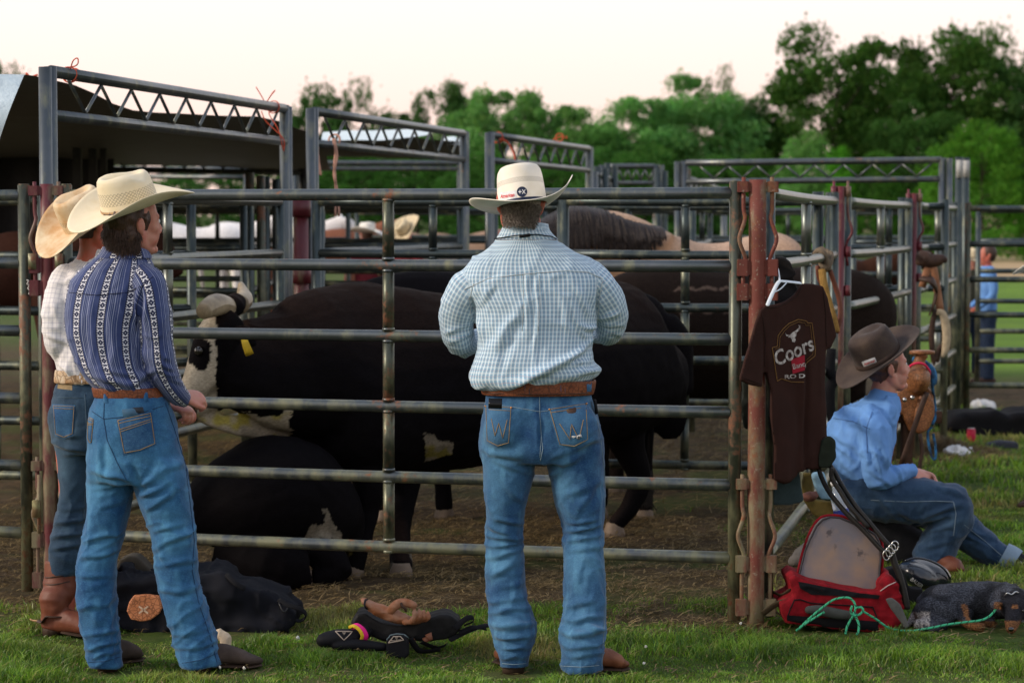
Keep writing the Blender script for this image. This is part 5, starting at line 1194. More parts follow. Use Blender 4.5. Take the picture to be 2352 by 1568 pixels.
# jeans
hipM = [(893, 1116, 1356, .122), (920, 1112, 1362, .128), (960, 1105, 1374, .142), (1000, 1100, 1386, .150), (1035, 1100, 1390, .150), (1060, 1108, 1384, .13)]
def leg_t(L, Y, hd=1.1, dys=None):
    P = []; R = []
    for k, (py, xl, xr) in enumerate(L):
        dy = dys[k] if dys else 0; P.append(at((xl + xr) / 2, py, Y + dy)); w = (xr - xl) / 2 / FPX * Y * .955; R.append((w, w * hd))
    return tube(P, R, 30, 4, ref=(1, 0, 0), fixed=True, power=2.2)
legL = [(1020, 1101, 1238), (1090, 1105, 1232), (1157, 1110, 1212), (1210, 1113, 1205), (1252, 1113, 1204), (1310, 1111, 1207), (1370, 1114, 1215), (1410, 1120, 1226), (1441, 1123, 1233), (1475, 1135, 1226), (1505, 1142, 1218), (1532, 1146, 1217)]
legR = [(1020, 1244, 1390), (1090, 1256, 1392), (1157, 1272, 1393), (1210, 1288, 1390), (1252, 1292, 1388), (1310, 1293, 1391), (1370, 1294, 1395), (1410, 1290, 1396), (1450, 1282, 1394), (1480, 1284, 1388), (1510, 1287, 1389), (1538, 1286, 1388)]
dyL = [0, 0, .0, .01, .02, .02, .01, 0, -.01, -.02, -.03, -.03]; dyR = [0, 0, -.01, -.01, -.02, -.04, -.06, -.07, -.09, -.1, -.1, -.1]
jf = [(1118, 1232, 1198, 1240, 7, .013), (1120, 1258, 1204, 1248, 6, .010), (1115, 1212, 1170, 1228, 7, .010), (1116, 1285, 1198, 1270, 8, .009), (1140, 1195, 1205, 1205, 7, .008), (1120, 1330, 1180, 1300, 9, .007), (1122, 1385, 1212, 1372, 8, .010), (1126, 1412, 1226, 1396, 7, .013), (1125, 1440, 1230, 1436, 8, .014), (1135, 1466, 1222, 1462, 7, .013), (1142, 1492, 1214, 1486, 6, .010), (1150, 1515, 1212, 1510, 6, .007), (1150, 1350, 1210, 1345, 7, .006),
      (1296, 1222, 1380, 1208, 7, .013), (1295, 1244, 1385, 1236, 6, .010), (1300, 1200, 1375, 1190, 7, .008), (1310, 1268, 1385, 1258, 7, .009), (1320, 1180, 1365, 1120, 10, .007), (1295, 1390, 1360, 1375, 9, .008), (1290, 1420, 1385, 1415, 8, .011), (1286, 1448, 1390, 1442, 8, .013), (1290, 1476, 1385, 1470, 7, .012), (1295, 1500, 1385, 1492, 6, .009), (1340, 1428, 1386, 1450, 7, .008),
      (1112, 1035, 1195, 1045, 9, .010), (1130, 1050, 1215, 1085, 8, .008), (1270, 1045, 1380, 1010, 8, .010), (1275, 1070, 1330, 1050, 9, .010), (1262, 1100, 1300, 1060, 9, .010), (1160, 1110, 1205, 1160, 9, .007), (1238, 940, 1240, 1045, 5, -.010), (1300, 1140, 1380, 1105, 10, .006)]
def jean_disp(fl, Y, seed=0, lowz=.35, kneez=.5):
    def f(V, N, U):
        z = V[:, 2]; lo = 1 - sstep(z, lowz - .1, lowz + .1); kn = np.exp(-((z - kneez) / .09) ** 2)
        a_ = .55 + lo * .75 + kn * .7
        Vt = V + np.stack([0 * z, 0 * z, V[:, 0] * .5 * np.sign(vnoise(V * 2.5, seed + 30))], 1)
        d = .004 * fbm(V * 8, 3, seed) + .0062 * crease(Vt, [5.5, 5.5, 12], seed + 2, 4, 1.2) * a_ + .004 * crease(V, [11, 11, 17], seed + 4, 4, 1.1) * a_ + .002 * crease(V, [22, 22, 12], seed + 5, 3, 1)
        return d + folds(V, N, fl, Y)
    return f
buttocks = [ball(at(1168, 985, YM - .075), (.098, .085, .105)), ball(at(1318, 985, YM - .075), (.098, .085, .105))]
jo = fuse('jeans', [sections(hipM, YM, 2.4), leg_t(legL, YM, 1.15, dyL), leg_t(legR, YM, 1.12, dyR)] + buttocks, .0075, D_man, man, 3, disp=jean_disp(jf, YM - .11),
          col=lambda V, N: wear(V, N, [(1150, 1050, 40, 70, .55), (1180, 960, 35, 30, .3), (1150, 1290, 45, 40, .6), (1345, 1290, 42, 60, .7), (1170, 1440, 60, 50, .45), (1335, 1440, 60, 60, .5), (1290, 1110, 22, 60, .5), (1140, 1180, 20, 80, .3), (1330, 960, 40, 40, .25)], YM))
S_j = Surf(jo)
g = G()
seam(g, S_j, [(1239, 905), (1240, 950), (1243, 1000), (1240, 1050)], .0013); seam(g, S_j, [(1114, 925), (1180, 935), (1239, 945), (1300, 938), (1362, 922)], .0013)
seam(g, S_j, [(1243, 1000), (1247, 1030), (1241, 1058)], .0015); seam(g, S_j, [(1363, 925), (1378, 1000), (1388, 1080), (1389, 1180), (1386, 1260), (1391, 1380), (1386, 1460), (1381, 1530)], .0013)
seam(g, S_j, [(1148, 1522), (1180, 1525), (1215, 1522)], .0013); seam(g, S_j, [(1288, 1528), (1335, 1531), (1386, 1526)], .0013)
g.mk('stitching', plain('stitch_pale_blue', (.20, .28, .34), .85), jo)
def pocket(q, S, lab, parent, Yd=9.0, tip=.10, mat=None):
    def shp(u, v): return u, v * (1 + tip * (1 - abs(2 * u - 1)) - 0)
    o_ = lay('pocket', S, q, mat or D_man, parent, .005, 12, 12, Yd, shape=shp); A_ = A(q, float); g = G()
    def pt(u, v): u, v = shp(u, v); return tuple((A_[0] * (1 - u) + A_[1] * u) * (1 - v) + (A_[3] * (1 - u) + A_[2] * u) * v)
    S2 = Surf(o_); ring = [pt(.05, .05), pt(.05, .93), pt(.5, .95), pt(.95, .93), pt(.95, .05), pt(.05, .05)]; seam(g, S2, ring, .0014, Yd, .001); seam(g, S2, [pt(.04, .13), pt(.96, .13)], .0012, Yd, .001)
    return o_, S2, pt, g
def add_col(o, w=.3):
    me = o.data; ca = me.color_attributes.new('Col', 'FLOAT_COLOR', 'POINT'); ca.data.foreach_set('color', np.tile(A([w, w, w, 1.], np.float32), len(me.vertices)))
for q, W_ in (([(1113, 928), (1177, 932), (1170, 1022), (1117, 1016)], [(.24, .35), (.38, .75), (.52, .42), (.70, .80), (.84, .35)]), ([(1257, 936), (1350, 922), (1353, 1014), (1284, 1026)], [(.2, .42), (.40, .80), (.52, .45), (.68, .85), (.86, .42)])):
    o_, S2, pt, g = pocket(q, S_j, '', jo); add_col(o_, .40); seam(g, S2, [pt(*w) for w in W_], .0014, 9, .001); g.mk('pocket_stitching', thread, o_)
    for c_ in (pt(.04, .05), pt(.96, .05)): p_, n_ = S2.hit(*c_, .0013); G().add(*ball(p_, .004, n=8)).mk('rivet', plain('copper_rivet', (.6, .25, .08), .35, metal=1), o_)
o_ = lay('leather_patch', S_j, [(1295, 938), (1328, 934), (1328, 950), (1297, 955)], L_dark, jo, .009, 4, 4)
g = G()
for k in range(12): a_ = rng.uniform(0, 6.28); seam(g, S_j, [(1325, 1000), (1325 + 11 * math.cos(a_), 1000 + 5 * math.sin(a_))], .0012, lift=.009, sub=2)
g.mk('frayed_hole', white_m, jo)
for q, m_ in (([(1122, 908), (1152, 914), (1150, 932), (1120, 928)], phone_m),): 
    G().add(*tube([at(1137, 938, 8.80), at(1138, 915, 8.81)], [(.025, .006), (.025, .006)], 14, 1, power=6)).mk('phone', phone_m, man)
G().add(*tube([at(1371, 950, 8.92), at(1366, 918, 8.92)], [(.006, .02), (.006, .02)], 10, 1)).mk('knife_clip', black_m, man)
# belt with loops
def belt(root, secs, Y, mat, loops=(), S=None, loopmat=None, power=2.4, lift=.004):
    V, F, U = sections(secs, Y, power); o_ = G().add(V, F[:1], U).mk('belt', mat, root)
    for (x, ya, yb) in loops: lay('belt_loop', Surf(o_), [(x - 6, ya), (x + 6, ya), (x + 6, yb), (x - 6, yb)], loopmat, root, .006, 3, 6)
    return o_
bo = belt(man, [(872, 1106, 1365, .131), (874, 1102, 1369, .135), (888, 1103, 1368, .136), (903, 1106, 1364, .136), (905, 1110, 1360, .131)], YM, L_belt)
for x in (1211, 1293, 1353): add_col(lay('belt_loop', Surf(bo), [(x - 6, 868), (x + 6, 868), (x + 5, 914), (x - 5, 914)], D_man, man, .006, 3, 6), .25)
G().add(*tube([at(1118, 903, YM - .1), at(1240, 906, YM - .142), at(1352, 903, YM - .1)], .002, 5, 4)).mk('belt_edge', L_dark, man)
# body
HM = at(1195, 470, YM - .01); Mh = rot(6, -4, 3)
body_p = head_parts(HM, Mh, 1.0) + [tube([at(1203, 505, YM), at(1208, 545, YM + .01), at(1215, 590, YM + .01)], [(.062, .062), (.064, .064), (.09, .07)], 20, 3, ref=(1, 0, 0)),
          sections([(570, 1140, 1285, .07), (620, 1085, 1360, .10), (700, 1100, 1365, .12), (800, 1110, 1350, .12), (900, 1125, 1345, .10), (1000, 1120, 1370, .115), (1050, 1130, 1360, .10)], YM + .01),
          tube([p + A([0, .0, 0]) for p in armL[0]], [.05, .05, .045, .038, .032, .028], 14, 3), tube(armR[0], [.05, .05, .045, .038, .032, .028], 14, 3),
          tube(P3([(1170, 1020, YM), (1160, 1160, YM), (1160, 1250, YM + .02), (1166, 1380, YM + .01), (1180, 1520, YM)]), [.078, .065, .052, .05, .04], 16, 4), tube(P3([(1318, 1020, YM), (1332, 1160, YM), (1340, 1250, YM + .02), (1344, 1380, YM + .01), (1338, 1520, YM)]), [.078, .065, .052, .05, .04], 16, 4)]
body_p += hand_parts(armL[0][-1], (.55, .8, .15), (.6, -.2, -.6), -1, .7) + hand_parts(armR[0][-1], (-.55, .8, .1), (-.6, -.2, -.6), 1, .7)
fuse('body', body_p, .0055, SK_old, man, 2, uv=False)
for q in (-1, 1): G().add(*ball(HM + Mh @ A([q * .031, .084, .012]), .012)).mk('eye', white_m, man)
# short grey hair at the back of the head
def cap_hair(c, M, mat, parent, rows=((-.055, .070), (.03, .079)), n=900, L=.018, back=.098, seed=1, amin=math.pi * .98, amax=math.pi * 2.02, curve=.0, name='hair', r=.0011, shell=True):
    r_ = np.random.default_rng(seed); W = lambda p: c + M @ A(p); g = G()
    if shell:
        g.add(*ball(W((0, -.016, .030)), (.0785, .1, .093), M, 26))
    for k in range(n):
        a = r_.uniform(amin, amax); z = r_.uniform(rows[0][0], rows[1][0]); f = (z - rows[0][0]) / (rows[1][0] - rows[0][0]); w = rows[0][1] * (1 - f) + rows[1][1] * f
        p = A([w * math.cos(a), -.016 + back * (.72 + .28 * f) * math.sin(a), z]); nn = A([math.cos(a), math.sin(a), -.1]); q = p + nn * .004 + A([r_.normal(0, .003), r_.normal(0, .003), -L * .5]); e = p + nn * (.003 + curve * r_.uniform(.3, 1)) + A([r_.normal(0, .005), r_.normal(0, .004), -L * r_.uniform(.7, 1.2)])
        g.add(*tube([W(p - nn * .003), W(q), W(e)], [r, r, r * .3], 4, 1, caps=False))
    return g.mk(name, mat, parent)
def nape(c, M, mat, parent, low=-.075, w=.066, depth=.088, name='hair'):
    """closed shell of hair from crown to nape, behind the ears"""
    W = lambda p: c + M @ A(p); P = [W((0, -.020, low)), W((0, -.026, low + .03)), W((0, -.024, -.01)), W((0, -.018, .04)), W((0, -.012, .10))]
    return tube(P, [(w * .82, depth * .62), (w * .98, depth * .84), (w + .010, depth * .97), (w + .013, depth + .012), (.05, .06)], 26, 4, ref=M @ A([1, 0, 0]))
pc = nape(HM, Mh, None, None, -.078, .061, .083); 
fuse('hair', [pc], .006, H_grey, man, 2, disp=lambda V, N, U: .0015 * fbm(V * A([160, 160, 60]), 2, 3), uv=False)
cap_hair(HM, Mh, H_grey, man, ((-.085, .056), (.0, .070)), 1200, .012, seed=4, shell=False, name='hair_strands')
HT, hc = hat(man, at(1200, 470, YM - .022), rot(4, -8, -5.5), ST_white, (.091, .108, .140), .122, .062, .0, navy_m, pinch=.034, curlp=2.2, asym=.45, bandh=.009)
S_h = Surf(hc)
lay('brand_patch', S_h, [(1149, 442), (1186, 437), (1188, 459), (1151, 464)], white_m, HT, .003, 8, 5)
S_p = S_h
co, F = text_mesh('American', 1.0, .35, .02); w_ = np.ptp(co[:, 0])
a_ = math.radians(-8)
def place_text(cx, cy, width, ang, h=None):
    def f(c):
        k = width / w_; x = c[0] * k; y = -c[1] * (k if h is None else h); return (cx + x * math.cos(ang) - y * math.sin(ang), cy + x * math.sin(ang) + y * math.cos(ang))
    return f
sew_figure('lettering', S_h, co, F, place_text(1167, 450, 32, a_, 12), red_m, HT, .0055, maxlen=.5)
co, F = text_mesh('PERFORMANCE', 1.0); w_ = np.ptp(co[:, 0])
disc, dF = poly_fill([(math.cos(x), math.sin(x)) for x in np.linspace(0, 2 * np.pi, 25)[:-1]])
sew_figure('round_patch', S_h, disc, dF, lambda c: (1199 + 11.5 * c[0], 441 + 12 * c[1]), navy_m, HT, .003, maxlen=.3)
def bars(L, w=.10):
    C = []; F_ = []
    for (x1, y1, x2, y2) in L:
        d = A([x2 - x1, y2 - y1]); d = d / np.linalg.norm(d); n_ = A([-d[1], d[0]]) * w / 2; k = len(C); C += [A([x1, y1]) + n_, A([x2, y2]) + n_, A([x2, y2]) - n_, A([x1, y1]) - n_]; F_.append((k, k + 1, k + 2, k + 3))
    return A(C), F_
co, F = bars([(-.7, 0, -.05, 0), (-.38, -.35, -.38, .35), (.05, -.42, .62, .42), (.05, .42, .62, -.42)], .13)
sew_figure('patch_mark', S_h, co, F, lambda c: (1199 + 11.5 * c[0], 441 + 12 * c[1]), white_m, HT, .0055, maxlen=.3)
# boots
zb = lambda px, Y: g0(px, Y)
boot(man, zb(1185, 8.90), zb(1152, 9.16), .14, mat=L_boot, shaft=at(1181, 1495, YM - .03), thin=.5)
boot(man, zb(1310, 8.85), zb(1444, 8.94), .14, mat=L_boot, shaft=at(1337, 1495, YM - .1), square=1.15, thin=.5)
# ================================================================== young man in the patterned shirt, left
YB = 8.93
boy = thing('person', 'young man in navy patterned western shirt, cream straw hat and light jeans', 'person', A([X0(290, YB), YB, 0]))
secs_b = [(566, 238, 334, .050), (580, 232, 340, .058), (600, 205, 350, .078), (625, 178, 358, .098), (655, 160, 362, .115), (700, 150, 358, .128), (750, 149, 348, .132), (800, 160, 345, .132), (845, 178, 350, .135), (872, 196, 360, .135), (890, 216, 364, .124), (898, 226, 362, .115)]
arm_b = ([at(322, 628, YB - .03), at(345, 662, YB - .06), at(356, 720, YB - .08), at(362, 780, YB - .08), at(368, 832, YB - .07), at(384, 872, YB - .05), at(404, 900, YB - .02), at(418, 914, YB + .02)], [(.05, .05), (.068, .066), (.062, .062), (.056, .056), (.057, .055), (.050, .048), (.041, .040), (.034, .034)])
arm_b2 = ([at(200, 640, YB + .12), at(190, 700, YB + .22), at(230, 790, YB + .28), at(330, 860, YB + .26), at(385, 920, YB + .18)], [(.05, .05), (.058, .058), (.05, .05), (.045, .045), (.034, .034)])
bf = [(340, 690, 335, 790, 7, .010), (300, 700, 330, 830, 9, .010), (250, 700, 262, 840, 9, .006), (210, 700, 215, 830, 10, .006), (160, 690, 180, 840, 8, .006), (175, 850, 300, 885, 10, .010), (190, 870, 260, 895, 7, .008), (300, 880, 350, 850, 8, .010), (240, 845, 340, 868, 7, .006), (372, 836, 392, 850, 5, .010), (370, 850, 400, 868, 5, .010), (380, 862, 410, 888, 5, .007), (325, 660, 316, 760, 6, -.014), (350, 640, 330, 665, 7, .006), (358, 812, 388, 826, 5, .007)]
bo_ = fuse('shirt', [sections(secs_b, YB, 2.2), tube(arm_b[0], arm_b[1], 26, 4, ref=(1, 0, 0), round_caps=True), tube(arm_b2[0], arm_b2[1], 20, 4, ref=(1, 0, 0), round_caps=True)], .0065, SH_west, boy, 3, disp=shirt_disp(bf, YB - .12, .9, 40))
S_b = Surf(bo_)
sec = sections([(566, 236, 337, .053), (578, 230, 343, .062), (592, 218, 350, .074)], YB); G().add(sec[0], sec[1][:1], sec[2]).mk('collar', SH_west, boy)
g = G(); seam(g, S_b, [(160, 672), (220, 678), (290, 672), (330, 655)], .0013); seam(g, S_b, [(352, 635), (328, 655), (314, 700), (312, 760)], .0013); g.mk('seam', plain('seam_navy', (.01, .014, .04), .8), bo_)
hip_b = [(890, 218, 370, .112), (905, 220, 382, .118), (940, 208, 396, .13), (985, 202, 408, .142), (1040, 200, 418, .145), (1080, 199, 430, .14), (1105, 200, 436, .12)]
lgL = [(1050, 200, 322), (1100, 198, 316), (1160, 197, 305), (1220, 190, 292), (1270, 178, 275), (1320, 171, 269), (1390, 175, 271), (1450, 186, 277), (1500, 194, 282), (1530, 202, 284)]
lgR = [(1050, 296, 424), (1100, 302, 437), (1160, 318, 446), (1220, 338, 452), (1270, 349, 456), (1330, 356, 461), (1390, 370, 478), (1450, 388, 497), (1500, 400, 508), (1528, 406, 512)]
jfb = [(205, 1075, 300, 1100, 8, .012), (215, 1120, 300, 1110, 7, .008), (320, 1110, 425, 1060, 9, .012), (325, 1140, 400, 1100, 8, .010), (340, 1170, 420, 1110, 8, .008), (345, 1270, 450, 1210, 8, .012), (350, 1225, 420, 1200, 7, .008), (352, 1300, 450, 1285, 8, .009), (358, 1245, 390, 1300, 6, .006), (185, 1250, 275, 1230, 7, .010), (176, 1290, 262, 1270, 7, .010), (172, 1325, 262, 1330, 7, .007), (178, 1400, 268, 1380, 8, .007), (190, 1462, 275, 1450, 7, .009), (196, 1492, 280, 1480, 7, .010), (200, 1515, 280, 1506, 5, .007), (392, 1460, 492, 1440, 7, .008), (400, 1490, 505, 1478, 6, .009), (240, 1010, 245, 1090, 9, -.006), (300, 1060, 330, 1120, 8, -.008), (230, 1170, 290, 1150, 8, .006), (365, 1360, 450, 1350, 8, .006)]
jb = fuse('jeans', [sections(hip_b, YB, 2.3), leg_t(lgL, YB + .02, 1.15), leg_t(lgR, YB - .02, 1.15), ball(at(285, 1000, YB - .06), (.11, .085, .11)), ball(at(235, 1005, YB - .01), (.06, .09, .10))], .0072, D_boy, boy, 3, disp=jean_disp(jfb, YB - .10, 7),
          col=lambda V, N: wear(V, N, [(250, 1060, 45, 60, .5), (370, 1080, 50, 60, .45), (400, 1230, 50, 60, .45), (225, 1270, 40, 50, .3), (420, 1420, 40, 70, .3), (300, 960, 90, 40, .25), (220, 1130, 25, 60, .4)], YB))
S_jb = Surf(jb)
g = G(); seam(g, S_jb, [(240, 915), (238, 960), (246, 1010), (268, 1060), (305, 1130)], .0013); seam(g, S_jb, [(205, 940), (238, 962), (300, 955), (388, 928)], .0013); seam(g, S_jb, [(375, 912), (400, 985), (424, 1060), (440, 1130)], .0013); seam(g, S_jb, [(424, 1060), (436, 1150), (446, 1240), (441, 1310), (455, 1380), (482, 1460), (498, 1520)], .0013)
seam(g, S_jb, [(203, 1520), (240, 1518), (282, 1505)], .0013); seam(g, S_jb, [(408, 1524), (460, 1515), (508, 1495)], .0013); g.mk('stitching', plain('stitch_denim_dark', (.02, .05, .11), .85), jb)
for q in ([(266, 962), (349, 944), (360, 1022), (283, 1046)], [(202, 955), (215, 960), (210, 1020), (201, 1010)]):
    o_, S2, pt, g = pocket(q, S_jb, '', jb, tip=.04); add_col(o_, .20); seam(g, S2, [pt(.04, .3), pt(.96, .22)], .0014, 9, .001); seam(g, S2, [pt(.04, .36), pt(.96, .28)], .0012, 9, .001); g.mk('pocket_stitching', thread, o_)
lay('phone', S_jb, [(280, 940), (314, 936), (318, 954), (284, 962)], phone_b, boy, .009, 5, 4)
lay('bank_card', S_jb, [(304, 936), (328, 934), (332, 948), (308, 952)], plain('card_dark', (.02, .025, .035), .4), boy, .008, 4, 3)
belt(boy, [(888, 214, 372, .116), (890, 212, 376, .120), (900, 214, 380, .121), (909, 216, 383, .120), (911, 218, 381, .116)], YB, L_belt)
for x, ya, yb in ((335, 884, 922), (243, 898, 926)): add_col(lay('belt_loop', S_jb, [(x - 5, ya), (x + 5, ya), (x + 5, yb), (x - 5, yb)], D_boy, boy, .012, 3, 6), .2)
HB = at(306, 517, YB); Mb = rot(-55, 3, 4)
bp = head_parts(HB, Mb, .97, .96) + [tube([at(292, 540, YB + .01), at(288, 570, YB), at(280, 620, YB)], [(.055, .055), (.056, .056), (.08, .07)], 20, 3), sections([(600, 215, 340, .06), (640, 175, 350, .09), (720, 165, 345, .10), (820, 178, 335, .10), (900, 228, 360, .095), (1000, 212, 398, .12), (1060, 225, 400, .10)], YB),
     tube(arm_b[0], [.04, .045, .043, .04, .038, .034, .028, .026], 14, 3), tube(arm_b2[0], [.04, .04, .035, .03, .026], 14, 3), tube(P3([(262, 1040, YB), (250, 1160, YB), (226, 1270, YB), (222, 1390, YB), (240, 1520, YB)]), [.075, .062, .045, .045, .036], 14, 3), tube(P3([(360, 1040, YB), (382, 1160, YB), (402, 1270, YB), (424, 1390, YB), (458, 1510, YB)]), [.075, .062, .045, .045, .036], 14, 3)]
bp += hand_parts(at(416, 912, YB + .02), (.55, .5, -.02), (-.35, .5, -.9), 1, 1.1, .92) + hand_parts(at(388, 924, YB + .17), (.75, -.35, -.3), (-.2, .2, -.9), -1, 1.0, .95)
fuse('body', bp, .005, SK_young, boy, 2, uv=False)
for q in (-1, 1): G().add(*ball(HB + Mb @ A([q * .030, .083, .012]), .0115)).mk('eye', white_m, boy); G().add(*ball(HB + Mb @ A([q * .031, .0925, .012]), .005, n=8)).mk('iris', eye_mat, boy)
fuse('hair', [nape(HB, Mb, None, None, -.066, .063, .084), tube([HB + Mb @ A(p) for p in ((.050, -.045, -.012), (.064, -.04, -.030), (.06, -.055, -.055))], [.024, .022, .012], 10, 3), tube([HB + Mb @ A(p) for p in ((.068, .012, .035), (.072, .018, .02), (.071, .014, .004))], [(.010, .02), (.007, .012), (.003, .006)], 10, 3)], .006, H_brown, boy, 2, disp=lambda V, N, U: .005 * fbm(V * A([60, 60, 26]), 2, 3), uv=False)
cap_hair(HB, Mb, H_brown, boy, ((-.082, .062), (-.008, .078)), 1300, .034, seed=8, amin=math.pi * 1.05, amax=math.pi * 2.03, curve=.008, shell=False, name='hair_strands', r=.0013)
hat(boy, at(299, 472, YB), rot(-58, 19, 7), ST_cream, (.094, .110, .124), .120, .058, .028, plain('hat_band_tan', (.45, .28, .14), .6), pinch=.030, curlp=2.2, bandh=.008)
boot(boy, zb(220, 8.93), zb(318, 9.14), .14, mat=L_suede, shaft=at(242, 1495, YB + .02), thin=.5)
boot(boy, zb(430, 8.89), zb(596, 8.96), .14, mat=L_suede, shaft=at(457, 1492, YB - .02), thin=.5, square=1.1)
# ================================================================== his friend behind him
YC = 9.75
fr = thing('person', 'man in white grid shirt, stained straw hat and dark jeans tucked in spurred boots', 'person', A([X0(170, YC), YC, 0]))
secs_c = [(575, 190, 262, .05), (598, 172, 275, .07), (630, 140, 300, .10), (670, 122, 305, .12), (730, 118, 300, .13), (790, 122, 292, .13), (840, 130, 285, .13), (870, 140, 275, .12), (880, 144, 270, .11)]
arm_c = ([at(150, 640, YC - .02), at(135, 690, YC - .05), at(130, 750, YC - .07), at(134, 796, YC - .06), at(165, 805, YC + .02), at(230, 780, YC + .16), at(300, 770, YC + .3)], [(.06, .06), (.062, .062), (.058, .058), (.050, .05), (.046, .046), (.040, .04), (.032, .032)])
cf = [(120, 700, 140, 760, 8, .010), (115, 770, 160, 790, 7, .010), (130, 650, 180, 640, 9, .008), (140, 840, 170, 860, 8, .012), (150, 700, 160, 760, 8, -.008)]
fs = fuse('shirt', [sections(secs_c, YC), tube(arm_c[0], arm_c[1], 22, 4, round_caps=True), tube([at(280, 640, YC), at(300, 720, YC + .1), at(310, 780, YC + .3)], [.055, .05, .035], 14, 3, round_caps=True)], .008, SH_grid, fr, 3, disp=shirt_disp(cf, YC - .12, 1.1, 60))
sec = sections([(572, 196, 258, .052), (590, 184, 268, .062), (604, 172, 276, .072)], YC); G().add(sec[0], sec[1][:1], sec[2]).mk('collar', SH_grid, fr)
hip_c = [(866, 138, 278, .115), (890, 128, 285, .125), (930, 118, 288, .14), (975, 116, 285, .145), (1010, 122, 280, .14), (1040, 132, 276, .12)]
lc1 = [(1000, 120, 212), (1070, 132, 210), (1140, 134, 206), (1190, 126, 202), (1235, 113, 198), (1280, 110, 198), (1320, 112, 186)]; lc2 = [(1000, 196, 284), (1080, 200, 278), (1160, 204, 270), (1240, 206, 268), (1320, 208, 262), (1400, 208, 258), (1450, 208, 258)]
cf2 = [(118, 1205, 200, 1190, 7, .013), (115, 1235, 198, 1222, 7, .013), (113, 1262, 198, 1252, 7, .010), (125, 1020, 200, 1035, 8, .012), (130, 1170, 200, 1165, 7, .008), (120, 1000, 190, 1000, 6, .006)]
jc = fuse('jeans', [sections(hip_c, YC, 2.3), leg_t(lc1, YC - .02), leg_t(lc2, YC + .12), ball(at(160, 960, YC - .05), (.09, .09, .10))], .008, D_dark, fr, 3, disp=jean_disp(cf2, YC - .1, 17), col=lambda V, N: wear(V, N, [(160, 1060, 40, 80, .5), (150, 960, 40, 40, .3)], YC))
S_jc = Surf(jc); o_, S2, pt, g = pocket([(120, 928), (173, 930), (168, 1000), (126, 1000)], S_jc, '', jc, Yd=9.7); add_col(o_, .25); g.mk('pocket_stitching', thread, o_)
g = G(); seam(g, S_jc, [(195, 905), (200, 1000), (196, 1100), (192, 1190), (190, 1260)], .002, 9.7); seam(g, S_jc, [(122, 912), (190, 914)], .0018, 9.7); g.mk('stitching', plain('stitch_dk', (.06, .10, .14), .8), jc)
belt(fr, [(848, 132, 280, .122), (850, 128, 284, .127), (864, 126, 286, .128), (876, 126, 287, .128), (878, 130, 284, .122)], YC, leather('belt_light_tooled', (.36, .20, .09), (.62, .55, .42), 40))
lay('leather_patch', S_jc, [(134, 878), (166, 882), (166, 896), (132, 892)], plain('patch_tan', (.30, .22, .12), .8), fr, .006, 4, 3, 9.7)
HC = at(222, 515, YC); Mc = rot(-68, -10, 0)
fuse('body', head_parts(HC, Mc) + [tube([at(215, 545, YC), at(215, 580, YC), at(212, 630, YC)], [.058, .06, .09], 18, 3), sections([(620, 150, 280, .08), (720, 135, 285, .10), (860, 150, 270, .10), (960, 140, 270, .11), (1020, 145, 265, .09)], YC),
     tube(arm_c[0], [.04, .045, .042, .036, .033, .028, .025], 12, 3), tube([at(280, 640, YC), at(300, 720, YC + .1), at(310, 780, YC + .3)], [.04, .038, .028], 12, 3), tube(P3([(165, 1000, YC), (170, 1150, YC), (155, 1300, YC), (150, 1420, YC)]), [.075, .06, .048, .036], 12, 3), tube(P3([(240, 1000, YC + .12), (238, 1200, YC + .12), (232, 1440, YC + .12)]), [.07, .055, .036], 12, 3)]
     + hand_parts(at(302, 770, YC + .31), (.6, .8, .1), (.2, -.1, -.95), 1, .8) + hand_parts(at(312, 782, YC + .31), (.3, .9, .1), (.2, -.1, -.95), -1, .8), .007, SK_old, fr, 2, uv=False)
fuse('hair', [nape(HC, Mc, None, None, -.06, .066, .086)], .007, H_brown, fr, 2, uv=False, disp=lambda V, N, U: .003 * fbm(V * A([90, 90, 30]), 2, 3))
hat(fr, at(200, 505, YC - .01), rot(-58, 34, 10), ST_stain, (.090, .106, .128), .118, .070, .02, None, pinch=.032, curlp=2.2)
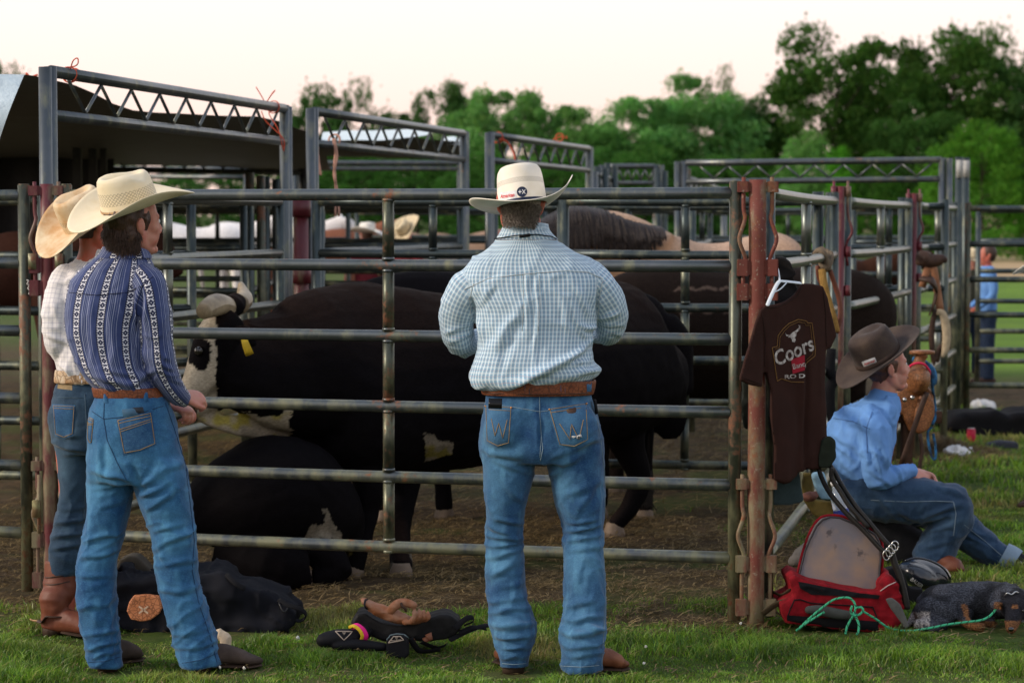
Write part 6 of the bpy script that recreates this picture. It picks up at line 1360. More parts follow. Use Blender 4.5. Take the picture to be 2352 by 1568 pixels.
# tall boots with laces and spurs
def tall_boot(parent, ank, toe, top, r_top=.072, mat=L_red):
    ank = A(ank, float); toe = A(toe, float); u = (toe - ank); u[2] = 0; u /= np.linalg.norm(u); s = np.cross(u, [0, 0, 1.])
    T = thing('boot', None, None, ank); T.parent = parent; T.location = tuple(ank - off(parent)); h = top[2] - ank[2]
    pc = [tube([ank + u * -.01 + [0, 0, .03], ank + [0, 0, .10], ank + [0, 0, .16], ank + (top - ank) * .6, A(top)], [(.040, .050), (.046, .056), (.050, .058), (.060, .066), (r_top * .92, r_top)], 22, 4, ref=s), tube([ank - u * .02 + [0, 0, .06], ank + u * .08 + [0, 0, .062], ank + u * .16 + [0, 0, .045], toe + [0, 0, .035]], [(.036, .05), (.045, .046), (.046, .034), (.028, .018)], 16, 4, ref=s, round_caps=True)]
    fuse('upper', pc, .006, mat, T, 3, uv=False, disp=lambda V, N, U: .006 * ridged(V * A([7, 7, 16]) + 3, 9) * (1 - sstep(V[:, 2], ank[2] + .18, ank[2] + .26)) * sstep(V[:, 2], ank[2] + .06, ank[2] + .12) + .002 * fbm(V * 30, 2, 2))
    g = G().add(*tube([ank + u * .05 + [0, 0, .02], ank + u * .14 + [0, 0, .014], toe + u * .006 + [0, 0, .014]], [(.036, .007), (.050, .006), (.028, .006)], 14, 3, ref=s)).add(*tube([ank - u * .012, ank - u * .008 + [0, 0, .045]], [(.036, .040), (.038, .042)], 14, 1, ref=s)); g.mk('sole', L_sole, T)
    g = G()
    for k, z in enumerate((.24, .215, .19)):
        c = ank + (A(top) - ank) * (z / h); g.add(*tube([c + (u * math.cos(a) + s * math.sin(a)) * .064 + A([0, 0, .006 * math.sin(a * 2 + k)]) for a in np.linspace(0, 2 * np.pi, 16)], .0028, 6, 2))
    g.mk('lace', L_dark, T)
    sp = thing('spur', None, None, ank); sp.parent = T; sp.location = (0, 0, 0)
    hz_ = ank + A([0, 0, .085]); ring = [hz_ + u * math.cos(a) * .066 + s * math.sin(a) * .052 - A([0, 0, .025]) * (math.cos(a) < -.3) for a in np.linspace(0, 2 * np.pi, 20)]
    G().add(*tube(ring, [(.003, .010)] * 20, 8, 2, ref=(0, 0, 1))).mk('spur_strap', L_dark, T); c = hz_ + s * -.055 + u * .02
    G().add(*tube([c + u * .016 * math.cos(a) + A([0, 0, .013 * math.sin(a)]) for a in np.linspace(0, 2 * np.pi, 14)], .0028, 6, 2)).mk('buckle', metal_m, T)
    hb = hz_ - A([0, 0, .03]) - u * .066; G().add(*tube([hb, hb - u * .035, hb - u * .05 + [0, 0, .006]], [.006, .005, .004], 8, 2)).add(*ball(hb + u * .02, (.012, .012, .014))).mk('spur_shank', plain('spur_brass', (.30, .19, .10), .5, metal=.6), T); bpy.data.objects.remove(sp)
    return T
tall_boot(fr, g0(118, 9.68), g0(196, 9.62), at(143, 1290, YC - .02)); tall_boot(fr, g0(205, 9.88), g0(285, 9.85), at(235, 1310, YC + .1))
# ================================================================== seated man at right
YS = 11.5
se = thing('person', 'man in light blue shirt and brown felt hat sitting low, legs stretched out', 'person', A([X0(1990, YS), YS, .3]))
secs_s = [(908, 2000, 2064, .06), (922, 1970, 2068, .10), (942, 1930, 2068, .16), (970, 1904, 2062, .195), (1005, 1898, 2056, .205), (1045, 1903, 2046, .20), (1085, 1918, 2040, .19), (1120, 1936, 2048, .185), (1145, 1952, 2050, .175)]
arm_s = ([at(1998, 955, YS - .15), at(2008, 985, YS - .21), at(2010, 1040, YS - .25), at(2008, 1085, YS - .25), at(2026, 1098, YS - .23), at(2062, 1090, YS - .19), at(2090, 1082, YS - .14)], [(.055, .055), (.075, .075), (.068, .068), (.060, .060), (.056, .054), (.047, .044), (.035, .035)])
arm_s2 = ([at(1998, 955, YS + .17), at(2012, 1020, YS + .22), at(2020, 1080, YS + .2), at(2062, 1088, YS + .06), at(2096, 1086, YS - .06)], [.06, .062, .055, .045, .034])
sf = [(1925, 960, 1990, 985, 8, .010), (1905, 990, 1980, 1040, 8, .010), (1910, 1010, 1965, 1060, 7, .008), (1985, 960, 1992, 1060, 6, -.014), (1940, 1090, 2000, 1120, 9, .012), (1935, 1060, 1990, 1110, 8, .010), (2020, 1000, 2035, 1080, 7, .008), (1990, 1080, 2040, 1110, 6, .008), (2045, 1065, 2070, 1100, 5, .007), (1950, 1130, 2030, 1105, 8, .010), (1995, 1000, 2020, 1090, 6, .008)]
ss = fuse('shirt', [sections(secs_s, YS, 2.2), tube(*arm_s, 22, 4, round_caps=True), tube(*arm_s2, 18, 4, round_caps=True)], .009, SH_blue, se, 3, disp=shirt_disp(sf, YS - .22, 1.5, 80))
S_s = Surf(ss); g = G(); seam(g, S_s, [(1915, 960), (1960, 968), (1998, 985)], .002, 11.3); seam(g, S_s, [(2005, 940), (1990, 985), (1992, 1040)], .002, 11.3); g.mk('seam', plain('seam_blue', (.08, .17, .38), .8), ss)
cc_ = tube(P3([(2032, 896, YS), (2027, 916, YS), (2020, 938, YS)]), [(.062, .062), (.070, .072), (.085, .09)], 22, 3, ref=(0, 1, 0)); G().add(cc_[0], cc_[1][:1], cc_[2]).mk('collar', SH_blue, se)
th1 = tube(P3([(1975, 1135, YS - .1), (2040, 1145, YS - .13), (2130, 1150, YS - .14), (2190, 1158, YS - .14)]), [(.12, .115), (.108, .112), (.10, .105), (.085, .085)], 24, 4, ref=(0, 1, 0), round_caps=True)
sh1 = tube(P3([(2188, 1150, YS - .14), (2192, 1185, YS - .14), (2165, 1235, YS - .13), (2140, 1285, YS - .12)]), [(.085, .085), (.092, .092), (.085, .09), (.085, .095)], 22, 4, ref=(0, 1, 0), round_caps=True)
th2 = tube(P3([(1985, 1140, YS + .14), (2090, 1160, YS + .2), (2180, 1180, YS + .26)]), [.11, .10, .085], 20, 4, round_caps=True)
sh2 = tube(P3([(2170, 1175, YS + .26), (2225, 1225, YS + .24), (2275, 1265, YS + .2), (2318, 1288, YS + .17)]), [(.085, .085), (.085, .085), (.075, .075), (.066, .066)], 20, 4, ref=(0, 1, 0), round_caps=True)
sjf = [(2150, 1120, 2215, 1140, 7, .008), (2100, 1190, 2200, 1160, 8, .012), (2090, 1200, 2180, 1185, 7, .012), (2130, 1225, 2205, 1195, 7, .010), (2020, 1150, 2060, 1190, 9, .010), (2000, 1130, 2040, 1160, 8, .010), (2120, 1260, 2180, 1240, 7, .010), (2060, 1170, 2120, 1195, 8, .010), (2230, 1240, 2290, 1270, 6, .008), (2240, 1225, 2300, 1262, 5, .006)]
js = fuse('jeans', [sections([(1112, 1945, 2045, .16), (1135, 1945, 2060, .19), (1165, 1950, 2070, .19), (1185, 1965, 2060, .16)], YS), th1, sh1, th2, sh2], .009, D_seat, se, 3, disp=jean_disp(sjf, YS - .2, 27), col=lambda V, N: wear(V, N, [(2130, 1115, 90, 16, .4), (2170, 1195, 60, 14, .6), (2110, 1215, 50, 12, .4), (2050, 1150, 80, 10, .4)], YS))
S_js = Surf(js); g = G(); seam(g, S_js, [(2000, 1148), (2080, 1152), (2150, 1150), (2190, 1152), (2196, 1180), (2190, 1230)], .002, 11.3); seam(g, S_js, [(2215, 1205), (2260, 1240), (2300, 1275)], .002, 11.7); g.mk('stitching', plain('stitch_worn', (.18, .24, .30), .85), js)
cu_ = tube(P3([(2300, 1278, YS + .18), (2318, 1288, YS + .17), (2332, 1296, YS + .16)]), [(.070, .075), (.073, .078), (.072, .076)], 20, 3, ref=(0, 1, 0)); add_col(G().add(cu_[0], cu_[1][:1], cu_[2]).mk('turned_cuff', denim('denim_inside', (.16, .24, .32), (.26, .34, .42)), se), .5)
boot(se, g0(2118, YS - .14), g0(2196, YS - .2), .10, mat=L_red, shaft=at(2140, 1278, YS - .10), thin=.5)
sn = fuse('shoe', [tube(P3([(2326, 1290, YS + .16), (2352, 1296, YS + .13), (2385, 1300, YS + .1), (2420, 1292, YS + .08)]), [(.050, .055), (.048, .05), (.045, .035), (.03, .022)], 16, 4, ref=(0, 1, 0), round_caps=True)], .007, plain('sock_shoe_black', (.012, .012, .014), .7), se, 2, uv=False)
co, F = bars([(-.5, .2, .1, .5), (.1, .5, .4, .1), (.4, .1, -.2, -.3), (-.2, -.3, .4, -.7), (-.5, -.1, -.5, -.7)], .16); sew_figure('shoe_mark', Surf(sn), co, F, lambda c: (2345 + 5 * c[0], 1293 - 9 * c[1]), white_m, sn, .002, 11.6)
HS = at(2036, 846, YS); Ms = rot(-78, 8, 4)
sp_ = head_parts(HS, Ms, .98, .95) + [tube(P3([(2034, 868, YS), (2028, 905, YS), (2016, 950, YS)]), [(.054, .058), (.056, .062), (.08, .08)], 18, 3, ref=(0, 1, 0)), sections([(945, 1975, 2045, .08), (1000, 1930, 2030, .12), (1100, 1950, 2025, .12), (1150, 1965, 2035, .12)], YS), tube(arm_s[0], [.035, .04, .038, .034, .030, .026, .025], 14, 3), tube(arm_s2[0], [.04, .04, .034, .028, .025], 14, 3),
      tube(P3([(1985, 1140, YS - .1), (2100, 1150, YS - .13), (2185, 1165, YS - .14), (2170, 1220, YS - .13), (2135, 1285, YS - .12)]), [.08, .065, .045, .040, .028], 14, 3), tube(P3([(1985, 1145, YS + .14), (2100, 1165, YS + .2), (2175, 1185, YS + .26), (2240, 1240, YS + .23), (2335, 1296, YS + .16)]), [.08, .07, .05, .048, .034], 14, 3)]
sp_ += hand_parts(at(2090, 1083, YS - .13), (.9, .28, -.28), (-.2, .5, -.6), 1, .6, 1.0) + hand_parts(at(2096, 1086, YS - .05), (.85, -.3, -.2), (.1, -.6, -.6), -1, .55, 1.0)
fuse('body', sp_, .0055, SK_pale, se, 2, uv=False)
for q in (-1, 1): G().add(*ball(HS + Ms @ A([q * .029, .083, .012]), .0115)).mk('eye', white_m, se); G().add(*ball(HS + Ms @ A([q * .030, .093, .012]), .0052, n=8)).mk('iris', eye_mat, se)
G().add(*ball(HS + Ms @ A([0, .097, -.060]), (.014, .008, .007), Ms)).mk('mouth', plain('mouth_dark', (.12, .02, .02), .5), se)
fuse('hair', [nape(HS, Ms, None, None, -.045, .062, .083)], .007, H_red, se, 2, uv=False, disp=lambda V, N, U: .004 * fbm(V * A([90, 90, 30]), 2, 3))
HT, hc = hat(se, at(2018, 820, YS), rot(-76, 33, 8), FELT, (.102, .118, .140), .104, .034, -.02, plain('felt_band', (.06, .04, .032), .9), brimmat=FELT, round_top=True, curlp=1.5, bandh=.022)
S_h = Surf(hc); lay('brand_patch', S_h, [(1979, 831), (2009, 820), (2014, 831), (1985, 843)], white_m, HT, .004, 8, 5, 11.4)
co, F = text_mesh('American', 1.0, .35, .02); w_ = np.ptp(co[:, 0]); sew_figure('lettering', S_h, co, F, place_text(1997, 831, 26, math.radians(-21), 8), red_m, HT, .0065, 11.4, maxlen=.6)
# ------------------------------------------------------------------ people far off and at the edge
def far_person(px, Y, htop, label, shirt, trousers, hatm=None, yaw=0, hatk=None, sk=SK_pale, hair=H_brown, arm=None, lean=0, voxel=.016):
    zt = at(px, htop, Y)[2]; x = X0(px, Y); c = A([x, Y, 0.]); T = thing('person', label, 'person', c); s = zt / 1.86; R_ = rot(yaw); W = lambda p: c + R_ @ (A(p) * s)
    ref = R_ @ A([1, 0, 0])
    def tb(P, R, **k): return tube([W(p) for p in P], A(R) * s, 16, 3, ref=ref, **k)
    HD = W((0, lean, 1.62)); arms = arm or [[(-.2, 0, 1.42), (-.27, -.02, 1.15), (-.22, .15, .98)], [(.2, 0, 1.42), (.27, -.02, 1.15), (.22, .15, .98)]]
    fuse('shirt', [tb([(0, 0, .92), (0, 0, 1.1), (0, lean * .5, 1.3), (0, lean * .8, 1.44), (0, lean, 1.50)], [(.17, .12), (.17, .12), (.20, .125), (.17, .10), (.07, .07)])] + [tb(a, [(.07), (.055), (.04)], round_caps=True) for a in arms], voxel, shirt, T, 2, uv=False, disp=lambda V, N, U: .006 * fbm(V * 10, 3, 5))
    fuse('trousers', [tb([(0, 0, .80), (0, 0, .88), (0, 0, .95)], [(.17, .13), (.18, .13), (.17, .12)])] + [tb([(q * .09, 0, .88), (q * .10, 0, .5), (q * .10, 0, .06)], [(.095, .11), (.075, .08), (.07, .08)]) for q in (-1, 1)], voxel, trousers, T, 2, uv=False, disp=lambda V, N, U: .006 * fbm(V * 9, 3, 5))
    bp = head_parts(HD, R_, s) + [tb([(0, lean, 1.56), (0, lean * .9, 1.44)], [.055, .06])] + [tb([(0, 0, .9), (0, 0, 1.3), (0, lean, 1.46)], [(.13, .09), (.15, .09), (.08, .07)])]
    for a, q in zip(arms, (-1, 1)): bp += [tb(a, [.045, .036, .027])] + hand_parts(W(a[-1]), R_ @ (A(a[-1]) - A(a[-2])), R_ @ A([-q, .2, 0]), q, .6, s)
    fuse('body', bp, min(voxel, .011), sk, T, 2, uv=False)
    fuse('hair', [nape(HD, R_, None, None, -.05, .066 * s, .086 * s)], .012, hair, T, 1, uv=False)
    for q in (-1, 1): fuse('shoe', [tb([(q * .1, -.06, .05), (q * .1, .06, .045), (q * .11, .17, .03)], [.045, .045, .028], round_caps=True)], .012, L_dark, T, 1, uv=False)
    if hatm: hat(T, W((0, lean - .005, 1.66)), hatk if hatk is not None else R_ @ rot(0, -5, 0), hatm, A((.088, .105, .125)) * s * 1.1, .13 * s, .055, .02, L_dark)
    return T
dkj = plain('trousers_dark_denim', (.02, .035, .07), .9); whs = plain('shirt_white_far', (.6, .58, .6), .85); dks = plain('shirt_dark_red', (.16, .02, .03), .85); khk = plain('trousers_khaki', (.20, .15, .09), .9)
far_person(842, 30, 499, 'distant cowboy in a white straw hat seen between the rails of the pens', dks, dkj, FELT_white, 30, rot(72, 6, 4))
far_person(930, 30, 492, 'distant cowboy in a tan straw hat behind the upright of the front panel', dks, dkj, ST_plain, -35, rot(-40, 52, 0))
far_person(1150, 25, 503, 'bystander in a white shirt partly hidden behind the checked shirt man', whs, dkj, None, 150)
far_person(2268, 25.0, 545, 'person in light blue shirt standing beyond the right edge gates', SH_blue, dkj, None, 90, sk=SK_old)
far_person(2412, 14.0, 548, 'person in pale blue shirt and khaki trousers cut off by the right edge', SH_pale, khk, FELT_white, 70, arm=[[(-.2, 0, 1.42), (-.24, -.03, 1.15), (-.20, .02, .92)], [(.2, 0, 1.42), (.24, .0, 1.15), (.20, .06, .92)]])
far_person(2230, 26.4, 560, 'person in dark shirt among the horses beyond the right edge gates', plain('shirt_olive_far', (.05, .05, .035), .9), dkj, ST_plain, 200)
# ------------------------------------------------------------------ tarps, gear on the fence, gear on the grass
tarp_pale = plain('tarp_silver_teal', (.66, .76, .78), .5, var=.12, scale=5, bump=.5, bscale=14, bdist=.02, spec=.4)
tarp([[at(-160, 172, 11.2), at(55, 178, 11.3), at(135, 197, 12.0), at(350, 250, 14.2), at(590, 263, 15.6), at(700, 304, 18.4), at(745, 326, 20.2)],
      [at(-200, 300, 16.6), at(60, 300, 17.5), at(200, 325, 19), at(380, 330, 20.5), at(560, 340, 21), at(700, 352, 23), at(750, 360, 24)],
      [at(-260, 374, 25.6), at(60, 377, 26), at(220, 380, 26.4), at(380, 384, 26.6), at(560, 390, 27), at(700, 394, 28), at(760, 394, 28.5)]][::-1], 'big dark tarp roof stretched over the left pens, silver on top')
tarp([[at(-160, 160, 11.15), at(-60, 172, 11.12), at(56, 178, 11.25)], [at(-160, 260, 10.95), at(-60, 262, 10.95), at(22, 258, 11.0)], [at(-160, 360, 10.9), at(-60, 345, 10.9), at(-4, 330, 10.95)]], 'pale flap of tarp hanging over the edge at far left').data.materials[0] = tarp_pale
tarp([[at(742, 303, 21), at(860, 299, 21.5), at(960, 298, 21.8), at(1012, 300, 22)], [at(738, 328, 18.8), at(850, 330, 19.2), at(950, 322, 20), at(1015, 302, 21.8)]][::-1], 'pale tarp ridge seen through the second trussed frame').data.materials[0] = tarp_pale
tarp([[at(735, 329, 18.8), at(850, 331, 19.2), at(950, 323, 20), at(1060, 330, 22)], [at(735, 362, 24), at(850, 364, 25), at(950, 364, 26), at(1060, 362, 27)]][::-1], 'dark tarp ceiling below the pale ridge')
tarp([[at(1015, 318, 22.5), at(1045, 316, 22.5), at(1062, 330, 22.5)], [at(1020, 335, 21.8), at(1045, 336, 21.8), at(1062, 338, 22.0)]][::-1], 'small pale tarp corner beside the second frame\'s far post').data.materials[0] = tarp_pale
frame((X0(-140, 24.5), 24.5), (X0(695, 27.5), 27.5), 2.40, 2.40, .17, 'black trussed bar holding up the back of the big tarp', nz=16, mat=black_steel, r=.035, pr=.04)
black_tarp = plain('tarp_black', (.018, .018, .02), .6)
for k, (a, b, y0, y1, Y, l) in enumerate(((-160, 262, 335, 475, 24.2, 'dark tarp curtain at the back left'),)):
    P = [[at(x, y, Y + .06 * math.sin(x / 18)) for x in np.linspace(a, b, 22)] for y in (y0, y1, y1 + 160)]; R_ = A(P); V = R_.reshape(-1, 3); m = 22; i, j = np.meshgrid(np.arange(2), np.arange(m - 1), indexing='ij'); i = i.ravel(); j = j.ravel()
    tag(mk('tarp', V, np.stack([i * m + j, (i + 1) * m + j, (i + 1) * m + j + 1, i * m + j + 1], 1), plain('tarp_charcoal', (.028, .028, .032), .7), loc=V.mean(0)), l, 'tarp')
for px, w, l in ((180, .09, 'thick black post under the tarp, nearest the left edge'), (216, .085, 'thick black post under the tarp, middle of three'), (240, .07, 'thick black post under the tarp, rightmost of three')):
    c = A([X0(px, 20.5), 20.5, 0]); T = thing('black_post', l, 'post', c, 'thick black posts under the tarp'); g = G(); g.add(*tube([c, c + [0, 0, 2.32]], w / 2 * 1.1, 4, 1, ref=(1, 1, 0))); g.mk('post', black_steel, T, smooth=False); G().add(*box(c + A([0, 0, 2.33]), (w * 1.6, w * 1.6, .02))).mk('cap', black_steel, T)
# latch parts on the left gate post
T = thing('gate_latch', 'pale yellow latch block low on the rusty post at far left', 'latch', at(84, 1165, 10.6)); g = G().add(*box(at(84, 1168, 10.62), (.034, .03, .075))).mk('block', plain('latch_paint', (.22, .21, .10), .7, c2=(.12, .08, .04)), T); G().add(*tube([at(90, 1090, 10.64), at(90, 1225, 10.64)], .009, 8, 1)).mk('pin', P_rust, T)
for k, (x, y, w) in enumerate(((76, 600, .034), (136, 600, .030))):
    tag(G().add(*box(at(x, y, Yf(x) - .03), (w, .05, .07))).mk('hinge_block', S_rusty, loc=at(x, y, Yf(x))), ['steel hinge block left of the dark red post', 'steel hinge block right of the dark red post'][k], 'hinge')
cn = plain('sticker_white', (.62, .60, .58), .8, var=.3)
g = G(); pts = [at(x, y, Yf(62) - .03) for x, y in ((61, 643), (66, 645), (62, 652), (68, 655), (64, 662), (69, 668), (66, 676))]; g.add(*tube(pts, [(.003, .001)] * 7, 6, 2)); tag(g.mk('paper_scrap', cn, loc=at(62, 660, Yf(62))), 'torn white sticker on the rusty post at far left', 'sticker')
# ---- hanging T-shirt
TS = plain('tshirt_brown', (.030, .011, .008), .9, var=.2, scale=12, bump=.35, bscale=300)
ts = thing('tshirt', 'dark brown printed rodeo T-shirt on a white hanger in front of the rusty post', 't-shirt', at(1810, 900, 9.9))
def Yt(x): return 9.78 + (x - 1700) / 220 * .30
ol = [(1759, 703), (1747, 713), (1736, 742), (1724, 786), (1710, 830), (1699, 873), (1722, 884), (1751, 890), (1755, 845), (1762, 870), (1771, 898), (1769, 956), (1778, 1026), (1776, 1105), (1800, 1106), (1831, 1095), (1835, 1084), (1860, 1080), (1883, 1072), (1902, 1053), (1898, 975), (1896, 879), (1898, 801), (1908, 801), (1921, 771), (1911, 725), (1902, 686), (1890, 657), (1868, 652), (1846, 651), (1838, 658), (1826, 676), (1806, 691), (1782, 700)]
def tdisp(V, N, U):
    px, py = pix(V); f = sstep(-N[:, 1], -.2, .4); d = .004 * fbm(V * A([10, 10, 3]), 3, 4) + .012 * np.exp(-((px - 1842 - (py - 820) * .01) / 9) ** 2) * sstep(py, 800, 880) - .016 * np.exp(-((px - 1853) / 6) ** 2) * sstep(py, 790, 850)
    d += .012 * np.sin((px - 1780) / 13 + fbm(V * 3, 2, 3) * 2) * sstep(py, 860, 1050) + .010 * np.exp(-((px - 1756 - (py - 800) * .05) / 6) ** 2) * -sstep(py, 730, 800); return d * f + .003 * ridged(V * A([16, 16, 5]), 5) * f
tb_ = fuse('shirt_body', [slab([(x, y, Yt(x)) for x, y in ol], .05)], .006, TS, ts, 5, disp=tdisp, uv=False); S_t = Surf(tb_)
och = plain('print_ochre', (.24, .13, .04), .9); prw = plain('print_white', (.52, .50, .48), .9, var=.5, scale=60, c2=(.18, .14, .13))
Z3 = lambda X, Y: (1635.4 + X * .3866, 569.6 + Y * .3866)
g = G(); seam(g, S_t, [Z3(*p) for p in ((355, 592), (385, 583), (390, 520), (420, 480), (455, 448), (510, 424), (560, 434), (566, 446), (592, 444), (612, 600), (610, 640), (560, 682), (550, 700))], .0016, 9.9, .002); seam(g, S_t, [Z3(*p) for p in ((355, 592), (364, 640), (372, 700), (386, 790), (410, 775), (470, 795), (546, 796))], .0016, 9.9, .002)
seam(g, S_t, [Z3(*p) for p in ((372, 600), (398, 590), (402, 530), (430, 490), (462, 460), (512, 438), (552, 447), (556, 460), (582, 458), (598, 595), (598, 630), (556, 668))], .0009, 9.9, .002); g.mk('printed_frame', och, tb_)
sk = [(433, 502), (440, 515), (455, 516), (466, 510), (480, 497), (495, 490), (508, 478), (516, 468), (508, 456), (522, 460), (522, 478), (512, 492), (500, 500), (498, 520), (490, 530), (494, 545), (488, 560), (474, 556), (470, 540), (462, 530), (448, 530), (456, 522), (440, 522)]
c_, F_ = poly_fill([Z3(*p) for p in sk]); sew_figure('printed_skull', S_t, c_, F_, lambda c: c, prw, tb_, .003, 9.9, maxlen=4)
c_, F_ = text_mesh('Coors', 1.0, .25, .018); w_ = np.ptp(c_[:, 0]); sew_figure('printed_word', S_t, c_, F_, place_text(*Z3(478, 618), 96, math.radians(-24), 48), prw, tb_, .003, 9.9, maxlen=.12)
c_, F_ = poly_fill([Z3(*p) for p in ((468, 662), (548, 634), (549, 725), (477, 747))]); sew_figure('printed_red_panel', S_t, c_, F_, lambda c: c, plain('print_red_dull', (.30, .015, .03), .9), tb_, .0025, 9.9, maxlen=4)
c_, F_ = text_mesh('Banq', 1.0, .0, .01); w_ = np.ptp(c_[:, 0]); sew_figure('printed_word', S_t, c_, F_, place_text(*Z3(512, 697), 29, math.radians(-14), 17), prw, tb_, .0045, 9.9, maxlen=.2)
c_, F_ = text_mesh('RO D', 1.0, .0, .03); w_ = np.ptp(c_[:, 0]); sew_figure('printed_word', S_t, c_, F_, place_text(*Z3(489, 762), 47, math.radians(-3), 13), prw, tb_, .003, 9.9, maxlen=.2)
g = G(); seam(g, S_t, [(1762, 707), (1784, 705), (1808, 695), (1830, 680), (1842, 660)], .0018, 9.9); seam(g, S_t, [(1751, 720), (1758, 780), (1756, 840)], .0015, 9.9); seam(g, S_t, [(1890, 662), (1896, 720), (1898, 795)], .0015, 9.9); seam(g, S_t, [(1703, 866), (1750, 883)], .0013, 9.9); g.mk('seam', plain('seam_dark', (.02, .01, .008), .9), tb_)
hg = thing('hanger', 'white plastic clothes hanger holding the brown T-shirt', 'hanger', at(1790, 640, 9.95)); hw = plain('hanger_plastic', (.62, .68, .74), .35, bump=0, var=.05)
G().add(*tube([at(1759, 600, 9.96), at(1763, 594, 10.0), at(1770, 593, 10.02), at(1779, 602, 9.99), at(1787, 620, 9.94), at(1791, 645, 9.90)], .0042, 8, 4, round_caps=True)).mk('hook', hw, hg)
G().add(*tube([at(1763, 700, 9.82), at(1775, 672, 9.85), at(1788, 648, 9.89), at(1800, 646, 9.91), at(1838, 650, 9.97)], [(.008, .004)] * 5, 10, 4, round_caps=True)).add(*tube([at(1776, 672, 9.85), at(1792, 664, 9.88), at(1806, 650, 9.91)], .003, 6, 3)).mk('shoulder_bar', hw, hg)
# dark jacket / hat behind the neck opening
tag(fuse('jacket', [slab([(1772, 612, 10.12), (1778, 590, 10.1), (1800, 588, 10.12), (1815, 600, 10.1), (1832, 632, 10.1), (1822, 636, 10.1), (1846, 690, 10.15), (1850, 760, 10.2), (1780, 780, 10.1), (1765, 700, 10.05), (1790, 640, 10.1)], .05)], .007, plain('jacket_black', (.016, .014, .014), .9, bump=.4), None, 4, disp=lambda V, N, U: .008 * fbm(V * 12, 3, 4), uv=False, loc=at(1800, 680, 10.1)), 'black jacket draped over the bright rail behind the hanger', 'jacket')
dn = denim('denim_teal', (.02, .04, .045), (.05, .075, .08))
hj = tag(fuse('jeans', [slab([(1778, 1060, 10.05), (1835, 1060, 10.05), (1846, 1152, 10.05), (1815, 1160, 10.05), (1772, 1158, 10.05)], .04)], .007, dn, None, 4, disp=lambda V, N, U: .006 * fbm(V * 12, 3, 4), uv=False, loc=at(1810, 1110, 10.05)), 'dark teal denim leg hanging below the brown T-shirt', 'jeans'); add_col(hj, .3)
tag(fuse('gloves', [slab([(1718, 820, 10.0), (1708, 850, 10.0), (1706, 900, 10.0), (1700, 930, 10.0), (1712, 985, 10.0), (1728, 985, 10.0), (1730, 900, 10.0), (1735, 830, 10.0)], .05)], .007, plain('leather_black_green', (.012, .016, .012), .7), None, 3, disp=lambda V, N, U: .008 * fbm(V * 18, 3, 4), uv=False, loc=at(1715, 900, 10.0)), 'black riding gear hanging behind the left sleeve of the T-shirt', 'gear')
# ---- ropes and leather on the bright panel
rp_tan = plain('rope_manila_grey', (.17, .13, .09), .9, bump=.8, bscale=260, bdist=.006); rp_gold = plain('sheepskin_gold', (.36, .21, .06), .95, bump=.9, bscale=160, bdist=.01)
T = thing('bull_rope', 'bull rope with golden sheepskin strap knotted on the bright rail right of the T-shirt', 'rope', at(1895, 640, 12.7)); Q = 12.8
cK = at(1890, 592, Q - .1)
g = G()
for k in range(3): g.add(*tube([cK + A([.020 * math.cos(a) + .012 * k, .05 * math.sin(a), .045 * math.sin(a + k * .5) - .01 * k]) for a in np.linspace(0, 2 * np.pi, 12)], .014, 8, 3))
g.add(*tube(P3([(1872, 583, Q - .1), (1882, 575, Q - .15), (1894, 585, Q - .16), (1900, 605, Q - .15), (1904, 620, Q - .14)]), .016, 10, 3)); g.mk('knot', rp_tan, T)
G().add(*tube(P3([(1888, 618, Q - .15), (1892, 650, Q - .16), (1902, 690, Q - .16), (1914, 730, Q - .16), (1921, 762, Q - .15)]), [(.020, .012)] * 5, 10, 4)).mk('sheepskin', rp_gold, T)
G().add(*tube(P3([(1906, 620, Q - .13), (1916, 650, Q - .12), (1928, 690, Q - .12), (1930, 725, Q - .13), (1921, 765, Q - .14)]), [(.013, .007)] * 5, 10, 4)).add(*tube(P3([(1878, 610, Q - .13), (1882, 640, Q - .12), (1894, 660, Q - .12)]), [(.013, .006)] * 3, 8, 3)).mk('strap', L_red, T)
G().add(*tube(P3([(1910, 800, Q), (1906, 850, Q), (1916, 870, Q), (1905, 900, Q), (1912, 980, Q)]), [(.024, .014), (.03, .018), (.028, .012), (.030, .016), (.02, .01)], 10, 4)).mk('tail', black_m, T)
T = thing('halter', 'leather halter and pale cinch strap hung on the far part of the bright fence', 'halter', at(2145, 700, 16.4)); Q = 16.6
G().add(*tube(P3([(2118, 660, Q), (2130, 620, Q), (2137, 605, Q), (2145, 620, Q), (2152, 660, Q), (2160, 715, Q)]), [(.026, .01)] * 6, 8, 4)).mk('headstall', leather('leather_orange', (.20, .08, .035), (.30, .14, .07)), T)
G().add(*tube(P3([(2120, 640, Q - .05), (2140, 645, Q - .1), (2150, 665, Q), (2144, 700, Q), (2134, 725, Q)]), [(.05, .02), (.045, .018), (.035, .014), (.03, .01), (.01, .006)], 8, 4)).mk('noseband', L_dark, T)
G().add(*tube(P3([(2112, 610, Q), (2120, 590, Q), (2135, 600, Q), (2165, 596, Q), (2174, 602, Q)]), [(.03, .02), (.05, .03), (.05, .03), (.035, .02), (.01, .01)], 10, 4)).mk('ear_pad', L_dark, T)
G().add(*tube(P3([(2150, 712, Q), (2142, 740, Q), (2140, 790, Q), (2148, 835, Q), (2158, 800, Q), (2172, 790, Q), (2170, 740, Q), (2160, 712, Q)]), [(.02, .008)] * 8, 8, 4)).mk('rein', L_dark, T)
G().add(*tube(P3([(2152, 716, Q - .03), (2166, 722, Q - .03), (2174, 760, Q - .03), (2172, 800, Q - .03), (2164, 820, Q - .03)]), [(.02, .01), (.026, .012), (.03, .012), (.026, .012), (.01, .01)], 8, 4)).mk('cinch', plain('cinch_cream', (.45, .36, .24), .9), T)
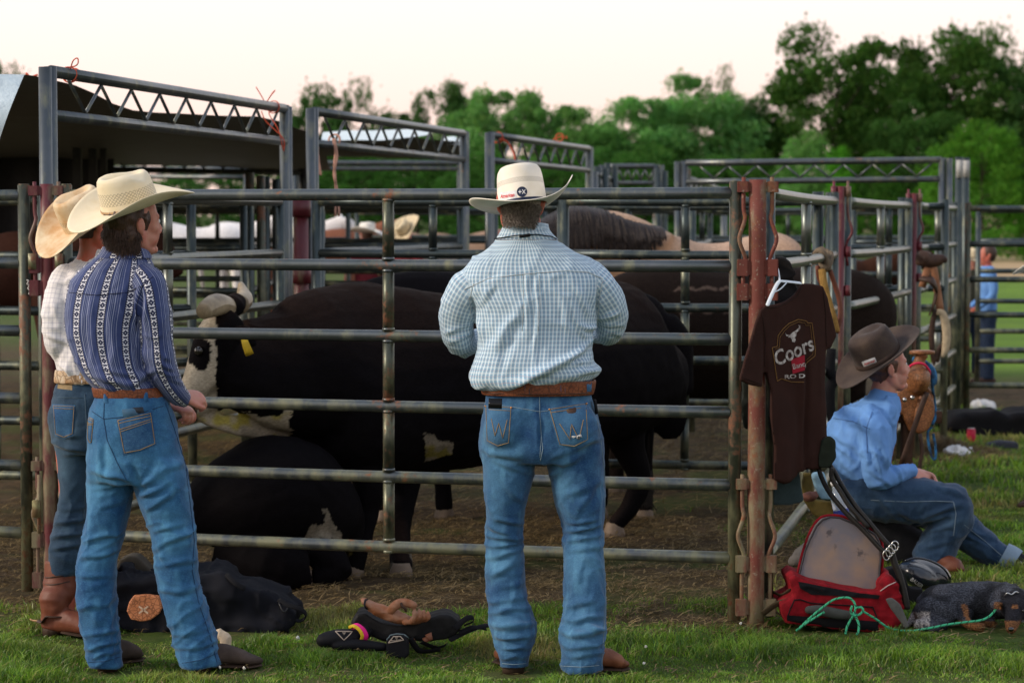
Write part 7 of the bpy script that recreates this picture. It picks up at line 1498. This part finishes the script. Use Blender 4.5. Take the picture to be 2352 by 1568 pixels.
# ---- saddle
SL = leather('saddle_leather', (.20, .075, .028), (.30, .13, .05), 60, .45); Q = 12.4
sd = thing('saddle', 'brown western saddle with a pink cord round its swell, beside the seated man\'s face', 'saddle', at(2105, 900, Q)); Z5 = lambda X, Y, Yd=Q: at(1874 + X * .3985, 716.6 + Y * .3985, Yd)
G().add(*tube([Z5(612, 219), Z5(612, 223), Z5(612, 240), Z5(612, 246)], [(.045, .035), (.064, .05), (.068, .052), (.03, .03)], 20, 1)).add(*tube([Z5(612, 240), Z5(600, 275), Z5(592, 310)], [.034, .028, .04], 12, 3)).mk('horn', SL, sd)
fuse('seat', [ball(Z5(590, 382), (.062, .13, .082)), slab([(1874 + x * .3985, 716.6 + y * .3985, Q + .02) for x, y in ((460, 470), (520, 420), (640, 420), (682, 470), (688, 560), (670, 640), (600, 705), (540, 690), (510, 620), (490, 560), (470, 700), (440, 880), (400, 890), (425, 700), (445, 560))], .12)], .009, SL, sd, 4, uv=False, disp=lambda V, N, U: .004 * fbm(V * 12, 3, 2))
fuse('fender', [slab([(1874 + x * .3985, 716.6 + y * .3985, Q - .03) for x, y in ((600, 480), (650, 460), (682, 520), (685, 600), (650, 680), (590, 705), (560, 660), (575, 560))], .03)], .008, SL, sd, 3, uv=False)
G().add(*tube([Z5(640, 460, Q - .06), Z5(610, 540, Q - .07), Z5(575, 640, Q - .07), Z5(540, 740, Q - .07), Z5(490, 880, Q - .06)], [(.014, .006)] * 5, 8, 3)).add(*tube([Z5(600, 700, Q - .05), Z5(612, 800, Q - .05), Z5(596, 900, Q - .05), Z5(600, 950, Q - .05)], [(.010, .005)] * 4, 8, 3)).mk('stirrup_strap', L_dark, sd)
for x, y in ((556, 492), (512, 505)): G().add(*ball(Z5(x, y, Q - .03), .014, n=8)).mk('concho', metal_m, sd)
G().add(*tube([Z5(528, 335, Q - .05), Z5(548, 308, Q - .09), Z5(585, 294, Q - .10), Z5(625, 302, Q - .09), Z5(652, 335, Q - .05), Z5(656, 360, Q)], .0065, 8, 4)).mk('pink_cord', plain('cord_pink', (.75, .03, .09), .7), sd)
tag(G().add(*tube([Z5(560, 270, Q + .05), Z5(620, 290, Q + .06), Z5(670, 340, Q + .02), Z5(680, 400, Q), Z5(672, 430, Q), Z5(684, 520, Q + .06), Z5(686, 600, Q + .06), Z5(670, 650, Q + .03)], [.014, .016, .02, .018, .008, .008, .01, .008], 10, 4)).add(*tube([Z5(670, 660, Q), Z5(645, 690, Q), Z5(650, 760, Q), Z5(668, 830, Q), Z5(688, 845, Q), Z5(690, 780, Q), Z5(676, 700, Q)], .007, 8, 4)).mk('lead_rope', plain('rope_blue', (.03, .16, .34), .8, c2=(.02, .03, .05)), loc=Z5(670, 500)), 'blue lead rope looped over the saddle with its tail hanging', 'rope')
st_ = thing('saddle_stand', 'dark wooden stand under the western saddle', 'stand', g0(2085, Q + .1)); G().add(*box(A([X0(2085, Q + .1), Q + .1, .32]), (.05, .09, .64))).add(*box(A([X0(2105, Q + .1), Q + .1, .66]), (.26, .09, .06))).mk('post', plain('wood_dark', (.07, .035, .02), .8), st_)
# ---- red bag with open mesh lid
Z4 = lambda X, Y: (1699.7 + X * .2929, 1056.6 + Y * .2929)
red_c = plain('nylon_red', (.26, .005, .012), .85, var=.45, bump=.35, bscale=400); mesh_g = NT('mesh_grey'); o = mesh_g.obj(); n = mesh_g.noise(o, 3.5, 4, .6); n2 = mesh_g.noise(mesh_g.mapv(o, (8, 8, 3)), 1, 4)
c = mesh_g.mix(mesh_g.ramp(n, [(.4, 0.), (.6, 1.)]), (.13, .12, .14), (.24, .16, .11)); c = mesh_g.mix(mesh_g.ramp(mesh_g.noise(o, 11, 5), [(.62, 0.), (.68, .8)]), c, (.035, .03, .035)); mesh_lid = mesh_g.bsdf(c, .6, 0, mesh_g.bump(mesh_g.noise(o, 600, 2), .5, .002), .4)
T = thing('gear_bag', 'red sports bag with open grey mesh lid on the grass at right', 'bag', at(1940, 1440, 9.85)); YR_ = 9.78
def zs(L, Y, dY=0): return [(*Z4(x, y), Y + (dY * (1 - (y - 400) / 900) if dY else 0)) for x, y in L]
bb = fuse('bag_body', [slab(zs(((385, 930), (430, 895), (560, 960), (900, 1025), (1100, 1040), (1100, 960), (1180, 900), (1250, 990), (1290, 1140), (1265, 1270), (1130, 1340), (1010, 1342), (700, 1320), (380, 1290), (352, 1240), (310, 1130), (420, 1060)), YR_), .30)], .008, red_c, T, 4, uv=False, disp=lambda V, N, U: .008 * fbm(V * 8, 3, 4) + .006 * crease(V, [6, 6, 14], 15, 4, .9) + .006 * ridged(V * A([10, 10, 24]), 5) * sstep(pix(V)[0], 1985, 2040))
S_r = Surf(bb); lay('base_panel', S_r, [Z4(368, 1212), Z4(1080, 1262), Z4(1088, 1338), Z4(370, 1285)], black_m, bb, .005, 20, 5, 9.8); G().add(*tube([(A(S_r.hit(*Z4(x, y), .022, 9.8)[0])) for x, y in ((525, 1165), (620, 1175), (760, 1190), (895, 1205))], [(.012, .016), (.014, .022), (.014, .022), (.012, .016)], 10, 4, ref=(0, 1, 0), round_caps=True)).mk('handle', plain('webbing_grey', (.06, .065, .06), .8), bb)
c_, F_ = poly_fill([Z4(*p) for p in ((455, 948), (560, 972), (900, 1036), (1098, 1056), (1085, 1085), (900, 1072), (700, 1058), (560, 1052), (470, 1000))]); sew_figure('mouth_shade_patch', S_r, c_, F_, lambda c: c, black_m, bb, .004, 9.8, maxlen=5)  # flat black patch paints the shaded opening behind the front lip
g = G(); seam(g, S_r, [Z4(430, 1095), Z4(470, 1090), Z4(560, 1120), Z4(900, 1140), Z4(1040, 1150)], .003, 9.8, .002); seam(g, S_r, [Z4(430, 1090), Z4(395, 1160), Z4(372, 1230)], .003, 9.8, .002); seam(g, S_r, [Z4(1040, 1150), Z4(1065, 1210), Z4(1085, 1290)], .003, 9.8, .002); g.mk('zip', black_m, bb)
g = G(); seam(g, S_r, [Z4(1100, 1025), Z4(1160, 980), Z4(1220, 955)], .0022, 9.8, .002); g.mk('piping', plain('piping_pale', (.5, .4, .38), .7), bb)
lo = [(450, 925), (475, 820), (500, 720), (540, 610), (590, 510), (640, 458), (700, 440), (790, 445), (900, 490), (1000, 535), (1070, 580), (1105, 650), (1112, 760), (1100, 900), (1093, 1045), (900, 1025), (700, 990), (560, 955)]
ld = fuse('mesh_lid', [slab(zs(lo, 9.86, .10), .03)], .007, mesh_lid, T, 3, uv=False, disp=lambda V, N, U: .004 * fbm(V * 5, 2, 4)); S_l = Surf(ld)
g = G(); seam(g, S_l, [Z4(x + (10 if x < 770 else -10), y + (6 if y < 700 else -6)) for x, y in lo], .0045, 9.9, .002, close=True); g.mk('binding', plain('binding_dark', (.05, .045, .05), .7), ld)
g = G(); rim = [at(*Z4(x + (-8 if x < 770 else 8), y - (8 if y < 700 else 0)), 9.87 + .10 * (1 - (y - 400) / 900)) for x, y in lo[:14]]; g.add(*tube(rim, .006, 8, 2)); g.mk('red_piping', red_c, T)
fuse('side_flap', [slab(zs(((1140, 1085), (1200, 1080), (1260, 1130), (1300, 1220), (1330, 1300), (1300, 1325), (1240, 1240), (1180, 1160)), 9.70), .02)], .006, plain('webbing_grey2', (.10, .10, .095), .8), T, 3, uv=False)
lk = plain('strap_leather_olive', (.06, .045, .025), .8)
tag(G().add(*tube([at(*Z4(180, 1200), 9.9), at(*Z4(280, 1130), 9.88), at(*Z4(400, 1090), 9.85)], [(.014, .003)] * 3, 8, 4)).add(*tube([at(*Z4(410, 1015), 9.9), at(*Z4(330, 1060), 9.93), at(*Z4(250, 1030), 9.95), at(*Z4(215, 1070), 9.95), at(*Z4(250, 1160), 9.93), at(*Z4(340, 1230), 9.9)], [(.016, .004)] * 6, 8, 4)).mk('leather_straps', lk, loc=at(1790, 1400, 9.9)), 'loose olive and brown straps on the grass left of the red bag', 'strap')
# ---- helmet
T = thing('helmet', 'glossy black helmet with white lettering behind the red bag', 'helmet', at(2120, 1330, 10.5)); hl = plain('shell_black', (.010, .013, .020), .22, var=.1, bump=.05, spec=.6)
hb = fuse('shell', [ball(at(*Z4(1460, 885), 10.6), (.115, .11, .060), rot(0, 0, 18)), ball(at(*Z4(1400, 900), 10.55), (.10, .11, .055), rot(0, 0, 22))], .006, hl, T, 4, uv=False, disp=lambda V, N, U: .004 * ridged(V * A([7, 7, 10]), 3)); S_x = Surf(hb)
c_, F_ = text_mesh('BAUER', 1.0, .2, .03); w_ = np.ptp(c_[:, 0]); sew_figure('lettering', S_x, c_, F_, place_text(*Z4(1385, 955), 31, math.radians(36), 11), white_m, hb, .003, 10.5, maxlen=.4)
G().add(*tube([at(*Z4(1290, 790), 10.5), at(*Z4(1380, 765), 10.5), at(*Z4(1500, 790), 10.49), at(*Z4(1600, 850), 10.5), at(*Z4(1650, 930), 10.52)], .005, 8, 4)).mk('edge_trim', hl, hb)
fuse('chin_guard', [slab(zs(((1120, 870), (1200, 840), (1290, 900), (1330, 1000), (1440, 1010), (1420, 1110), (1340, 1140), (1240, 1080), (1180, 960)), 10.35), .08)], .008, black_m, T, 3, uv=False)
# ---- thick black bull-rope straps leaning across
blk_r = plain('strap_black_rubber', (.014, .013, .012), .6, bump=.4)
T = thing('riding_strap', 'pair of thick black padded straps leaning from the hanging shirt down to the red bag', 'strap', at(1990, 1250, 9.95))
Y_ = lambda k: 10.05 - .25 * k
for nm, P in (('strap', [(690, 20, 0), (740, 90, .1), (800, 200, .25), (900, 350, .45), (1000, 470, .6), (1100, 590, .75), (1180, 680, .85)]), ('strap', [(615, 60, 0), (650, 160, .15), (720, 280, .3), (840, 420, .45), (980, 560, .6), (1090, 680, .75), (1160, 740, .85)]), ('strap', [(720, 60, .3), (720, 140, .3), (790, 250, .4), (850, 350, .5), (930, 440, .6), (1010, 530, .7)]), ('tail', [(1185, 700, .85), (1210, 800, .9), (1250, 900, .95), (1290, 1050, 1.0), (1310, 1160, 1.0)])):
    G().add(*tube([at(*Z4(x, y), Y_(k)) for x, y, k in P], [(.017, .010)] * len(P) if nm == 'strap' else [(.028, .014)] * len(P), 12, 4, ref=(0, 1, 0))).mk(nm, blk_r, T)
for k in range(4): c = at(*Z4(1150 + 22 * k, 745 - 24 * k), 9.80); G().add(*tube([c + A([.014 * math.cos(a), .004, .020 * math.sin(a)]) for a in np.linspace(0, 2 * np.pi, 12)], .0028, 6, 2)).mk('ring', metal_m, T)
tag(fuse('gear_roll', [slab([(1888, 1010, 10.0), (1905, 1002, 10.0), (1918, 1012, 10.0), (1921, 1050, 10.0), (1905, 1075, 10.0), (1880, 1075, 10.0), (1878, 1050, 10.0)], .08)], .008, plain('canvas_dark_green', (.018, .024, .016), .9), None, 3, uv=False, loc=at(1900, 1040, 10.0), disp=lambda V, N, U: .008 * fbm(V * 14, 2, 3)), 'dark green roll at the top of the black padded straps', 'gear')
# ---- bottle and cloths by the seated man
T = thing('water_bottle', 'clear plastic water bottle with blue label behind the black straps', 'bottle', at(1925, 1150, 10.3)); R_ = rot(0, 0, -14); c0_ = at(1938, 1200, 10.3)
bw = NT('bottle_plastic'); bw = bw.bsdf((.62, .72, .85), .12, 0, None, .5, Transmission_Weight=.6); up = R_ @ A([0, 0, 1])
G().add(*tube([c0_, c0_ + up * .07, c0_ + up * .11, c0_ + up * .14, c0_ + up * .165], [.031, .032, .030, .016, .013], 18, 3)).mk('bottle_body', bw, T); G().add(*tube([c0_ + up * .165, c0_ + up * .182], .0155, 14, 1)).mk('cap', white_m, T); G().add(*tube([c0_ + up * .02, c0_ + up * .06], .033, 18, 1)).mk('label', plain('label_blue', (.02, .04, .25), .5), T)
tag(fuse('cloth', [slab([(1868, 1088, 10.4), (1892, 1085, 10.4), (1905, 1120, 10.4), (1915, 1150, 10.4), (1885, 1150, 10.4), (1872, 1120, 10.4)], .04)], .008, plain('cloth_sky', (.22, .38, .50), .9), None, 3, uv=False, loc=at(1890, 1120, 10.4), disp=lambda V, N, U: .008 * fbm(V * 14, 2, 3)), 'pale sky blue cloth behind the black straps', 'cloth')
tag(fuse('gear_pile', [slab([(1950, 1172, 11.6), (2060, 1170, 11.6), (2085, 1205, 11.6), (2120, 1225, 11.6), (2135, 1270, 11.6), (2125, 1312, 11.6), (1960, 1312, 11.6), (1945, 1240, 11.6)], .35)], .016, plain('nylon_charcoal', (.020, .020, .024), .85, bump=.4), None, 4, uv=False, loc=at(2030, 1290, 11.7), disp=lambda V, N, U: .018 * ridged(V * 6, 3) + .01 * fbm(V * 15, 2, 3)), 'black kit bag the seated man sits on', 'bag')
tag(fuse('shoe', [tube([at(1828, 1286, 11.0), at(1840, 1280, 11.0), at(1862, 1258, 11.1)], [(.05, .03), (.05, .045), (.04, .04)], 14, 3, ref=(0, 1, 0), round_caps=True)], .008, plain('rubber_grey', (.12, .11, .10), .8), None, 3, uv=False, loc=at(1840, 1280, 11)), 'grey shoe on the ground behind the mesh lid', 'shoe')
T = thing('feed_sack', 'yellowish canvas and reddish rags under the hanging denim', 'sack', at(1875, 1170, 10.6))
fuse('canvas', [slab([(1845, 1085, 10.6), (1866, 1085, 10.6), (1872, 1150, 10.6), (1905, 1150, 10.55), (1925, 1165, 10.55), (1915, 1210, 10.6), (1870, 1180, 10.6), (1848, 1150, 10.6)], .05)], .009, plain('canvas_ochre', (.10, .075, .02), .9), T, 3, uv=False, disp=lambda V, N, U: .012 * fbm(V * 14, 2, 3))
fuse('rag', [ball(at(1862, 1138, 10.5), (.04, .03, .022))], .006, plain('rag_rose', (.20, .09, .07), .9), T, 2, uv=False, disp=lambda V, N, U: .010 * fbm(V * 30, 2, 3))
# ---- green rope lead
gr = NT('rope_mint'); o = gr.obj(); u, v = gr.uv(); sp_ = gr.math('FRACT', gr.math('DIVIDE', gr.math('ADD', v, gr.math('MULTIPLY', u, 1.1)), .03)); gm = gr.bsdf(gr.mix(gr.math('LESS_THAN', sp_, .16), (.05, .42, .22), (.01, .05, .03)), .7, 0, gr.bump(gr.math('SINE', gr.math('MULTIPLY', gr.math('ADD', v, u), 900)), .4, .002), .3)
T = thing('rope', 'mint green braided rope running from the red bag to the dog\'s neck', 'rope', at(1960, 1440, 9.7)); g = G()
def zp(L, Y0, Y1):
    P = [at(*Z4(x, y), Y0 + (Y1 - Y0) * k / (len(L) - 1)) for k, (x, y) in enumerate(L)]; 
    for p in P: p[2] = max(p[2], .012)
    return P
for L, a_, b_ in (([(440, 1335), (520, 1275), (600, 1225), (662, 1188)], 9.72, 9.70), ([(470, 1310), (560, 1225), (650, 1150), (740, 1090), (840, 1075), (890, 1105), (905, 1160), (885, 1220), (845, 1290), (830, 1345), (832, 1392)], 9.72, 9.66), ([(905, 1160), (945, 1150), (965, 1172), (940, 1205), (890, 1215), (868, 1180), (880, 1140)], 9.66, 9.64), ([(890, 1200), (915, 1240), (932, 1290), (928, 1340), (915, 1382)], 9.66, 9.64),
                  ([(960, 1180), (1060, 1240), (1180, 1318), (1330, 1336), (1500, 1312), (1620, 1288), (1750, 1270), (1900, 1250), (1980, 1200), (2024, 1130)], 9.66, 9.80)): g.add(*tube(zp(L, a_, b_), .0048, 8, 5))
g.mk('braided_cord', gm, T); G().add(*tube([at(*Z4(2070, 1070), 9.84), at(*Z4(2095, 1040), 9.83), at(*Z4(2130, 1052), 9.83), at(*Z4(2160, 1030), 9.83), at(*Z4(2185, 1040), 9.84)], .0032, 8, 3)).mk('snap_hook', metal_m, T)
# ---- black duffel between the boys
duf = plain('duffel_black', (.006, .007, .012), .85, var=.2, bump=.35, bscale=350)
T = thing('duffel_bag', 'black duffel bag slumped on the grass behind the young man\'s legs', 'bag', at(520, 1460, 9.8))
def Z3b(L, Y): return [(X * .3264, 1056.6 + Yy * .3264, Y) for X, Yy in L]
fuse('bag_body', [slab(Z3b(((800, 775), (885, 770), (900, 860), (1090, 850), (1400, 810), (1540, 792), (1600, 830), (1640, 885), (1720, 900), (1900, 950), (2000, 1030), (2075, 1075), (2070, 1150), (1900, 1235), (1780, 1268), (1500, 1262), (1200, 1240), (1000, 1225), (850, 1210), (800, 1150)), 9.72), .30)], .011, duf, T, 5, uv=False, disp=lambda V, N, U: .018 * ridged(V * A([4, 4, 8]) + fbm(V * 3, 2, 3)[:, None] * .8, 3) + .018 * crease(V, [5, 5, 9], 5, 5, 1.2) + .007 * ridged(V * 14, 6) + .012 * fbm(V * 7, 2, 9))
G().add(*tube([at(640, 1376, 9.72), at(660, 1388, 9.70), at(690, 1398, 9.70), at(703, 1412, 9.72), at(690, 1425, 9.74), at(664, 1420, 9.72)], [(.012, .004)] * 6, 8, 4)).mk('strap', black_m, T); G().add(*tube([at(520, 1318, 9.72), at(540, 1338, 9.68), at(562, 1352, 9.68)], [(.012, .004)] * 3, 8, 4)).mk('strap', black_m, T)
G().add(*tube([at(640, 1383, 9.70), at(652, 1405, 9.68), at(664, 1390, 9.70)], .003, 8, 4)).mk('ring', plain('ring_dark', (.05, .05, .05), .4, metal=1), T)
lt = leather('leather_chaps', (.42, .15, .06), (.52, .21, .10), 55, .5)
T = thing('leather_chaps', 'tooled orange leather with a white crossed emblem, showing in the black duffel', 'chaps', at(332, 1400, 9.68)); lp = fuse('leather', [slab(Z3b(((890, 1060), (905, 1000), (940, 950), (1040, 945), (1120, 955), (1145, 1030), (1120, 1080), (1060, 1125), (1000, 1138), (920, 1120)), 9.66), .03)], .005, lt, T, 4, uv=False); S_c = Surf(lp)
c_, F_ = bars([(-.8, -.8, .8, .8), (-.8, .8, .8, -.8)], .36); sew_figure('emblem', S_c, c_, F_, lambda c: (1010 * .3264 + 13 * c[0], 1056.6 + 1050 * .3264 + 10 * c[1]), plain('emblem_cream', (.66, .48, .34), .7), lp, .003, 9.6, maxlen=.4)
for y in (975, 1085): c_, F_ = text_mesh('WESTERN' if y < 1000 else '', 1.0) if y < 1000 else (None, None)
tag(fuse('cap', [slab(Z3b(((810, 760), (840, 700), (900, 672), (960, 675), (1010, 720), (1080, 800), (1085, 850), (900, 850), (810, 810)), 9.95), .12)], .008, plain('canvas_olive', (.06, .052, .04), .9), None, 5, uv=False, loc=at(310, 1310, 9.95)), 'olive grey canvas cap on top of the black duffel', 'cap')
cr_m = plain('cloth_cream', (.58, .47, .34), .85, bump=.3)
T = thing('work_gloves', 'crumpled cream cloth lying by the young man\'s right boot', 'cloth', at(525, 1500, 9.2)); fuse('cloth', [tube([at(500, 1455, 9.2), at(515, 1462, 9.18), at(518, 1480, 9.17), at(510, 1500, 9.17)], [.020, .022, .020, .018], 12, 3, round_caps=True), tube([at(505, 1500, 9.15), at(522, 1504, 9.13), at(545, 1512, 9.12)], [.020, .022, .018], 12, 3, round_caps=True)], .005, cr_m, T, 2, uv=False, disp=lambda V, N, U: .005 * ridged(V * 30, 3)); fuse('inner_fold', [ball(at(520, 1487, 9.14), (.018, .014, .016))], .004, plain('cloth_tan', (.42, .24, .12), .85), T, 2, uv=False)
# ---- glove, vest and pads in the middle
Z8 = lambda X, Y, Yd=9.3: at(689 + X * .2148, 1332 + Y * .2148, Yd)
S8 = lambda L, Y: [(689 + x * .2148, 1332 + y * .2148, Y) for x, y in L]
T = thing('riding_glove', 'stiff tan leather riding glove lying palm up on the black vest', 'glove', Z8(1000, 380)); gl_l = leather('leather_glove', (.30, .10, .035), (.36, .20, .13), 0, .6)
fuse('leather', [tube([Z8(712, 240), Z8(800, 300), Z8(920, 345), Z8(1020, 385), Z8(1150, 420)], [(.042, .012), (.038, .022), (.035, .026), (.037, .026), (.034, .018)], 18, 4, ref=(0, 1, 0), round_caps=True), tube([Z8(980, 310, 9.27), Z8(1050, 250, 9.26), Z8(1130, 240, 9.26), Z8(1215, 268, 9.26)], [.017, .017, .016, .014], 12, 3, round_caps=True)]
     + [tube([Z8(1120 + 30 * k, 450 - 4 * k, 9.27 + .018 * k), Z8(1190 + 42 * k, 440 - 6 * k, 9.26 + .018 * k), Z8(1222 + 50 * k, 390, 9.25 + .02 * k), Z8(1225 + 48 * k, 325 + 8 * k, 9.26 + .02 * k)], [.012, .011, .0105, .009], 10, 3, round_caps=True) for k in range(4)], .0042, gl_l, T, 2, uv=False, disp=lambda V, N, U: .0025 * ridged(V * 40, 3))
G().add(*tube([Z8(700, 210, 9.27), Z8(690, 260, 9.25), Z8(712, 300, 9.27), Z8(735, 290, 9.31), Z8(728, 215, 9.31), Z8(700, 210, 9.27)], .004, 8, 3)).mk('cuff_edge', plain('edge_black', (.02, .02, .025), .8), T)
G().add(*tube([Z8(1080, 240, 9.245), Z8(1095, 280, 9.24), Z8(1120, 300, 9.24), Z8(1135, 330, 9.245)], .005, 6, 3)).mk('lacing', L_dark, T)
vm = plain('vest_black_leather', (.009, .009, .010), .6, var=.3, bump=.4, bscale=80, spec=.2)
T = thing('protective_vest', 'black leather riding vest spread on the grass under the tan glove', 'vest', Z8(1200, 560)); fuse('panel', [slab(S8(((545, 480), (610, 370), (700, 345), (860, 455), (1060, 492), (1300, 450), (1420, 395), (1500, 370), (1600, 374), (1690, 440), (1712, 520), (1660, 590), (1560, 640), (1400, 670), (1250, 640), (1150, 590), (900, 650), (740, 610)), 9.32), .16)], .006, vm, T, 4, uv=False, disp=lambda V, N, U: .008 * ridged(V * 7, 3) + .004 * fbm(V * 20, 2, 3))
for P in ([(1650, 520), (1760, 420), (1840, 395), (1850, 440), (1760, 480)], [(1600, 640), (1800, 540), (1950, 490), (2060, 480)], [(1300, 660), (1450, 720), (1540, 700), (1560, 680)], [(1700, 560), (1850, 500), (1990, 520)], [(1180, 620), (1230, 700), (1300, 760), (1500, 740)]): G().add(*tube([Z8(x, y, 9.28 + .0002 * (x - 1500)) for x, y in P], [(.012, .003)] * len(P), 8, 4)).mk('strap', black_m, T)
for a_, b_ in (((1370, 570), (1400, 640)), ((1340, 610), (1360, 660)), ((1190, 640), (1240, 710))): G().add(*tube([Z8(*a_, 9.28), Z8(*b_, 9.27)], [(.014, .004), (.008, .003)], 8, 2)).mk('leather_tab', L_boot, T)
T = thing('knee_pad', 'black padded brace with triangle mark and pink band, left of the vest', 'pad', Z8(450, 640)); kp = fuse('padding', [tube([Z8(260, 640, 9.25), Z8(400, 615, 9.25), Z8(560, 590, 9.27), Z8(700, 560, 9.31)], [(.036, .030), (.042, .034), (.036, .027), (.034, .026)], 18, 4, ref=(0, 1, 0), round_caps=True), tube([Z8(380, 700, 9.22), Z8(560, 690, 9.22), Z8(740, 700, 9.23), Z8(900, 710, 9.23)], [.016, .022, .022, .016], 14, 4, round_caps=True)], .005, plain('neoprene', (.006, .006, .009), .65), T, 3, uv=False); S_k = Surf(kp)
tri = plain('mark_beige', (.52, .42, .34), .7)
def tri_mark(S, P, T_, Yd, word):
    p = [(689 + x * .2148, 1332 + y * .2148) for x, y in P]; g = G(); seam(g, S, p, .0022, Yd, .002, close=True); g.mk('triangle_mark', tri, T_); c = A(p).mean(0); g = G()
    for k in (-1, 0, 1): seam(g, S, [(c[0] + k * 3, c[1] - 5), (c[0] + k * 1.6, c[1] + 1 - abs(k) * 2)], .0012, Yd, .002, 2)
    g.mk('mark_bars', tri, T_)
tri_mark(S_k, [(380, 548), (560, 550), (470, 640)], kp, 9.25, '')
cb = [Z8(560 + 0, 500, 9.26), Z8(610, 488, 9.24), Z8(670, 530, 9.23), Z8(700, 590, 9.23), Z8(690, 630, 9.24)]
tag(G().add(*tube(cb, [(.004, .012)] * 5, 10, 4, ref=(1, 0, 0))).mk('arm_band', plain('band_pink', (.85, .02, .28), .5, bump=0), loc=Z8(640, 560)), 'hot pink rubber band round the black pad', 'band'); tag(G().add(*tube([p + A([-.012, -.002, .0]) for p in cb], [(.004, .007)] * 5, 10, 4, ref=(1, 0, 0))).mk('arm_band', plain('band_yellow', (.80, .55, .03), .5, bump=0), loc=Z8(620, 560)), 'yellow rubber band next to the hot pink one', 'band')
T = thing('knee_pad', 'black padded brace with triangle mark standing in front of the vest', 'pad', Z8(1040, 720)); kp = fuse('padding', [slab(S8(((925, 650), (960, 595), (1050, 575), (1130, 600), (1160, 660), (1165, 800), (1130, 845), (960, 840), (915, 800)), 9.18), .06)], .005, plain('neoprene', (.006, .006, .009), .65), T, 5, uv=False); S_k = Surf(kp); tri_mark(S_k, [(945, 668), (1000, 600), (1070, 598), (1112, 636)], kp, 9.18, '')
c_, F_ = text_mesh('PHOENIX', 1.0, 0, .02); w_ = np.ptp(c_[:, 0]); sew_figure('lettering', S_k, c_, F_, place_text(689 + 1030 * .2148, 1332 + 640 * .2148, 24, math.radians(-6), 5), tri, kp, .003, 9.18, maxlen=.5)
g = G(); seam(g, S_k, [(689 + x * .2148, 1332 + y * .2148) for x, y in ((930, 640), (970, 592), (1040, 578), (1110, 585), (1155, 620))], .0022, 9.18, .003); g.mk('trim', plain('trim_grey', (.20, .26, .28), .6), kp)
# ---- litter and bags in the far grass at right
T = thing('duffel_bag', 'black bags heaped in the far grass at the right edge', 'bag', g0(2290, 18.9)); fuse('bag_body', [slab([(2172, 985, 18.9), (2195, 962, 18.9), (2235, 952, 18.9), (2290, 948, 18.9), (2318, 962, 18.9), (2340, 952, 18.9), (2400, 948, 18.9), (2430, 1000, 18.9), (2400, 1012, 18.9), (2260, 1012, 18.9), (2215, 995, 18.9)], .5)], .025, black_m, T, 3, uv=False, disp=lambda V, N, U: .03 * ridged(V * 4, 3)); 
tag(fuse('gear_roll', [slab([(2268, 1020, 17.9), (2300, 1012, 17.9), (2340, 1016, 17.9), (2342, 1040, 17.9), (2300, 1044, 17.9), (2270, 1040, 17.9)], .12)], .012, plain('cloth_slate', (.04, .045, .06), .9), None, 3, uv=False, loc=g0(2305, 17.9)), 'slate grey roll in front of the black bags', 'bundle')
cp = g0(2234, 18.2); T = thing('drink_can', 'red drink can standing in front of the black bags', 'can', cp); G().add(*tube([cp, cp + [0, 0, .006], cp + [0, 0, .105], cp + [0, 0, .118]], [.028, .033, .033, .027], 16, 1)).mk('can_body', plain('can_red', (.50, .02, .06), .35), T); G().add(*tube([cp + [0, 0, .118], cp + [0, 0, .122]], .027, 14, 1)).mk('lid', metal_m, T)
for k, (x, y, s) in enumerate(((2196, 1052, .07), (2212, 1044, .05), (2172, 966, .06), (2258, 946, .09), (685, 1478, .008))):
    c = gnd(x, y); c[2] = .02; tag(fuse('paper_scrap', [ball(c, (s, s * .6, s * .45 + .012))], max(.004, s * .12), white_m, None, 1, uv=False, loc=c, disp=lambda V, N, U: s * .6 * ridged(V * 14 / max(s * 12, .4), k)), ['crumpled white paper in the grass below the red can', 'white paper peak beside the crumpled paper', 'white scrap at the left end of the black bags', 'white plastic on top of the black bags', 'tiny white scrap in the lawn right of the cream cloth'][k], 'paper')
g = G(); cl = []; hp = np.random.default_rng(5)
for k in range(2600):
    a = hp.uniform(0, 6.28); r_ = hp.uniform(0, 1) ** .6; x = X0(2178, 17.4) + math.cos(a) * r_ * .22; y = 17.4 + math.sin(a) * r_ * .4; z = .12 * (1 - r_ ** 1.5) * hp.uniform(.2, 1); b = hp.uniform(0, 6.28); L = .05
    p = A([x, y, z]); d = A([math.cos(b), math.sin(b), hp.normal(0, .4)]) * L; s_ = A([-math.sin(b), math.cos(b), 0]) * .002; g.add([p - d - s_, p - d + s_, p + d + s_, p + d - s_], [A([[0, 1, 2, 3]])]); cl.append(np.tile(A([[.20, .14, .075]]) * hp.uniform(.4, 1.1), (4, 1)))
tag(g.mk('hay_heap', grass_mat, col=np.concatenate(cl), smooth=False), 'small heap of dry hay behind the saddle', 'hay', kind='stuff')
